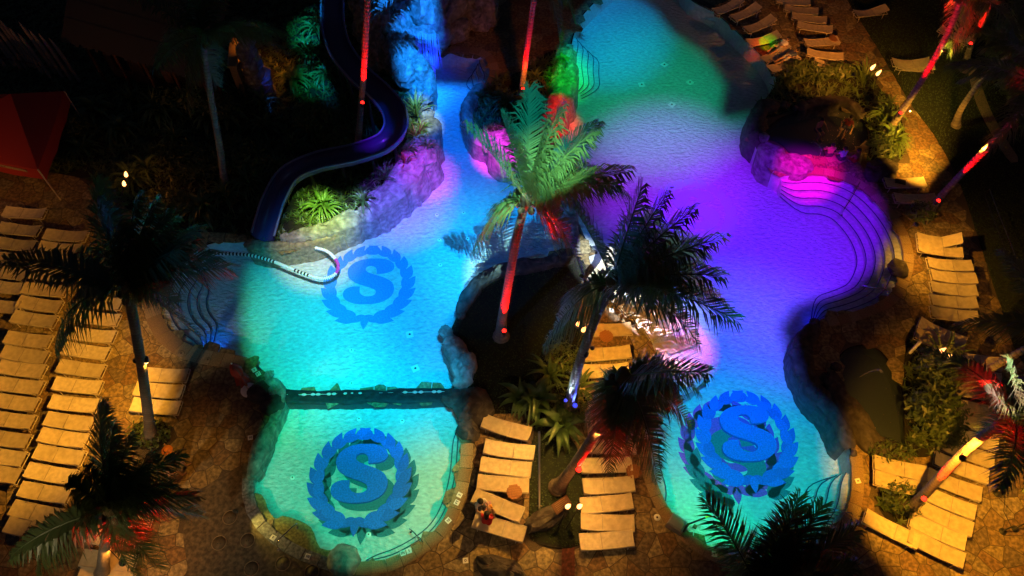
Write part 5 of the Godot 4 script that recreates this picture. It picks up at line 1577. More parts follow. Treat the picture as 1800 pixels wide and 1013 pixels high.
	side_table(Vector3(4.05, 0, 2.78), "round reddish side table between golden loungers behind the torches")
	side_table(Vector3(-17.82, 0, 11.4), "round side table at the near end of the left deck")
	side_table(Vector3(18.42, 0, -16.86), "dark round side table by the far path's loungers")
	side_table(Vector3(4.71, 0, 8.8), "small round side table by the drooping palm frond")
	# towel and bag left on the loungers
	var st := begin()
	box(st, Vector3(0, 0.012, 0), Vector3(0.24, 0.024, 0.17), Basis.IDENTITY, 0.008)
	var o := solid("paperback", done(st), mat(Color(0.6, 0.3, 0.45), 0.6, "weave", 9.0), self, Transform3D(Basis(Vector3.UP, 0.2), Vector3(-0.9, 0.42, 10.06)))
	tag(o, "small pinkish paperback lying on the woman's lounger", "book")
	st = begin()
	box(st, Vector3(0, 0.05, 0), Vector3(0.2, 0.1, 0.13), Basis.IDENTITY, 0.02)
	tube(st, [Vector3(-0.07, 0.09, 0), Vector3(-0.03, 0.16, 0), Vector3(0.03, 0.16, 0), Vector3(0.07, 0.09, 0)], [0.008], 6)
	o = solid("pouch", done(st), mat(Color(0.7, 0.3, 0.02), 0.6), self, Transform3D(Basis(Vector3.UP, 0.3), Vector3(-0.84, 0.41, 10.18)))
	tag(o, "small orange pouch beside the paperback on the lounger", "bag")
	st = begin()
	box(st, Vector3(0, 0.03, 0), Vector3(0.5, 0.05, 0.3), Basis.IDENTITY, 0.02)
	o = solid("towel", done(st), mt.black, self, Transform3D(Basis(Vector3.UP, -0.3), Vector3(19.17, 0.4, -6.02)))
	tag(o, "dark towel left on the lounger of the golden path", "towel")

func garden_things() -> void:
	# the closed parasol
	var o := thing("closed_parasol", "closed red parasol on a round white foot between the two left pools", "parasol", Vector3(-10.99, 0.01, 5.13))
	var st := begin()
	lathe(st, [[0.0, 0.09], [0.05, 0.09], [0.3, 0.06], [0.33, 0.03], [0.33, 0.0]], Vector3.ZERO, 24)
	solid("foot", done(st), mt.white, o)
	st = begin()
	rod(st, Vector3(0, 0.05, 0), Vector3(0, 2.3, 0), 0.022)
	solid("pole", done(st), mt.frame, o)
	st = begin()
	st.set_smooth_group(0)
	var prof := [[0.02, 2.32], [0.11, 2.2], [0.19, 1.9], [0.2, 1.6], [0.15, 1.42], [0.21, 1.2], [0.24, 0.95], [0.26, 0.82]]
	for i in prof.size() - 1:
		for k in 32:
			var q := []
			for e in [[i, k], [i, k + 1], [i + 1, k + 1], [i + 1, k]]:
				var a: float = TAU * e[1] / 32.0
				var r: float = prof[e[0]][0] * (1.0 + 0.22 * cos(a * 8.0))
				q.append(Vector3(cos(a) * r, prof[e[0]][1], sin(a) * r))
			quad(st, q[0], q[1], q[2], q[3])
	solid("canopy", done(st), mt.red_cloth, o)
	st = begin()
	tube(st, range(17).map(func(i): return Vector3(cos(TAU * i / 16.0) * 0.185, 1.42, sin(TAU * i / 16.0) * 0.185)), [0.02], 6, false)
	solid("tie", done(st), mt.red_cloth, o)
	st = begin()
	blob(st, Vector3(0, 2.36, 0), Vector3.ONE * 0.035, 0.0, 0.0, 8, 6)
	solid("finial", done(st), mt.white, o)
	# the big red canopy at the left edge: eaves at 2.3 m
	var e := [Vector3(-28.28, 2.4, -9.81), Vector3(-22.53, 2.4, -10.3), Vector3(-22.21, 2.2, -5.2), Vector3(-29.26, 2.2, -6.96)]
	var top: Vector3 = Vector3(-24.2, 3.4, -8.99)
	o = thing("market_canopy", "large dark red canopy with a pale lettered strip at the left edge", "canopy", Vector3(top.x, 0, top.z))
	var off := Vector3(top.x, 0, top.z)
	for k in 4:
		var a: Vector3 = e[k] - off
		var b: Vector3 = e[(k + 1) % 4] - off
		st = begin()
		st.set_smooth_group(0)
		var rows := []
		for i in 7:
			var t := i / 6.0
			var row := []
			for q in 9:
				var u := q / 8.0
				var p := (top - off).lerp(a.lerp(b, u), t)
				row.append(p - Vector3.UP * 0.18 * sin(PI * u) * t * (1.0 - t * 0.5))
			rows.append(row)
		for i in 6:
			for q in 8:
				quad(st, rows[i][q], rows[i][q + 1], rows[i + 1][q + 1], rows[i + 1][q])
		solid("roof_panel", done(st), mt.red_cloth, o)
		st = begin()
		for q in 8:
			var p: Vector3 = rows[6][q]
			var r: Vector3 = rows[6][q + 1]
			quad(st, p, r, r - Vector3.UP * (0.75 + 0.05 * sin(q * 2.0)), p - Vector3.UP * (0.75 + 0.05 * sin(q * 2.0 - 2.0)))
		solid("valance", done(st), mt.red_cloth, o)
		st = begin()
		rod(st, Vector3(a.x, -0.02, a.z), a, 0.035)
		solid("post", done(st), mt.frame, o)
	var m0: Vector3 = (e[2] as Vector3).lerp(e[3], 0.1) - off
	var m1: Vector3 = (e[2] as Vector3).lerp(e[3], 0.6) - off
	var dn: Vector3 = (m0 - m1).normalized()
	var face := dn.cross(Vector3.UP).normalized()
	if face.z < 0.0:
		face = -face
	st = begin()
	box(st, (m0 + m1) * 0.5 + face * 0.02 - Vector3.UP * 0.28, Vector3(m0.distance_to(m1), 0.16, 0.012), Basis(dn, Vector3.UP, dn.cross(Vector3.UP)))
	solid("lettered_strip", done(st), mt.tan, o)
	st = begin()
	for k in 6:
		box(st, (m0 + m1) * 0.5 + face * 0.03 - Vector3.UP * (0.28 + 0.012 * (k % 2)) + dn * (0.62 - k * 0.15), Vector3(0.07 + 0.02 * (k % 3), 0.075, 0.006), Basis(dn, Vector3.UP, dn.cross(Vector3.UP)))
	solid("lettering", done(st), mt.wood, o)
	# the white pole and small signs
	var pl: Array = [Vector3(1.04, 0, 10.12), Vector3(0.82, 7.38, 10.12)]
	o = thing("white_pole", "tall thin white pole standing on the island lawn", "pole", pl[0])
	st = begin()
	rod(st, Vector3(0, -0.02, 0), pl[1] - pl[0], 0.035, 10)
	solid("shaft", done(st), mt.white, o)
	st = begin()
	rod(st, Vector3(-0.1, 0.35, 0), Vector3(0.1, 0.35, 0.0), 0.03)
	solid("hose_bib", done(st), mt.tan, o)
	o = thing("notice_board", "small slanted brown notice board by the near torches", "sign", Vector3(1.84, 0.03, 10.24), 0.6)
	st = begin()
	rod(st, Vector3(-0.25, -0.05, 0), Vector3(-0.25, 0.75, 0), 0.02)
	rod(st, Vector3(0.25, -0.05, 0), Vector3(0.25, 0.75, 0), 0.02)
	solid("post", done(st), mt.dark_metal, o)
	st = begin()
	box(st, Vector3(0, 0.85, 0), Vector3(0.72, 0.03, 0.42), Basis(Vector3(1, 0, 0), 0.5), 0.008)
	solid("board", done(st), mt.wood, o)
	st = begin()
	for k in 5:
		box(st, Vector3(0, 0.87, 0) + Basis(Vector3(1, 0, 0), 0.5) * Vector3(-0.03 * (k % 2), 0.004, -0.14 + k * 0.065), Vector3(0.5 - 0.06 * (k % 2), 0.004, 0.012), Basis(Vector3(1, 0, 0), 0.5))
	solid("print_line", done(st), mt.tan, o)
	# the pool lift with its arm
	o = thing("pool_lift", "grey pool hoist with a yellow tipped arm at the lagoon's near left edge", "pool hoist", Vector3(6.15, 0.01, 10.77), -0.6)
	st = begin()
	box(st, Vector3(0, 0.25, 0), Vector3(0.62, 0.5, 0.5), Basis.IDENTITY, 0.06)
	solid("cabinet", done(st), mat(Color(0.22, 0.26, 0.28), 0.4), o)
	st = begin()
	rod(st, Vector3(0.35, 0.0, 0), Vector3(0.35, 0.9, 0), 0.05)
	solid("mast", done(st), mt.dark_metal, o)
	st = begin()
	rod(st, Vector3(0.35, 0.88, 0), Vector3(0.75, 1.5, -0.35), 0.035)
	solid("arm", done(st), mt.dark_metal, o)
	st = begin()
	rod(st, Vector3(0.75, 1.5, -0.35), Vector3(0.86, 1.67, -0.45), 0.042)
	solid("arm_tip", done(st), mat(Color(0.75, 0.6, 0.03), 0.5), o)
	st = begin()
	box(st, Vector3(0.6, 0.75, -0.12), Vector3(0.14, 0.2, 0.1), Basis.IDENTITY, 0.02)
	solid("control_box", done(st), mt.tan, o)
	# low rail fence along the right lawn
	var fp := [Vector3(22.94, 0.03, -5.05), Vector3(22.84, 0.03, -3.46), Vector3(22.79, 0.03, -1.94), Vector3(22.7, 0.03, -0.49), Vector3(22.56, 0.03, 0.74)]
	o = thing("rail_fence", "thin wire rail fence along the dark lawn's edge on the right", "fence", fp[0])
	for i in fp.size():
		st = begin()
		rod(st, fp[i] - fp[0] - Vector3.UP * 0.05, fp[i] - fp[0] + Vector3.UP * 0.95, 0.02)
		solid("post", done(st), mt.steel, o)
		if i > 0:
			st = begin()
			rod(st, fp[i - 1] - fp[0] + Vector3.UP * 0.95, fp[i] - fp[0] + Vector3.UP * 0.95, 0.016)
			rod(st, fp[i - 1] - fp[0] + Vector3.UP * 0.5, fp[i] - fp[0] + Vector3.UP * 0.5, 0.01)
			solid("rail", done(st), mt.steel, o)
	o = thing("barrier_rope", "dark rope on a short post across the golden near right deck", "rope barrier", Vector3(18.41, 0.01, 10.98))
	var rp := [Vector3(18.71, 0.6, 9.55), Vector3(18.4, 0.5, 10.38), Vector3(18.06, 0.6, 11.09), Vector3(18.91, 0.6, 10.88)]
	st = begin()
	tube(st, [rp[0] - o.position, rp[1] - o.position, Vector3(0, 0.6, 0), rp[3] - o.position], [0.014], 6)
	solid("rope", done(st), mt.black, o)
	for k in [Vector3.ZERO, Vector3(rp[0].x, 0.012, rp[0].z) - o.position, Vector3(rp[3].x, 0.012, rp[3].z) - o.position]:
		st = begin()
		lathe(st, [[0.0, 0.7], [0.025, 0.68], [0.025, 0.05], [0.13, 0.03], [0.14, 0.0]], k, 12)
		solid("post", done(st), mt.dark_metal, o)
	# life ring by the lower spa, fountain jet
	o = thing("life_ring", "pale life ring on a stand beside the lower spa", "life ring", Vector3(16.89, 0.02, 3.49), 0.7)
	st = begin()
	tube(st, range(25).map(func(i): return Vector3(cos(TAU * i / 24.0) * 0.3, 0.8 + sin(TAU * i / 24.0) * 0.3, 0.07)), [0.06], 8, false)
	solid("ring", done(st), mt.white, o)
	st = begin()
	rod(st, Vector3(0, -0.05, 0), Vector3(0, 1.1, 0), 0.03)
	solid("post", done(st), mt.dark_metal, o)
	st = begin()
	var jet := []
	for k in 9:
		var u := k / 8.0
		jet.append(Vector3(0.05 + u * 0.25, -0.12 + 3.0 * u * (1.0 - u * 0.55), 0.5 * u))
	tube(st, jet, [0.02, 0.022, 0.026, 0.03, 0.035, 0.045, 0.05, 0.06, 0.07], 6)
	var jm := mat(Color(0.6, 0.6, 0.75), 0.3)
	jm.transparency = BaseMaterial3D.TRANSPARENCY_ALPHA
	jm.albedo_color.a = 0.3
	var jo := solid("fountain_jet", done(st), jm, self, Transform3D(Basis.IDENTITY, Vector3(14.71, 0, 4.43)))
	tag(jo, "thin arching fountain jet rising from the dark lower spa", "fountain")
	# torches
	torch(Vector3(2.5, 0.03, 3.13), Vector3(2.71, 1.9, 3.1), "far torch of the lit pair left of the golden loungers", 0.6)
	torch(Vector3(2.69, 0.03, 3.35), Vector3(2.91, 1.9, 3.38), "near torch of the lit pair left of the golden loungers", 0.6)
	torch(Vector3(1.75, 0.03, 10.84), Vector3(1.98, 1.8, 10.63), "left burning torch of the pair beside the near row of loungers", 0.5)
	torch(Vector3(2.03, 0.03, 10.88), Vector3(2.4, 1.8, 10.63), "right burning torch of the pair beside the near row of loungers", 0.5)
	torch(Vector3(-19.25, 0.03, -5.42), Vector3(-18.13, 1.9, -5.05), "far torch burning among the dark plants of the left garden", 0.5)
	torch(Vector3(-19.32, 0.03, -4.87), Vector3(-18.06, 1.9, -4.48), "near torch burning among the dark plants of the left garden", 0.5)
	torch(Vector3(19.55, 0.03, -13.39), Vector3(18.84, 1.9, -12.5), "left torch of the pair behind the upper spa's plants", 0.6)
	torch(Vector3(19.81, 0.03, -12.93), Vector3(19.02, 1.9, -12.06), "right torch of the pair behind the upper spa's plants", 0.6)
	torch(Vector3(17.76, 0.03, 4.45), Vector3(17.21, 1.9, 4.36), "far torch in the tall shrub beside the lower spa", 0.5)
	torch(Vector3(17.95, 0.03, 4.77), Vector3(17.39, 1.9, 4.64), "near torch in the tall shrub beside the lower spa", 0.5)
	# the water slide
	var ctrl := Curve3D.new()
	var sp: Array = [Vector3(-9.27, 4.4, -16.04), Vector3(-9.17, 4.1, -14.33), Vector3(-8.99, 3.8, -12.91), Vector3(-8.53, 3.5, -11.55), Vector3(-7.58, 3.2, -10.22), Vector3(-6.45, 2.9, -9.14), Vector3(-5.75, 2.6, -8.28), Vector3(-5.57, 2.35, -7.38), Vector3(-6.11, 2.1, -6.61), Vector3(-7.5, 1.8, -6.19), Vector3(-9.3, 1.5, -5.95), Vector3(-10.6, 1.2, -5.38), Vector3(-11.22, 0.8, -4.23), Vector3(-11.49, 0.4, -3.34), Vector3(-11.65, 0.12, -2.58)]
	for i in sp.size():
		var tt: Vector3 = (sp[mini(i + 1, sp.size() - 1)] - sp[maxi(i - 1, 0)]) / 6.0
		ctrl.add_point(sp[i], -tt, tt)
	o = thing("water_slide", "dark blue winding water slide running down to the main pool", "water slide", Vector3(sp[7].x, 0, sp[7].z))
	var ln := ctrl.get_baked_length()
	var ns := int(ln / 0.22)
	st = begin()
	st.set_smooth_group(0)
	var rim_a := []
	var rim_b := []
	var rows2 := []
	for i in ns + 1:
		var p := ctrl.sample_baked(ln * i / ns, true)
		var d := (ctrl.sample_baked(minf(ln, ln * i / ns + 0.1), true) - ctrl.sample_baked(maxf(0.0, ln * i / ns - 0.1), true)).normalized()
		var s := d.cross(Vector3.UP).normalized()
		var row := []
		for k in 13:
			var a := lerpf(-1.75, 1.75, k / 12.0)
			row.append(p - o.position + s * sin(a) * 0.54 + Vector3.UP * (0.45 - 0.45 * cos(a)))
		for k in range(12, -1, -1):
			var a := lerpf(-1.75, 1.75, k / 12.0)
			row.append(p - o.position + s * sin(a) * 0.59 + Vector3.UP * (0.41 - 0.49 * cos(a)))
		rows2.append(row)
		rim_a.append(row[0] + s * -0.05 * signf(sin(-1.75)) * -1.0)
		rim_b.append(row[12])
	for i in ns:
		for k in 25:
			quad(st, rows2[i][k], rows2[i][k + 1], rows2[i + 1][k + 1], rows2[i + 1][k])
	solid("flume", done(st), mt.slide, o)
	for rm in [rim_a, rim_b]:
		st = begin()
		tube(st, rm, [0.055], 8)
		solid("rim", done(st), mat(Color(0.16, 0.17, 0.3), 0.3), o)
	for i in range(4, ns - 3, 7):
		var p: Vector3 = rows2[i][18]
		st = begin()
		rod(st, Vector3(p.x, -0.05, p.z), p + Vector3.UP * 0.03, 0.09, 10)
		solid("support", done(st), mt.dark_metal, o)
	st = begin()
	var lad: Vector3 = Vector3(-10.96, 0.03, -4.69)
	for k in [-0.16, 0.16]:
		tube(st, [lad - o.position + Vector3(k, -0.05, 0), lad - o.position + Vector3(k, 0.95, 0), lad - o.position + Vector3(k, 1.05, -0.12), lad - o.position + Vector3(k, 0.95, -0.25)], [0.025], 7)
	for k in 3:
		rod(st, lad - o.position + Vector3(-0.16, 0.25 + k * 0.25, 0), lad - o.position + Vector3(0.16, 0.25 + k * 0.25, 0), 0.018)
	solid("grab_rail", done(st), mt.steel, o)
	# trunk and ground lamps
	var red := Color(1.0, 0.03, 0.02)
	var warm := Color(1.0, 0.69, 0.2)
	var gr := "red uplights on the palm trunks"
	var R: Material = mt.red_lens
	floodlight("red_uplight", "red lamp on the tall leaning palm in the middle", Vector3(-0.33, 1.41, 3.11), Vector3(0.02, 4.88, 2.55), Vector3(-0.44, 0.44, 2.55), red, R, 170.0, 20.0, 1.0, 0.6, gr)
	floodlight("red_uplight", "red lamp at the foot of the palm above the slide", Vector3(-7, 3.93, -7.75), Vector3(-6.61, 6.12, -8.39), Vector3(-7.2, 3.41, -8.39), red, R, 135.0, 16.0, 1.0, 0.6, gr)
	floodlight("red_uplight", "red lamp at the foot of the palm on the rock island", Vector3(0.56, 1.43, -11.46), Vector3(0.75, 3.35, -12.16), Vector3(0.48, 0.88, -12.16), red, R, 120.0, 20.0, 1.0, 0.6, gr)
	floodlight("red_uplight", "red lamp low on the brightest palm beside the golden path", Vector3(19.37, 1.99, -9.11), Vector3(19.99, 6.36, -9.85), Vector3(19.88, 1.48, -9.85), red, R, 180.0, 15.0, 1.0, 0.6, gr)
	floodlight("red_uplight", "red lamp on the far right palm by the hedge", Vector3(24.48, 2.13, -14.21), Vector3(24.63, 4.22, -14.63), Vector3(24.8, 1.94, -14.63), red, R, 120.0, 18.0, 1.0, 0.6, gr)
	floodlight("red_uplight", "red lamp on the palm leaning over the right deck", Vector3(19.83, 1.52, -3.83), Vector3(21.04, 5.43, -4.47), Vector3(20.34, 0.98, -4.47), red, R, 180.0, 15.0, 1.0, 0.6, gr)
	floodlight("red_uplight", "red lamp on the palm over the long curved row of loungers", Vector3(14.44, 2.52, 10.57), Vector3(14.35, 7.43, 10.14), Vector3(14.94, 1.65, 10.14), red, R, 180.0, 16.0, 1.0, 0.6, gr)
	floodlight("red_uplight", "red lamp glaring beside the leaning palm by the near torches", Vector3(2.39, 2.47, 9.48), Vector3(3.07, 8.02, 9.3), Vector3(2.22, 2.44, 9.3), red, R, 150.0, 26.0, 1.2, 0.8, gr)
	floodlight("red_uplight", "red lamp under the crown of the near left palm", Vector3(-12.28, 5.2, 12.64), Vector3(-10.96, 7.74, 12.32), Vector3(-12.51, 5.08, 12.52), red, R, 120.0, 40.0, 0.8, 0.9, gr)
	floodlight("red_uplight", "red lamp in the crown of the palm at the bottom edge", Vector3(6.96, 6.4, 14.8), Vector3(6.43, 9.74, 14.25), Vector3(7.16, 5.64, 14.62), red, R, 75.0, 40.0, 0.8, 0.9, gr)
	floodlight("blue_uplight", "small blue lamp at the palm trunk in the island's dark plants", Vector3(2.49, 1.2, 6.4), Vector3(2.5, 4, 6.2), Vector3(2.31, 0.98, 6.2), Color(0.25, 0.35, 1.0), mt.blue_lens, 30.0, 24.0, 1.1, 0.7)
	floodlight("white_uplight", "hidden lamp in the island plants whitening the palm trunk", Vector3(2.08, 1.78, 6.45), Vector3(2.41, 4.36, 6.2), Vector3(2.3, 1.24, 6.2), Color(0.8, 0.95, 1.0), mt.blue_lens, 22.0, 14.0, 0.8, 0.7)
	var W: Material = mt.white_lens
	floodlight("trunk_lamp", "pair partner lamp on the left side of the palm trunk over the left deck", Vector3(-12.51, 6.46, 7.19), Vector3(-20.31, 0, 5.09), Vector3(-12.37, 6.39, 7.19), warm, W, 142.0, 41.0, 0.9, 0.7, "lamps strapped to palm trunks")
	floodlight("trunk_lamp", "lamp on the right side of the palm trunk over the left deck", Vector3(-12.15, 6.46, 7.19), Vector3(-13.98, 0, 9.34), Vector3(-12.35, 6.39, 7.19), warm, W, 14.0, 40.0, 0.9, 1.0, "lamps strapped to palm trunks")
	floodlight("trunk_lamp", "white lamp on the palm trunk over the long curved row", Vector3(13.24, 7.48, 10.98), Vector3(18.56, 0, 9.25), Vector3(14.38, 5.69, 10.14), Color(1.0, 0.67, 0.17), W, 160.0, 41.0, 1.0, 0.4, "lamps strapped to palm trunks")
	floodlight("trunk_lamp", "white lamp high on the palm trunk above the dark lawn", Vector3(20.67, 4.79, -4.18), Vector3(21.1, 0, -8.91), Vector3(20.89, 4.6, -4.47), warm, W, 230.0, 30.0, 1.0, 0.8, "lamps strapped to palm trunks")
	floodlight("trunk_lamp", "white lamp on the brightest red palm lighting the far lawn", Vector3(20, 5.57, -9.52), Vector3(25.38, 0, -15.29), Vector3(20.02, 5.3, -9.85), Color(1.0, 0.85, 0.3), W, 22.0, 42.0, 0.9, 1.0, "lamps strapped to palm trunks")
	floodlight("trunk_lamp", "lamp on the back of the brightest red palm facing the trunk", Vector3(20.3, 1.44, -9.85), Vector3(20.06, 4.97, -9.85), Vector3(19.88, 1.56, -9.85), Color(1.0, 0.7, 0.2), W, 28.0, 12.0, 0.5, 0.8, "lamps strapped to palm trunks")
	floodlight("trunk_lamp", "small white lamp on the curved palm trunk above the golden loungers", Vector3(2.8, 5.54, 6.2), Vector3(4.05, 0, 3.56), Vector3(2.56, 5.62, 6.2), warm, W, 60.0, 34.0, 0.8, 1.0, "lamps strapped to palm trunks")
	floodlight("trunk_lamp", "shielded lamp under the curved palm facing the near loungers", Vector3(2.57, 5.55, 6.5), Vector3(0, 0, 9.79), Vector3(2.52, 5.04, 6.2), Color(1.0, 0.73, 0.32), mt.dark_metal, 84.0, 40.0, 0.7, 1.0, "lamps strapped to palm trunks")
	floodlight("trunk_lamp", "shielded lamp on the leaning palm facing the near right loungers", Vector3(2.79, 5.87, 9.48), Vector3(3.19, 0, 9.34), Vector3(2.75, 5.58, 9.3), Color(1.0, 0.7, 0.3), mt.dark_metal, 38.0, 42.0, 0.7, 1.0, "lamps strapped to palm trunks")
	floodlight("post_lamp", "dazzling white lamp under the near left palm at the bottom edge", Vector3(-12.47, 3.71, 13.03), Vector3(-14.92, 0, 11.4), Vector3(-13.11, 3.79, 12.52), Color(1.0, 0.62, 0.2), W, 10.0, 70.0, 1.1, 1.0)
	floodlight("deck_spot", "lamp hidden in the dark bush facing the right deck's loungers", Vector3(17.73, 2.6, -1.6), Vector3(20.22, 0, -1.15), Vector3(19.03, 0.1, -3.41), Color(1.0, 0.68, 0.2), mt.dark_metal, 22.0, 58.0, 0.8, 1.0)
	floodlight("path_lamp", "lamp hidden in the rock island's plants facing the far paving", Vector3(0.99, 2.6, -10.08), Vector3(0.16, 0, -17.26), Vector3(0.92, 0.1, -11.97), Color(1.0, 0.5, 0.1), mt.dark_metal, 11.0, 36.0, 0.8, 1.0)
	floodlight("path_lamp", "lamp hidden in the spa plants facing the far path's loungers", Vector3(17.08, 3, -10.87), Vector3(17.79, 0, -18.02), Vector3(18.91, 0.1, -13.31), Color(1.0, 0.6, 0.2), mt.dark_metal, 45.0, 50.0, 0.8, 1.0)
	floodlight("shelf_lamp", "small lamp by the wading pool's olive shelf facing the water", Vector3(-10.32, 0.5, 10.38), Vector3(-8.08, 0, 11.19), Vector3(-10.55, 0.05, 10.24), Color(1.0, 0.85, 0.35), mt.dark_metal, 4.5, 40.0, 0.7, 1.0)

	floodlight("pool_fill", "added blue fill light in the wall of the main pool's left lobe", Vector3(-13.16, -0.5, 3.01), Vector3(-14.22, -1, -0.87), Vector3(-13.18, -0.5, 3.12), Color(0.02, 0.4, 1.0), mt.blue_lens, 1.6, 70.0, 0.8, 1.0)  # this and the next two are added fills that tint dark water
	floodlight("pool_fill", "added blue fill light by the far right steps of the lagoon", Vector3(13.23, -0.5, 1.76), Vector3(17.11, -0.6, -1.25), Vector3(13.08, -0.5, 1.97), Color(0.05, 0.1, 1.0), mt.blue_lens, 2.2, 70.0, 0.8, 1.0)
	floodlight("pool_fill", "added blue fill light in the dark plunge pool under the waterfall", Vector3(-4.51, -0.5, -15.79), Vector3(-2.63, -1, -15.51), Vector3(-4.65, -0.5, -15.99), Color(0.04, 0.15, 1.0), mt.blue_lens, 0.3, 70.0, 0.8, 1.0)

func buildings() -> void:
	# the thatched hut behind the garden; only its dim eaves and openings show
	var a: Vector3 = Vector3(-22.77, 2.8, -13.73)
	var b: Vector3 = Vector3(-16.4, 2.8, -11.31)
	var d := (b - a).normalized()
	d.y = 0
	var back := Vector3(d.z, 0, -d.x)
	if back.z > 0:
		back = -back
	var o := thing("thatched_hut", "dark thatched hut with a reddish eaves beam and black openings in the far left garden", "hut", Vector3(a.x, 0, a.z))
	var ln := a.distance_to(b) + 1.0
	var yaw := Basis(d, Vector3.UP, d.cross(Vector3.UP))
	var org := Vector3.ZERO
	var at := func(x: float, y: float, z: float) -> Vector3: return org + d * x + Vector3.UP * y + back * z
	var st := begin()
	box(st, at.call(ln / 2, 2.82, -0.05), Vector3(ln + 0.6, 0.2, 0.14), yaw, 0.02)
	solid("eaves_beam", done(st), mt.wood, o)
	st = begin()
	box(st, at.call(ln / 2, 1.35, 0.75), Vector3(ln - 0.8, 2.75, 0.16), yaw)
	solid("wall", done(st), mat(Color(0.16, 0.09, 0.06), 0.9, "fine", 1.0), o)
	for k in 4:
		st = begin()
		box(st, at.call(1.5 + k * 1.9, 1.55, 0.66), Vector3(1.05, 1.5, 0.06), yaw)
		var w := solid("window", done(st), mt.black, o)
		st = begin()
		for q in [[-0.56, 0.0, 0.08, 1.66], [0.56, 0.0, 0.08, 1.66], [0.0, 0.8, 1.05, 0.08], [0.0, -0.8, 1.05, 0.08]]:
			box(st, at.call(1.5 + k * 1.9 + q[0], 1.55 + q[1], 0.64), Vector3(q[2], q[3], 0.08), yaw)
		solid("frame", done(st), mt.wood, w)
	for k in 5:
		st = begin()
		rod(st, at.call(0.3 + k * (ln - 0.6) / 4.0, -0.05, 0.05), at.call(0.3 + k * (ln - 0.6) / 4.0, 2.75, 0.05), 0.09)
		solid("post", done(st), mt.wood, o)
	# thatch: overlapping shaggy courses
	for k in 9:
		st = begin()
		st.set_smooth_group(-1)
		var z0 := -0.35 + k * 0.75
		var y0 := 2.86 + k * 0.62
		for i in 120:
			var x := -0.6 + (ln + 1.2) * (i + rng.randf()) / 120.0
			var w := rng.randf_range(0.08, 0.16)
			var dz := rng.randf_range(-0.14, 0.1)
			quad(st, at.call(x - w, y0 + 0.08 + dz * 0.8, z0 + dz), at.call(x + w, y0 + 0.08 + dz * 0.8, z0 + dz), at.call(x + w * 0.9 + rng.randf_range(-0.05, 0.05), y0 + 0.84, z0 + 0.85), at.call(x - w * 0.9, y0 + 0.84, z0 + 0.85))
		quad(st, at.call(-0.6, y0, z0), at.call(ln + 0.6, y0, z0), at.call(ln + 0.6, y0 + 0.62, z0 + 0.76), at.call(-0.6, y0 + 0.62, z0 + 0.76))
		solid("thatch_course", done(st), mt.thatch, o)
	# pointed stakes
	o = thing("stake_fence", "row of tall pale pointed stakes in the far left corner", "fence", Vector3(-26.83, 0, -14.82))
	var stakes := [[10, 105, 5, 30], [38, 112, 20, 38], [48, 110, 30, 40], [54, 100, 34, 28], [62, 108, 43, 30], [90, 135, 66, 45], [98, 115, 82, 38], [112, 128, 94, 42], [126, 135, 106, 45], [140, 140, 117, 60], [75, 120, 58, 44], [28, 100, 12, 34]]
	var sv: Array = [Vector3(-28.46, 0, -14.91), Vector3(-27.5, 0, -14.72), Vector3(-27.18, 0, -14.72), Vector3(-27.05, 0, -14.91), Vector3(-26.76, 0, -14.82), Vector3(-25.59, 0, -13.97), Vector3(-25.46, 0, -14.35), Vector3(-24.89, 0, -13.97), Vector3(-24.39, 0, -13.79), Vector3(-23.92, 0, -13.7), Vector3(-26.16, 0, -14.35), Vector3(-27.88, 0, -14.91)]
	var sh := [2.7, 2.7, 2.9, 3.2, 3.1, 2.9, 3.3, 3.1, 3.0, 2.8, 2.9, 2.6]
	for k in sv.size():
		st = begin()
		var p: Vector3 = sv[k] - o.position
		var hgt: float = sh[k]
		tube(st, [p - Vector3.UP * 0.05, p + Vector3(-0.05, hgt * 0.8, 0.1), p + Vector3(-0.1, hgt, 0.13), p + Vector3(-0.12, hgt + 0.3, 0.15)], [0.09, 0.1, 0.07, 0.008], 7)
		solid("stake", done(st), mat(Color(0.42, 0.36, 0.3), 0.8, "fine", 1.0), o)
	st = begin()
	rod(st, sv[0] - o.position + Vector3.UP * 0.7, sv[9] - o.position + Vector3.UP * 0.7, 0.04)
	solid("rail", done(st), mt.wood, o)
	# low tan wall with its lamp by the rock column
	var w0: Vector3 = Vector3(-14.42, 0, -12.07)
	o = thing("tan_wall", "short tan plaster wall glowing under a wall lamp beside the rock column", "wall", w0)
	var w1: Vector3 = Vector3(-14.98, 0, -16.02) - w0
	st = begin()
	box(st, w1 * 0.5 + Vector3.UP * 1.2, Vector3(0.35, 2.4, w1.length()), Basis(Vector3.UP.cross(w1.normalized()), Vector3.UP, w1.normalized()), 0.04)
	solid("wall_body", done(st), mat(Color(0.36, 0.24, 0.12), 0.85, "fine", 0.8), o)
	st = begin()
	box(st, w1 * 0.5 + Vector3.UP * 2.45, Vector3(0.5, 0.1, w1.length() + 0.1), Basis(Vector3.UP.cross(w1.normalized()), Vector3.UP, w1.normalized()), 0.02)
	solid("wall_cap", done(st), mt.tan, o)
	floodlight("wall_lamp", "glowing amber wall lamp at the hut's corner", Vector3(-13.13, 3.6, -13.85), Vector3(-14.19, 0.5, -13.77), Vector3(-14, 2, -16.18), Color(1.0, 0.55, 0.12), mt.white_lens, 9.0, 50.0, 1.1, 0.9)

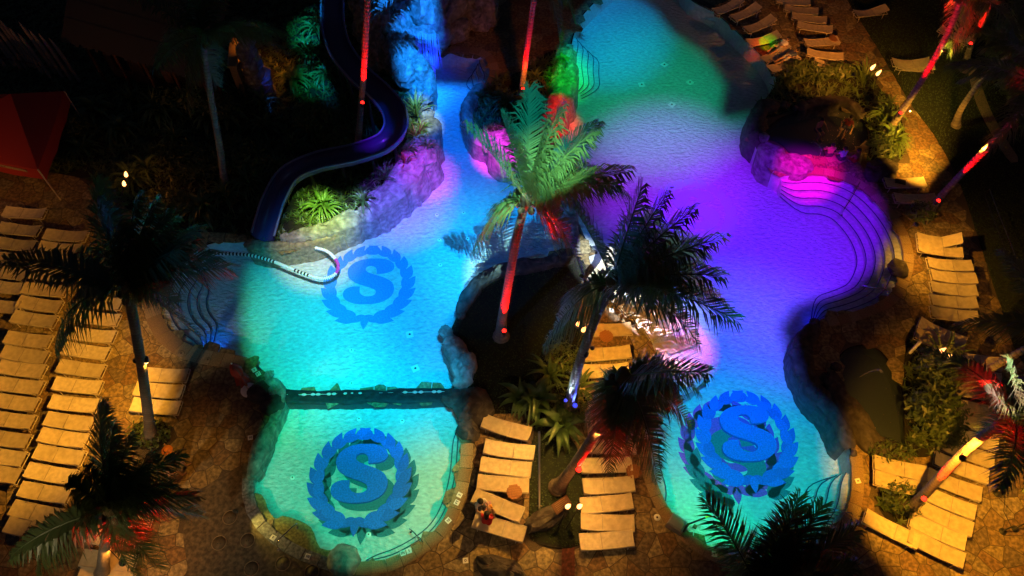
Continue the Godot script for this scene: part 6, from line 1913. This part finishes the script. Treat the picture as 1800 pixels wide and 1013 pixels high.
func palms() -> void:
	var pg: Material = mt.palm_green
	var pd: Material = mt.palm_dark
	var tk: Material = mt.trunk
	var c1: Array = [Vector3(-0.47, 0, 2.55), Vector3(-0.41, 1.53, 2.55), Vector3(-0.11, 4.49, 2.55), Vector3(0.2, 7.36, 2.55), Vector3(0.48, 9.11, 2.55)]
	palm("coconut_palm", "tall middle palm with its crown lit green and white over the red trunk", c1, 0.2, 0.13,
		[Vector3(0.51, 13.25, 1.71), Vector3(-0.3, 13.2, 2.78), Vector3(-1.28, 13.1, 3.17), Vector3(1.42, 13.2, 2.43), Vector3(2.39, 12.8, 3), Vector3(1.01, 12.85, 2.66), Vector3(3.22, 7.35, -0.44), Vector3(3.32, 11.95, 3.75), Vector3(4.18, 7.45, 0.82), Vector3(-1.49, 5.25, 1.74), Vector3(-0.74, 6.05, 1.12), Vector3(2.61, 5.3, 2.79), Vector3(1.66, 4.95, 1.52), Vector3(0.09, 12, 2.63)], 2, 4.3, 11, pg, tk, 0.2, 1.0)
	var c2: Array = [Vector3(2.33, 0, 6.2), Vector3(2.3, 1.5, 6.2), Vector3(2.43, 4.36, 6.2), Vector3(2.72, 7.34, 6.2), Vector3(3.06, 9.53, 6.2)]
	palm("coconut_palm", "broad dark palm right of the middle with a curved trunk", c2, 0.19, 0.13,
		[Vector3(1.62, 13.63, 6.61), Vector3(3.35, 13.93, 6.14), Vector3(3.97, 13.83, 6.34), Vector3(4.62, 13.63, 6.69), Vector3(5.25, 13.43, 7.42), Vector3(5.29, 12.78, 8.12), Vector3(5.52, 12.63, 9.31), Vector3(6.09, 7.03, 6.88), Vector3(4.33, 12.43, 8.5), Vector3(1.1, 5.38, 6.07), Vector3(1.81, 6.03, 4.82), Vector3(6.57, 7.98, 3.88), Vector3(5.54, 8.18, 3.3), Vector3(6.3, 8.18, 3.42), Vector3(7, 7.53, 5.54), Vector3(6.59, 7.63, 4.22), Vector3(5.73, 8.08, 4.31), Vector3(6.59, 7.73, 5.44), Vector3(4.75, 8.73, 2.63)], 0, 4.4, 23, pd, tk, 0.3, 1.0)
	var c3: Array = [Vector3(1.76, 0, 9.3), Vector3(2.1, 1.63, 9.3), Vector3(2.47, 3.7, 9.3), Vector3(2.9, 6.36, 9.3), Vector3(3.15, 9.34, 9.3)]
	palm("coconut_palm", "dark drooping palm lit red from below beside the lagoon", c3, 0.2, 0.13,
		[Vector3(4.66, 12.49, 10.75), Vector3(5.6, 6.44, 9.57), Vector3(4.45, 6.14, 11.18), Vector3(2.98, 5.94, 10.83), Vector3(2.34, 6.44, 9.34), Vector3(5.91, 6.74, 8.49), Vector3(3.56, 6.14, 10.35), Vector3(2.79, 6.69, 9.06), Vector3(3.37, 6.44, 10.1), Vector3(5.26, 6.69, 8.66), Vector3(3.98, 6.39, 9.31), Vector3(2.79, 6.89, 10.1)], 0, 3.8, 35, pd, tk, -0.2, 0.9)
	var l1: Array = [Vector3(-14.54, 0, 7.19), Vector3(-13.56, 2.86, 7.19), Vector3(-12.42, 6.22, 7.19), Vector3(-11.53, 8.99, 7.19), Vector3(-10.97, 10.77, 7.19)]
	palm("coconut_palm", "dark palm with lamps on its trunk over the left deck", l1, 0.19, 0.13,
		[Vector3(-10.25, 14.37, 7.11), Vector3(-9.48, 14.12, 6.72), Vector3(-8.84, 13.77, 6.92), Vector3(-8.22, 13.22, 6.98), Vector3(-7.58, 12.47, 7.63), Vector3(-10.37, 7.17, 6.64), Vector3(-13.72, 9.82, 5.44), Vector3(-14.13, 8.22, 7.75), Vector3(-8.5, 13.37, 7.74), Vector3(-9.7, 14.17, 7.63), Vector3(-9.13, 13.92, 6.7), Vector3(-13.27, 9.02, 6.28), Vector3(-8.3, 13.27, 7.48), Vector3(-7.86, 12.67, 7.4), Vector3(-9.07, 12.97, 6.6), Vector3(-9.67, 13.02, 7.11)], 3, 3.7, 47, pd, tk, 0.3, 1.1)
	var l2: Array = [Vector3(-14.91, 0, 12.52), Vector3(-13.63, 2.75, 12.52), Vector3(-12.21, 5.68, 12.52), Vector3(-11.28, 7.6, 12.52)]
	palm("coconut_palm", "shaggy dark palm glowing red from within at the near left corner", l2, 0.2, 0.14,
		[Vector3(-10.38, 10.4, 11.27), Vector3(-9.91, 10.3, 11.51), Vector3(-8.9, 9.55, 11.68), Vector3(-9.88, 4.8, 11.82), Vector3(-10.84, 4.6, 13.42), Vector3(-13.97, 5.7, 13.77), Vector3(-10.9, 10.15, 12.37), Vector3(-9.3, 10.05, 11.88), Vector3(-8.44, 9.05, 12.6), Vector3(-11.4, 5, 13.68), Vector3(-11.59, 9.5, 12.44), Vector3(-8.99, 9.35, 12.39), Vector3(-10.85, 9.35, 13.14), Vector3(-9.69, 9.6, 12.17), Vector3(-10.37, 9.65, 12.34)], 2, 3.0, 59, pd, tk, 0.0, 0.9)
	palm("coconut_palm", "palm crown cut off by the bottom edge below the lagoon", [Vector3(8.73, 0, 14.62), Vector3(7.73, 3.55, 14.62), Vector3(6.72, 7.1, 14.62)], 0.2, 0.14,
		[Vector3(4.94, 9.8, 12.99), Vector3(7.08, 10.4, 13.13), Vector3(7.6, 10.4, 13.33), Vector3(8.26, 10.3, 13.92), Vector3(9.59, 6.25, 13.26), Vector3(6.52, 4.8, 12.79), Vector3(6.83, 9.55, 13.92), Vector3(6.88, 10.65, 15), Vector3(7.04, 3.7, 13.38), Vector3(7.98, 10.45, 14.82)], 1, 3.6, 61, mt.palm_shaded, tk, -0.5, 0.8)
	palm("coconut_palm", "palm crown at the right edge over the long curved row of loungers", [Vector3(15.09, 0, 10.14), Vector3(14.95, 1.59, 10.14), Vector3(14.4, 5.6, 10.14), Vector3(14.34, 7.94, 10.14), Vector3(14.4, 8.67, 10.14)], 0.17, 0.12,
		[Vector3(15.37, 5.82, 11.16), Vector3(14.77, 6.17, 9.8), Vector3(13.69, 11.77, 10.13), Vector3(12.79, 11.42, 9.95), Vector3(12.65, 10.47, 10.3), Vector3(13.52, 11.07, 11.98), Vector3(15.7, 6.02, 11.4)], 5, 3.2, 73, pd, tk, -0.2, 0.9)
	palm("coconut_palm", "dark leaning palm trunk crossing the upper right loungers", [Vector3(17.96, 0, 5.69), Vector3(18, 1.17, 5.69), Vector3(18.23, 2.93, 5.69), Vector3(18.63, 4.37, 5.69), Vector3(19.09, 5.53, 5.69)], 0.17, 0.12, [], 9, 3.4, 79, pd, tk)
	palm("coconut_palm", "red lit palm leaning out over the right deck's far end", [Vector3(20.27, 0, -4.47), Vector3(20.33, 0.94, -4.47), Vector3(20.63, 3.08, -4.47), Vector3(21.03, 5.22, -4.47), Vector3(21.35, 7.65, -4.47)], 0.16, 0.12, [], 11, 3.6, 83, pd, tk)
	palm("coconut_palm", "brightest red lit palm beside the golden path", [Vector3(19.79, 0, -9.85), Vector3(19.88, 1.4, -9.85), Vector3(20.01, 3.7, -9.85), Vector3(19.97, 6.14, -9.85), Vector3(19.67, 8.29, -9.85)], 0.17, 0.12,
		[Vector3(20.37, 4.79, -10.4), Vector3(17.07, 9.84, -8.04), Vector3(21.99, 5.54, -10.69), Vector3(19.19, 10.59, -7.33), Vector3(21.1, 5.34, -10.12), Vector3(20.55, 5.14, -9.76)], 5, 3.6, 89, pd, tk, 0.0, 0.9)
	palm("coconut_palm", "short red lit palm by the hedge in the far right corner", [Vector3(25.3, 0, -14.63), Vector3(24.81, 1.87, -14.63), Vector3(24.7, 3.11, -14.63), Vector3(24.59, 4.29, -14.63), Vector3(24.31, 5.38, -14.63)], 0.16, 0.12, [], 11, 3.2, 97, pd, tk, 0.0, 0.9)
	palm("coconut_palm", "unlit slanting palm on the far lawn with a reddish frond", [Vector3(23.45, 0, -10.27), Vector3(23.16, 1.21, -10.27), Vector3(23.23, 3.09, -10.27), Vector3(23.66, 4.39, -10.27), Vector3(24.1, 4.83, -10.27)], 0.15, 0.11,
		[Vector3(23.8, 1.68, -10.68), Vector3(25.44, 1.88, -10.67), Vector3(24.33, 2.38, -11.16), Vector3(24.14, 6.03, -7.36), Vector3(25.98, 2.83, -8.62)], 5, 3.2, 101, pd, tk, 0.0, 0.9)
	palm("coconut_palm", "red lit palm at the far right corner crown", [Vector3(27.52, 0, -9.11), Vector3(26.17, 2.74, -9.11), Vector3(24.66, 5.52, -9.11)], 0.16, 0.12, [], 12, 3.2, 103, pd, tk, -0.5, 0.8)
	palm("coconut_palm", "red lit palm trunk rising above the slide", [Vector3(-7.97, 0, -8.39), Vector3(-7.22, 3.34, -8.39), Vector3(-6.74, 5.47, -8.39), Vector3(-6.24, 7.93, -8.39), Vector3(-5.8, 10.12, -8.39)], 0.16, 0.12, [], 12, 3.6, 107, pd, tk, 0.1, 1.0)
	palm("coconut_palm", "red lit palm trunk rising from the rock island", [Vector3(0.34, 0, -12.16), Vector3(0.52, 0.84, -12.16), Vector3(0.75, 3.35, -12.16), Vector3(0.98, 5.71, -12.16), Vector3(1.19, 8.12, -12.16)], 0.15, 0.12,
		[Vector3(3.1, 4.62, -12.74), Vector3(2.37, 4.37, -11.54)], 9, 3.6, 109, pd, tk, 0.1, 1.0)
	palm("coconut_palm", "slender dark palm with a pale ringed trunk in the left garden", [Vector3(-14.24, 0, -5.85), Vector3(-13.65, 2.58, -5.85), Vector3(-13.04, 5.76, -5.85), Vector3(-12.61, 7.92, -5.85), Vector3(-12.31, 9.17, -5.85)], 0.17, 0.12,
		[Vector3(-13.79, 6.02, -5.05), Vector3(-9.62, 10.87, -4.37), Vector3(-9.82, 7.12, -7.54), Vector3(-9.21, 10.27, -4.65), Vector3(-12.06, 11.42, -3.18), Vector3(-11.28, 12.27, -4.58), Vector3(-12.75, 6.32, -6.3)], 6, 3.6, 113, pd, tk, 0.0, 0.9)

func planting() -> void:
	var lv := [strap_leaf(1.0, 0.09, 0.5, 0.55), strap_leaf(1.0, 0.1, 0.6, 0.4), strap_leaf(0.9, 0.085, 0.42, 0.6)]
	var broad := [strap_leaf(1.0, 0.2, 0.45, 0.4), strap_leaf(1.0, 0.24, 0.5, 0.5)]
	var spear := [strap_leaf(1.0, 0.06, 0.55, 0.12), strap_leaf(1.0, 0.055, 0.7, 0.1)]
	var g := "leafy clumps in the planting beds"
	var list := [
		["bright green strap leaved clump lit beside the slide's lower end", Vector3(-9.07, 0.03, -4.44), lv, 34, mt.lily, 1.5],
		["green and yellow lit spear leaved clump at the slide's bend", Vector3(-4.97, 0.6, -10.36), spear, 26, mt.lily, 1.5],
		["tangled multicoloured leaf clump under the spear leaved plant", Vector3(-4.8, 0.5, -8.62), spear, 26, mt.red_leaf, 1.1],
		["blue green leaf clump on the top of the tall rock bank", Vector3(-5.18, 0.8, -7.62), lv, 20, mt.fern, 0.9],
		["purple spiked plant inside the slide's bend", Vector3(-6.37, 0.03, -10.96), spear, 26, mt.purple_leaf, 1.3],
		["blue green rounded clump below the red slide lamp", Vector3(-7.57, 0.03, -10.24), lv, 36, mt.fern, 1.3],
		["dark leafy clump between slide and tall rock bank", Vector3(-6.67, 0.03, -7.11), lv, 24, mt.fern, 1.0],
		["violet tinged leaf clump above the bright green clump", Vector3(-7.92, 0.03, -5.97), lv, 26, mt.fern, 1.0],
		["small clump on the bank where the slide straightens", Vector3(-5.71, 0.5, -7.36), spear, 20, mt.fern, 0.9],
		["teal lit fronds left of the slide's top", Vector3(-11.26, 0.03, -17.73), lv, 36, mt.fern, 1.7],
		["teal lit clump below the slide's top fronds", Vector3(-11.63, 0.03, -15.74), lv, 30, mt.fern, 1.6],
		["teal lit clump right of the rock column", Vector3(-11.91, 0.03, -13.39), broad, 24, mt.fern, 1.5],
		["leafy clump on the garden side of the tall rock bank, nearest the tan ledge", Vector3(-7.13, 0.5, -4.55), lv, 26, mt.fern, 1.0],
		["leafy clump on the garden side of the tall rock bank, at its middle", Vector3(-6.17, 0.7, -5.83), spear, 26, mt.fern, 1.1],
		["reddish leaf tuft near the top of the tall rock bank", Vector3(-5.27, 0.9, -6.69), spear, 22, mt.red_leaf, 0.8],
		["leafy tuft on the crest of the tall rock bank", Vector3(-4.59, 0.8, -9.05), lv, 20, mt.lily, 0.9],
		["trailing clump over the water side of the tall rock bank", Vector3(-4.25, 0.7, -7.95), lv, 18, mt.fern, 0.8],
		["dim green clump beside the slide's first bend", Vector3(-10.24, 0.03, -13.85), lv, 28, mt.fern, 1.4],
		["clump between the red palm and the cliff", Vector3(-8.24, 0.03, -15.74), lv, 26, mt.fern, 1.1],
		["dark clump behind the cliff spur", Vector3(-6.58, 0.03, -13.39), lv, 24, mt.fern, 1.0],
		["teal edged leafy clump at the rock island's left rim", Vector3(-1.66, 0.03, -12.13), broad, 20, mt.fern, 0.95],
		["dark spreading clump in the middle of the rock island", Vector3(-0.24, 0.03, -11.39), lv, 34, mt.fern, 1.5],
		["second dark clump at the rock island's near end", Vector3(0.15, 0.03, -9.28), spear, 24, mt.fern, 1.3],
		["olive clump behind the rock island's red lamp", Vector3(1.26, 0.03, -13.62), lv, 30, mt.lily, 1.2],
		["red lit spiky clump by the red rocks of the island", Vector3(1.91, 0.03, -12.26), spear, 28, mt.red_leaf, 1.3],
		["lime lit small leaf clump at the island's far rocks", Vector3(2.78, 0.5, -14.7), broad, 26, mt.lily, 0.7],
		["large dark bird's nest clump on the palm island", Vector3(1.06, 0.03, 5.76), broad, 22, mt.fern, 1.5],
		["second dark bird's nest clump nearer the white pole", Vector3(1.96, 0.03, 6.88), broad, 22, mt.fern, 1.5],
		["dark strap leaved clump under the curved palm", Vector3(2.72, 0.03, 5.24), lv, 26, mt.fern, 1.4],
		["dark fern clump left of the blue lit trunk", Vector3(1.56, 0.03, 4.58), lv, 26, mt.fern, 1.5],
		["dark clump at the lawn's edge by the top lounger", Vector3(0.35, 0.03, 5.63), broad, 16, mt.fern, 1.3],
		["golden tipped clump at the spa bed's right corner", Vector3(19.27, 0.03, -13.39), spear, 30, mt.lily, 1.6],
		["green lit clump beside the golden path's torches", Vector3(19.66, 0.03, -10.53), lv, 32, mt.lily, 1.6],
		["green lit clump at the near end of the spa bed", Vector3(19.6, 0.03, -8.88), lv, 32, mt.lily, 1.6],
		["dark clump behind the upper spa's left end", Vector3(15.07, 0.03, -13.57), lv, 28, mt.shrub, 1.0],
		["dark clump behind the upper spa's middle", Vector3(16.75, 0.03, -13.75), lv, 28, mt.shrub, 1.0],
		["brown lit clump under the torch in the tall shrub", Vector3(17.87, 0.5, 4.15), spear, 24, mt.lily, 1.5],
		["torch lit clump in the dark left garden", Vector3(-18.75, 0.03, -6.27), lv, 34, mt.lily, 1.6],
		["second torch lit clump right of the left garden's torch", Vector3(-18.29, 0.03, -6.91), lv, 30, mt.lily, 1.5],
		["torch lit clump at the edge of the left deck", Vector3(-19.47, 0.03, -5.6), broad, 16, mt.lily, 1.1],
		["dark tuft at the foot of the slender palm", Vector3(-13.98, 0.03, -5.16), lv, 26, mt.fern, 1.5],
		["dark tuft left of the slide's lower bend", Vector3(-13.01, 0.03, -5.97), lv, 26, mt.fern, 1.5],
		["dark tuft in the bed behind the left pool lobe", Vector3(-14.91, 0.03, -4.34), broad, 20, mt.fern, 1.5],
	]
	var k := 0
	for r in list:
		rosette("leafy_clump", r[0], "plant", g, r[1], r[2], r[3], r[4], r[5], 300 + k)
		k += 1
	# rows of dim clumps that fill the dark garden on the left
	for i in 7:
		rosette("leafy_clump", "dim leafy clump, %s from the left in the row behind the garden torches" % ORD[i], "plant", g, Vector3(-21.92, 0.03, -8.28) + Vector3(i * 1.5, 0, -1.2 * (i % 3) - 0.25 * i), [lv, broad, spear][i % 3], 22, mt.fern, 1.5, 400 + i)
	for i in 6:
		rosette("leafy_clump", "dim leafy clump, %s from the left in the row before the hut" % ORD[i], "plant", g, Vector3(-22.21, 0.03, -11.17) + Vector3(i * 1.8, 0, -0.8 * (i % 2) + 0.1 * i), [broad, lv][i % 2], 22, mt.fern, 1.6, 420 + i)
	for i in 6:
		rosette("leafy_clump", "dim leafy clump, %s from the far end in the row along the slide's left side" % ORD[i], "plant", g, Vector3(-8.87, 0.03, -11.6) + Vector3(-i * 0.75, 0, i * 1.1), [lv, spear][i % 2], 24, mt.fern, 1.25, 440 + i)
	var bl := [
		["low bright shrub in the round pit at the lamp palm's foot", Vector3(-14.52, 0.02, 7.15), Vector3(2.3, 0.6, 1.7), 420, 0.1],
		["dark round bush between the near right loungers", Vector3(14.78, 0.02, 9.84), Vector3(1.9, 1.1, 1.8), 420, 0.1],
		["tall dark shrub beside the lower spa, torch side", Vector3(17.58, 0.02, 4.76), Vector3(2.6, 2.4, 2.4), 900, 0.16],
		["tall dark shrub beside the lower spa, near side", Vector3(16.77, 0.02, 6.51), Vector3(2.8, 2.2, 2.6), 900, 0.16],
		["tall dark shrub between the spa shrubs and the loungers", Vector3(17.06, 0.02, 7.37), Vector3(1.8, 1.8, 1.8), 500, 0.15],
		["low dark shrub at the lower spa's near end", Vector3(15, 0.02, 7.97), Vector3(2.4, 0.7, 1.2), 380, 0.1],
		["dark shrub behind the upper spa's planting", Vector3(16.04, 0.02, -14.42), Vector3(2.6, 0.9, 1.3), 600, 0.13],
		["dark shrub under the left torch of the spa bed", Vector3(18.04, 0.02, -14.14), Vector3(2.4, 0.9, 1.3), 560, 0.13],
		["dark shrub at the right of the upper spa", Vector3(18.86, 0.02, -8.29), Vector3(1.8, 1.2, 2.0), 500, 0.13],
		["dense dark shrub around the blue lamp on the palm island", Vector3(2.33, 0.02, 6.21), Vector3(2.0, 1.2, 1.8), 520, 0.11],
		["dark shrub on the palm island left of the torches", Vector3(2.06, 0.02, 3.9), Vector3(2.0, 1.1, 2.2), 520, 0.11],
		["dark round bush on the right deck near the red lamp", Vector3(19.56, 0.02, -3.99), Vector3(1.8, 1.2, 1.5), 420, 0.1],
		["lime lit small shrub on the far island rocks", Vector3(2.63, 0.4, -13.97), Vector3(1.2, 0.9, 1.4), 380, 0.09],
		["dark shrub in front of the thatched hut", Vector3(-17.45, 0.02, -11.62), Vector3(4.5, 1.6, 2.0), 900, 0.16],
		["dark shrub between hut and rock column", Vector3(-15.22, 0.02, -11.18), Vector3(3.0, 1.5, 2.5), 700, 0.15],
		["dark shrub beside the red canopy", Vector3(-22.6, 0.02, -9.5), Vector3(2.5, 1.5, 2.0), 500, 0.14],
		["dark shrub in the bed behind the slide's lower bend", Vector3(-13.88, 0.02, -7.5), Vector3(4.0, 1.4, 3.0), 900, 0.15],
		["dark shrub in the left garden below the slender palm", Vector3(-16.39, 0.02, -7.11), Vector3(4.5, 1.4, 3.0), 950, 0.15],
		["dark shrub in the bed above the left pool lobe", Vector3(-16.62, 0.02, -4.52), Vector3(3.5, 1.2, 2.0), 700, 0.14],
		["dark shrub between red lamp palm and slide's first bend", Vector3(-10.23, 0.02, -10.33), Vector3(3.5, 1.5, 3.0), 800, 0.14],
		["dark shrub in the middle of the slide's inner bed", Vector3(-8.87, 0.02, -9.09), Vector3(2.8, 1.2, 2.0), 600, 0.13],
	]
	for r in bl:
		bush(r[0], r[1], r[2], r[3], r[4], mt.shrub, 500 + k, "shrub", "shrubs of the pool garden")
		k += 1
	# hedge along the far right
	var hp := [Vector3(27.93, 0.03, -19.82), Vector3(27.58, 0.03, -17.22), Vector3(27.18, 0.03, -14.78), Vector3(27.08, 0.03, -12.71), Vector3(26.99, 0.03, -10.53)]
	for i in hp.size():
		bush("dense trimmed hedge block, %s from the far end of the far right hedge" % ORD[i], hp[i], Vector3(2.3, 1.3, 2.9), 1500, 0.09, mt.fern, 560 + i, "hedge", "blocks of the far right hedge")
	# small things between: ground cover of the dark beds and tufts of the lawns
	var st := begin()
	st.set_smooth_group(-1)
	for q in 5:
		var a := TAU * q / 5.0
		var d := Vector3(cos(a), 0.55, sin(a))
		var s := Vector3(-sin(a), 0, cos(a)) * 0.045
		tri(st, -s, s, d * 0.24)
	var cover := done(st)
	st = begin()
	st.set_smooth_group(-1)
	for q in 5:
		var a := TAU * q / 5.0
		tri(st, Vector3(-sin(a), 0, cos(a)) * 0.006, Vector3(sin(a), 0, -cos(a)) * 0.006, Vector3(cos(a) * 0.04, 0.06, sin(a) * 0.04))
	var tuft := done(st)
	scatter("ground_cover", "low dark ground cover leaves filling the planting beds", "ground cover", cover, mt.shrub, [gardens[0], gardens[1], gardens[3], gardens[5], gardens[7]], 9000, 2.0)
	scatter("grass", "short dark grass of the island and far right lawns", "grass", tuft, leafy(Color(0.03, 0.06, 0.015), 0.8), [gardens[2], gardens[4]], 26000, 1.0)

func scatter(called: String, label: String, cat: String, mesh: Mesh, m: Material, polys: Array, count: int, grow: float) -> void:
	var spots: Array[Transform3D] = []
	var tries := 0
	while spots.size() < count and tries < count * 30:
		tries += 1
		var p := Vector2(rng.randf_range(-32, 32), rng.randf_range(-27, 13))
		if inside(p, polys) and not inside(p, [POOL_L, POOL_R, SPA_A, SPA_B]):
			var s := rng.randf_range(0.7, 1.4) * (1.0 if grow < 1.5 else rng.randf_range(0.8, 1.5))
			spots.append(Transform3D(Basis(Vector3.UP, rng.randf() * TAU).scaled(Vector3(s, s, s)), Vector3(p.x, 0.03, p.y)))
	var mm := MultiMesh.new()
	mm.transform_format = MultiMesh.TRANSFORM_3D
	mm.mesh = mesh
	mm.instance_count = spots.size()
	for i in spots.size():
		mm.set_instance_transform(i, spots[i])
	var o := MultiMeshInstance3D.new()
	o.name = numbered(called)
	o.multimesh = mm
	o.material_override = m
	add_child(o)
	tag(o, label, cat)
	o.set_meta("kind", "stuff")

func people() -> void:
	var tan_skin := Color(0.42, 0.24, 0.14)
	var pale := Color(0.55, 0.36, 0.26)
	var dark := Color(0.015, 0.01, 0.008)
	person("person with dark hair in a light grey top sitting sideways on a lounger", Vector3(-1.24, 0, 10.08), 0.6, sit(0.42, 0.12), pale, Color(0.6, 0.58, 0.58), Color(0.12, 0.12, 0.14), dark, true)
	person("person with dark hair in a red dress sitting on the next lounger", Vector3(-0.94, 0, 10.75), PI - 0.3, sit(0.42, 0.05), tan_skin, Color(0.5, 0.02, 0.02), Color(0.5, 0.02, 0.02), dark, true)
	person("person in dark clothes with an orange cap standing by the near left palm", Vector3(-12.98, 0.01, 8.43), 2.2, stand(0.25, 0.7), tan_skin, Color(0.03, 0.03, 0.035), Color(0.04, 0.04, 0.05), dark, false, Color(0.7, 0.22, 0.03))
	person("person in dark clothes walking with white sleeves beside the palm's fronds", Vector3(-13.09, 0.01, 9.01), 2.6, stand(0.5, 0.5), tan_skin, Color(0.3, 0.26, 0.24), Color(0.03, 0.03, 0.035), dark, false)
	person("person in a white top lying on a lounger of the far terrace", Vector3(15.01, 0, -15.97), deg_to_rad(34), lie(0.36, 0.28), tan_skin, Color(0.75, 0.73, 0.75), Color(0.3, 0.3, 0.35), dark)
	person("person in a dark blue top lying on the nearest far terrace lounger", Vector3(15.29, 0, -15.1), deg_to_rad(28), lie(0.36, 0.05), tan_skin, Color(0.04, 0.06, 0.16), Color(0.4, 0.42, 0.45), dark)
	person("person soaking alone on the left of the upper spa", Vector3(16.22, -0.1, -10.2), 0.4, soak(), tan_skin, tan_skin, Color(0.05, 0.05, 0.1), dark)
	person("person soaking at the right end of the upper spa", Vector3(17.77, -0.1, -10.37), -0.7, soak(), tan_skin, Color(0.2, 0.03, 0.03), Color(0.05, 0.05, 0.1), dark)
	person("person with bare back sitting on the upper spa's near edge", Vector3(16.25, 0, -8.11), PI, sit(0.02, 0.05), tan_skin, tan_skin, Color(0.05, 0.04, 0.05), dark)
	person("person in a lavender shirt sitting on the upper spa's near edge", Vector3(16.84, 0, -7.87), PI + 0.3, sit(0.02, 0.05), tan_skin, Color(0.42, 0.4, 0.6), Color(0.05, 0.05, 0.08), dark)
	person("person in red shorts sitting at the right of the upper spa's edge", Vector3(17.51, 0, -7.75), PI + 0.6, sit(0.02, 0.05), tan_skin, Color(0.4, 0.12, 0.14), Color(0.4, 0.05, 0.02), dark)
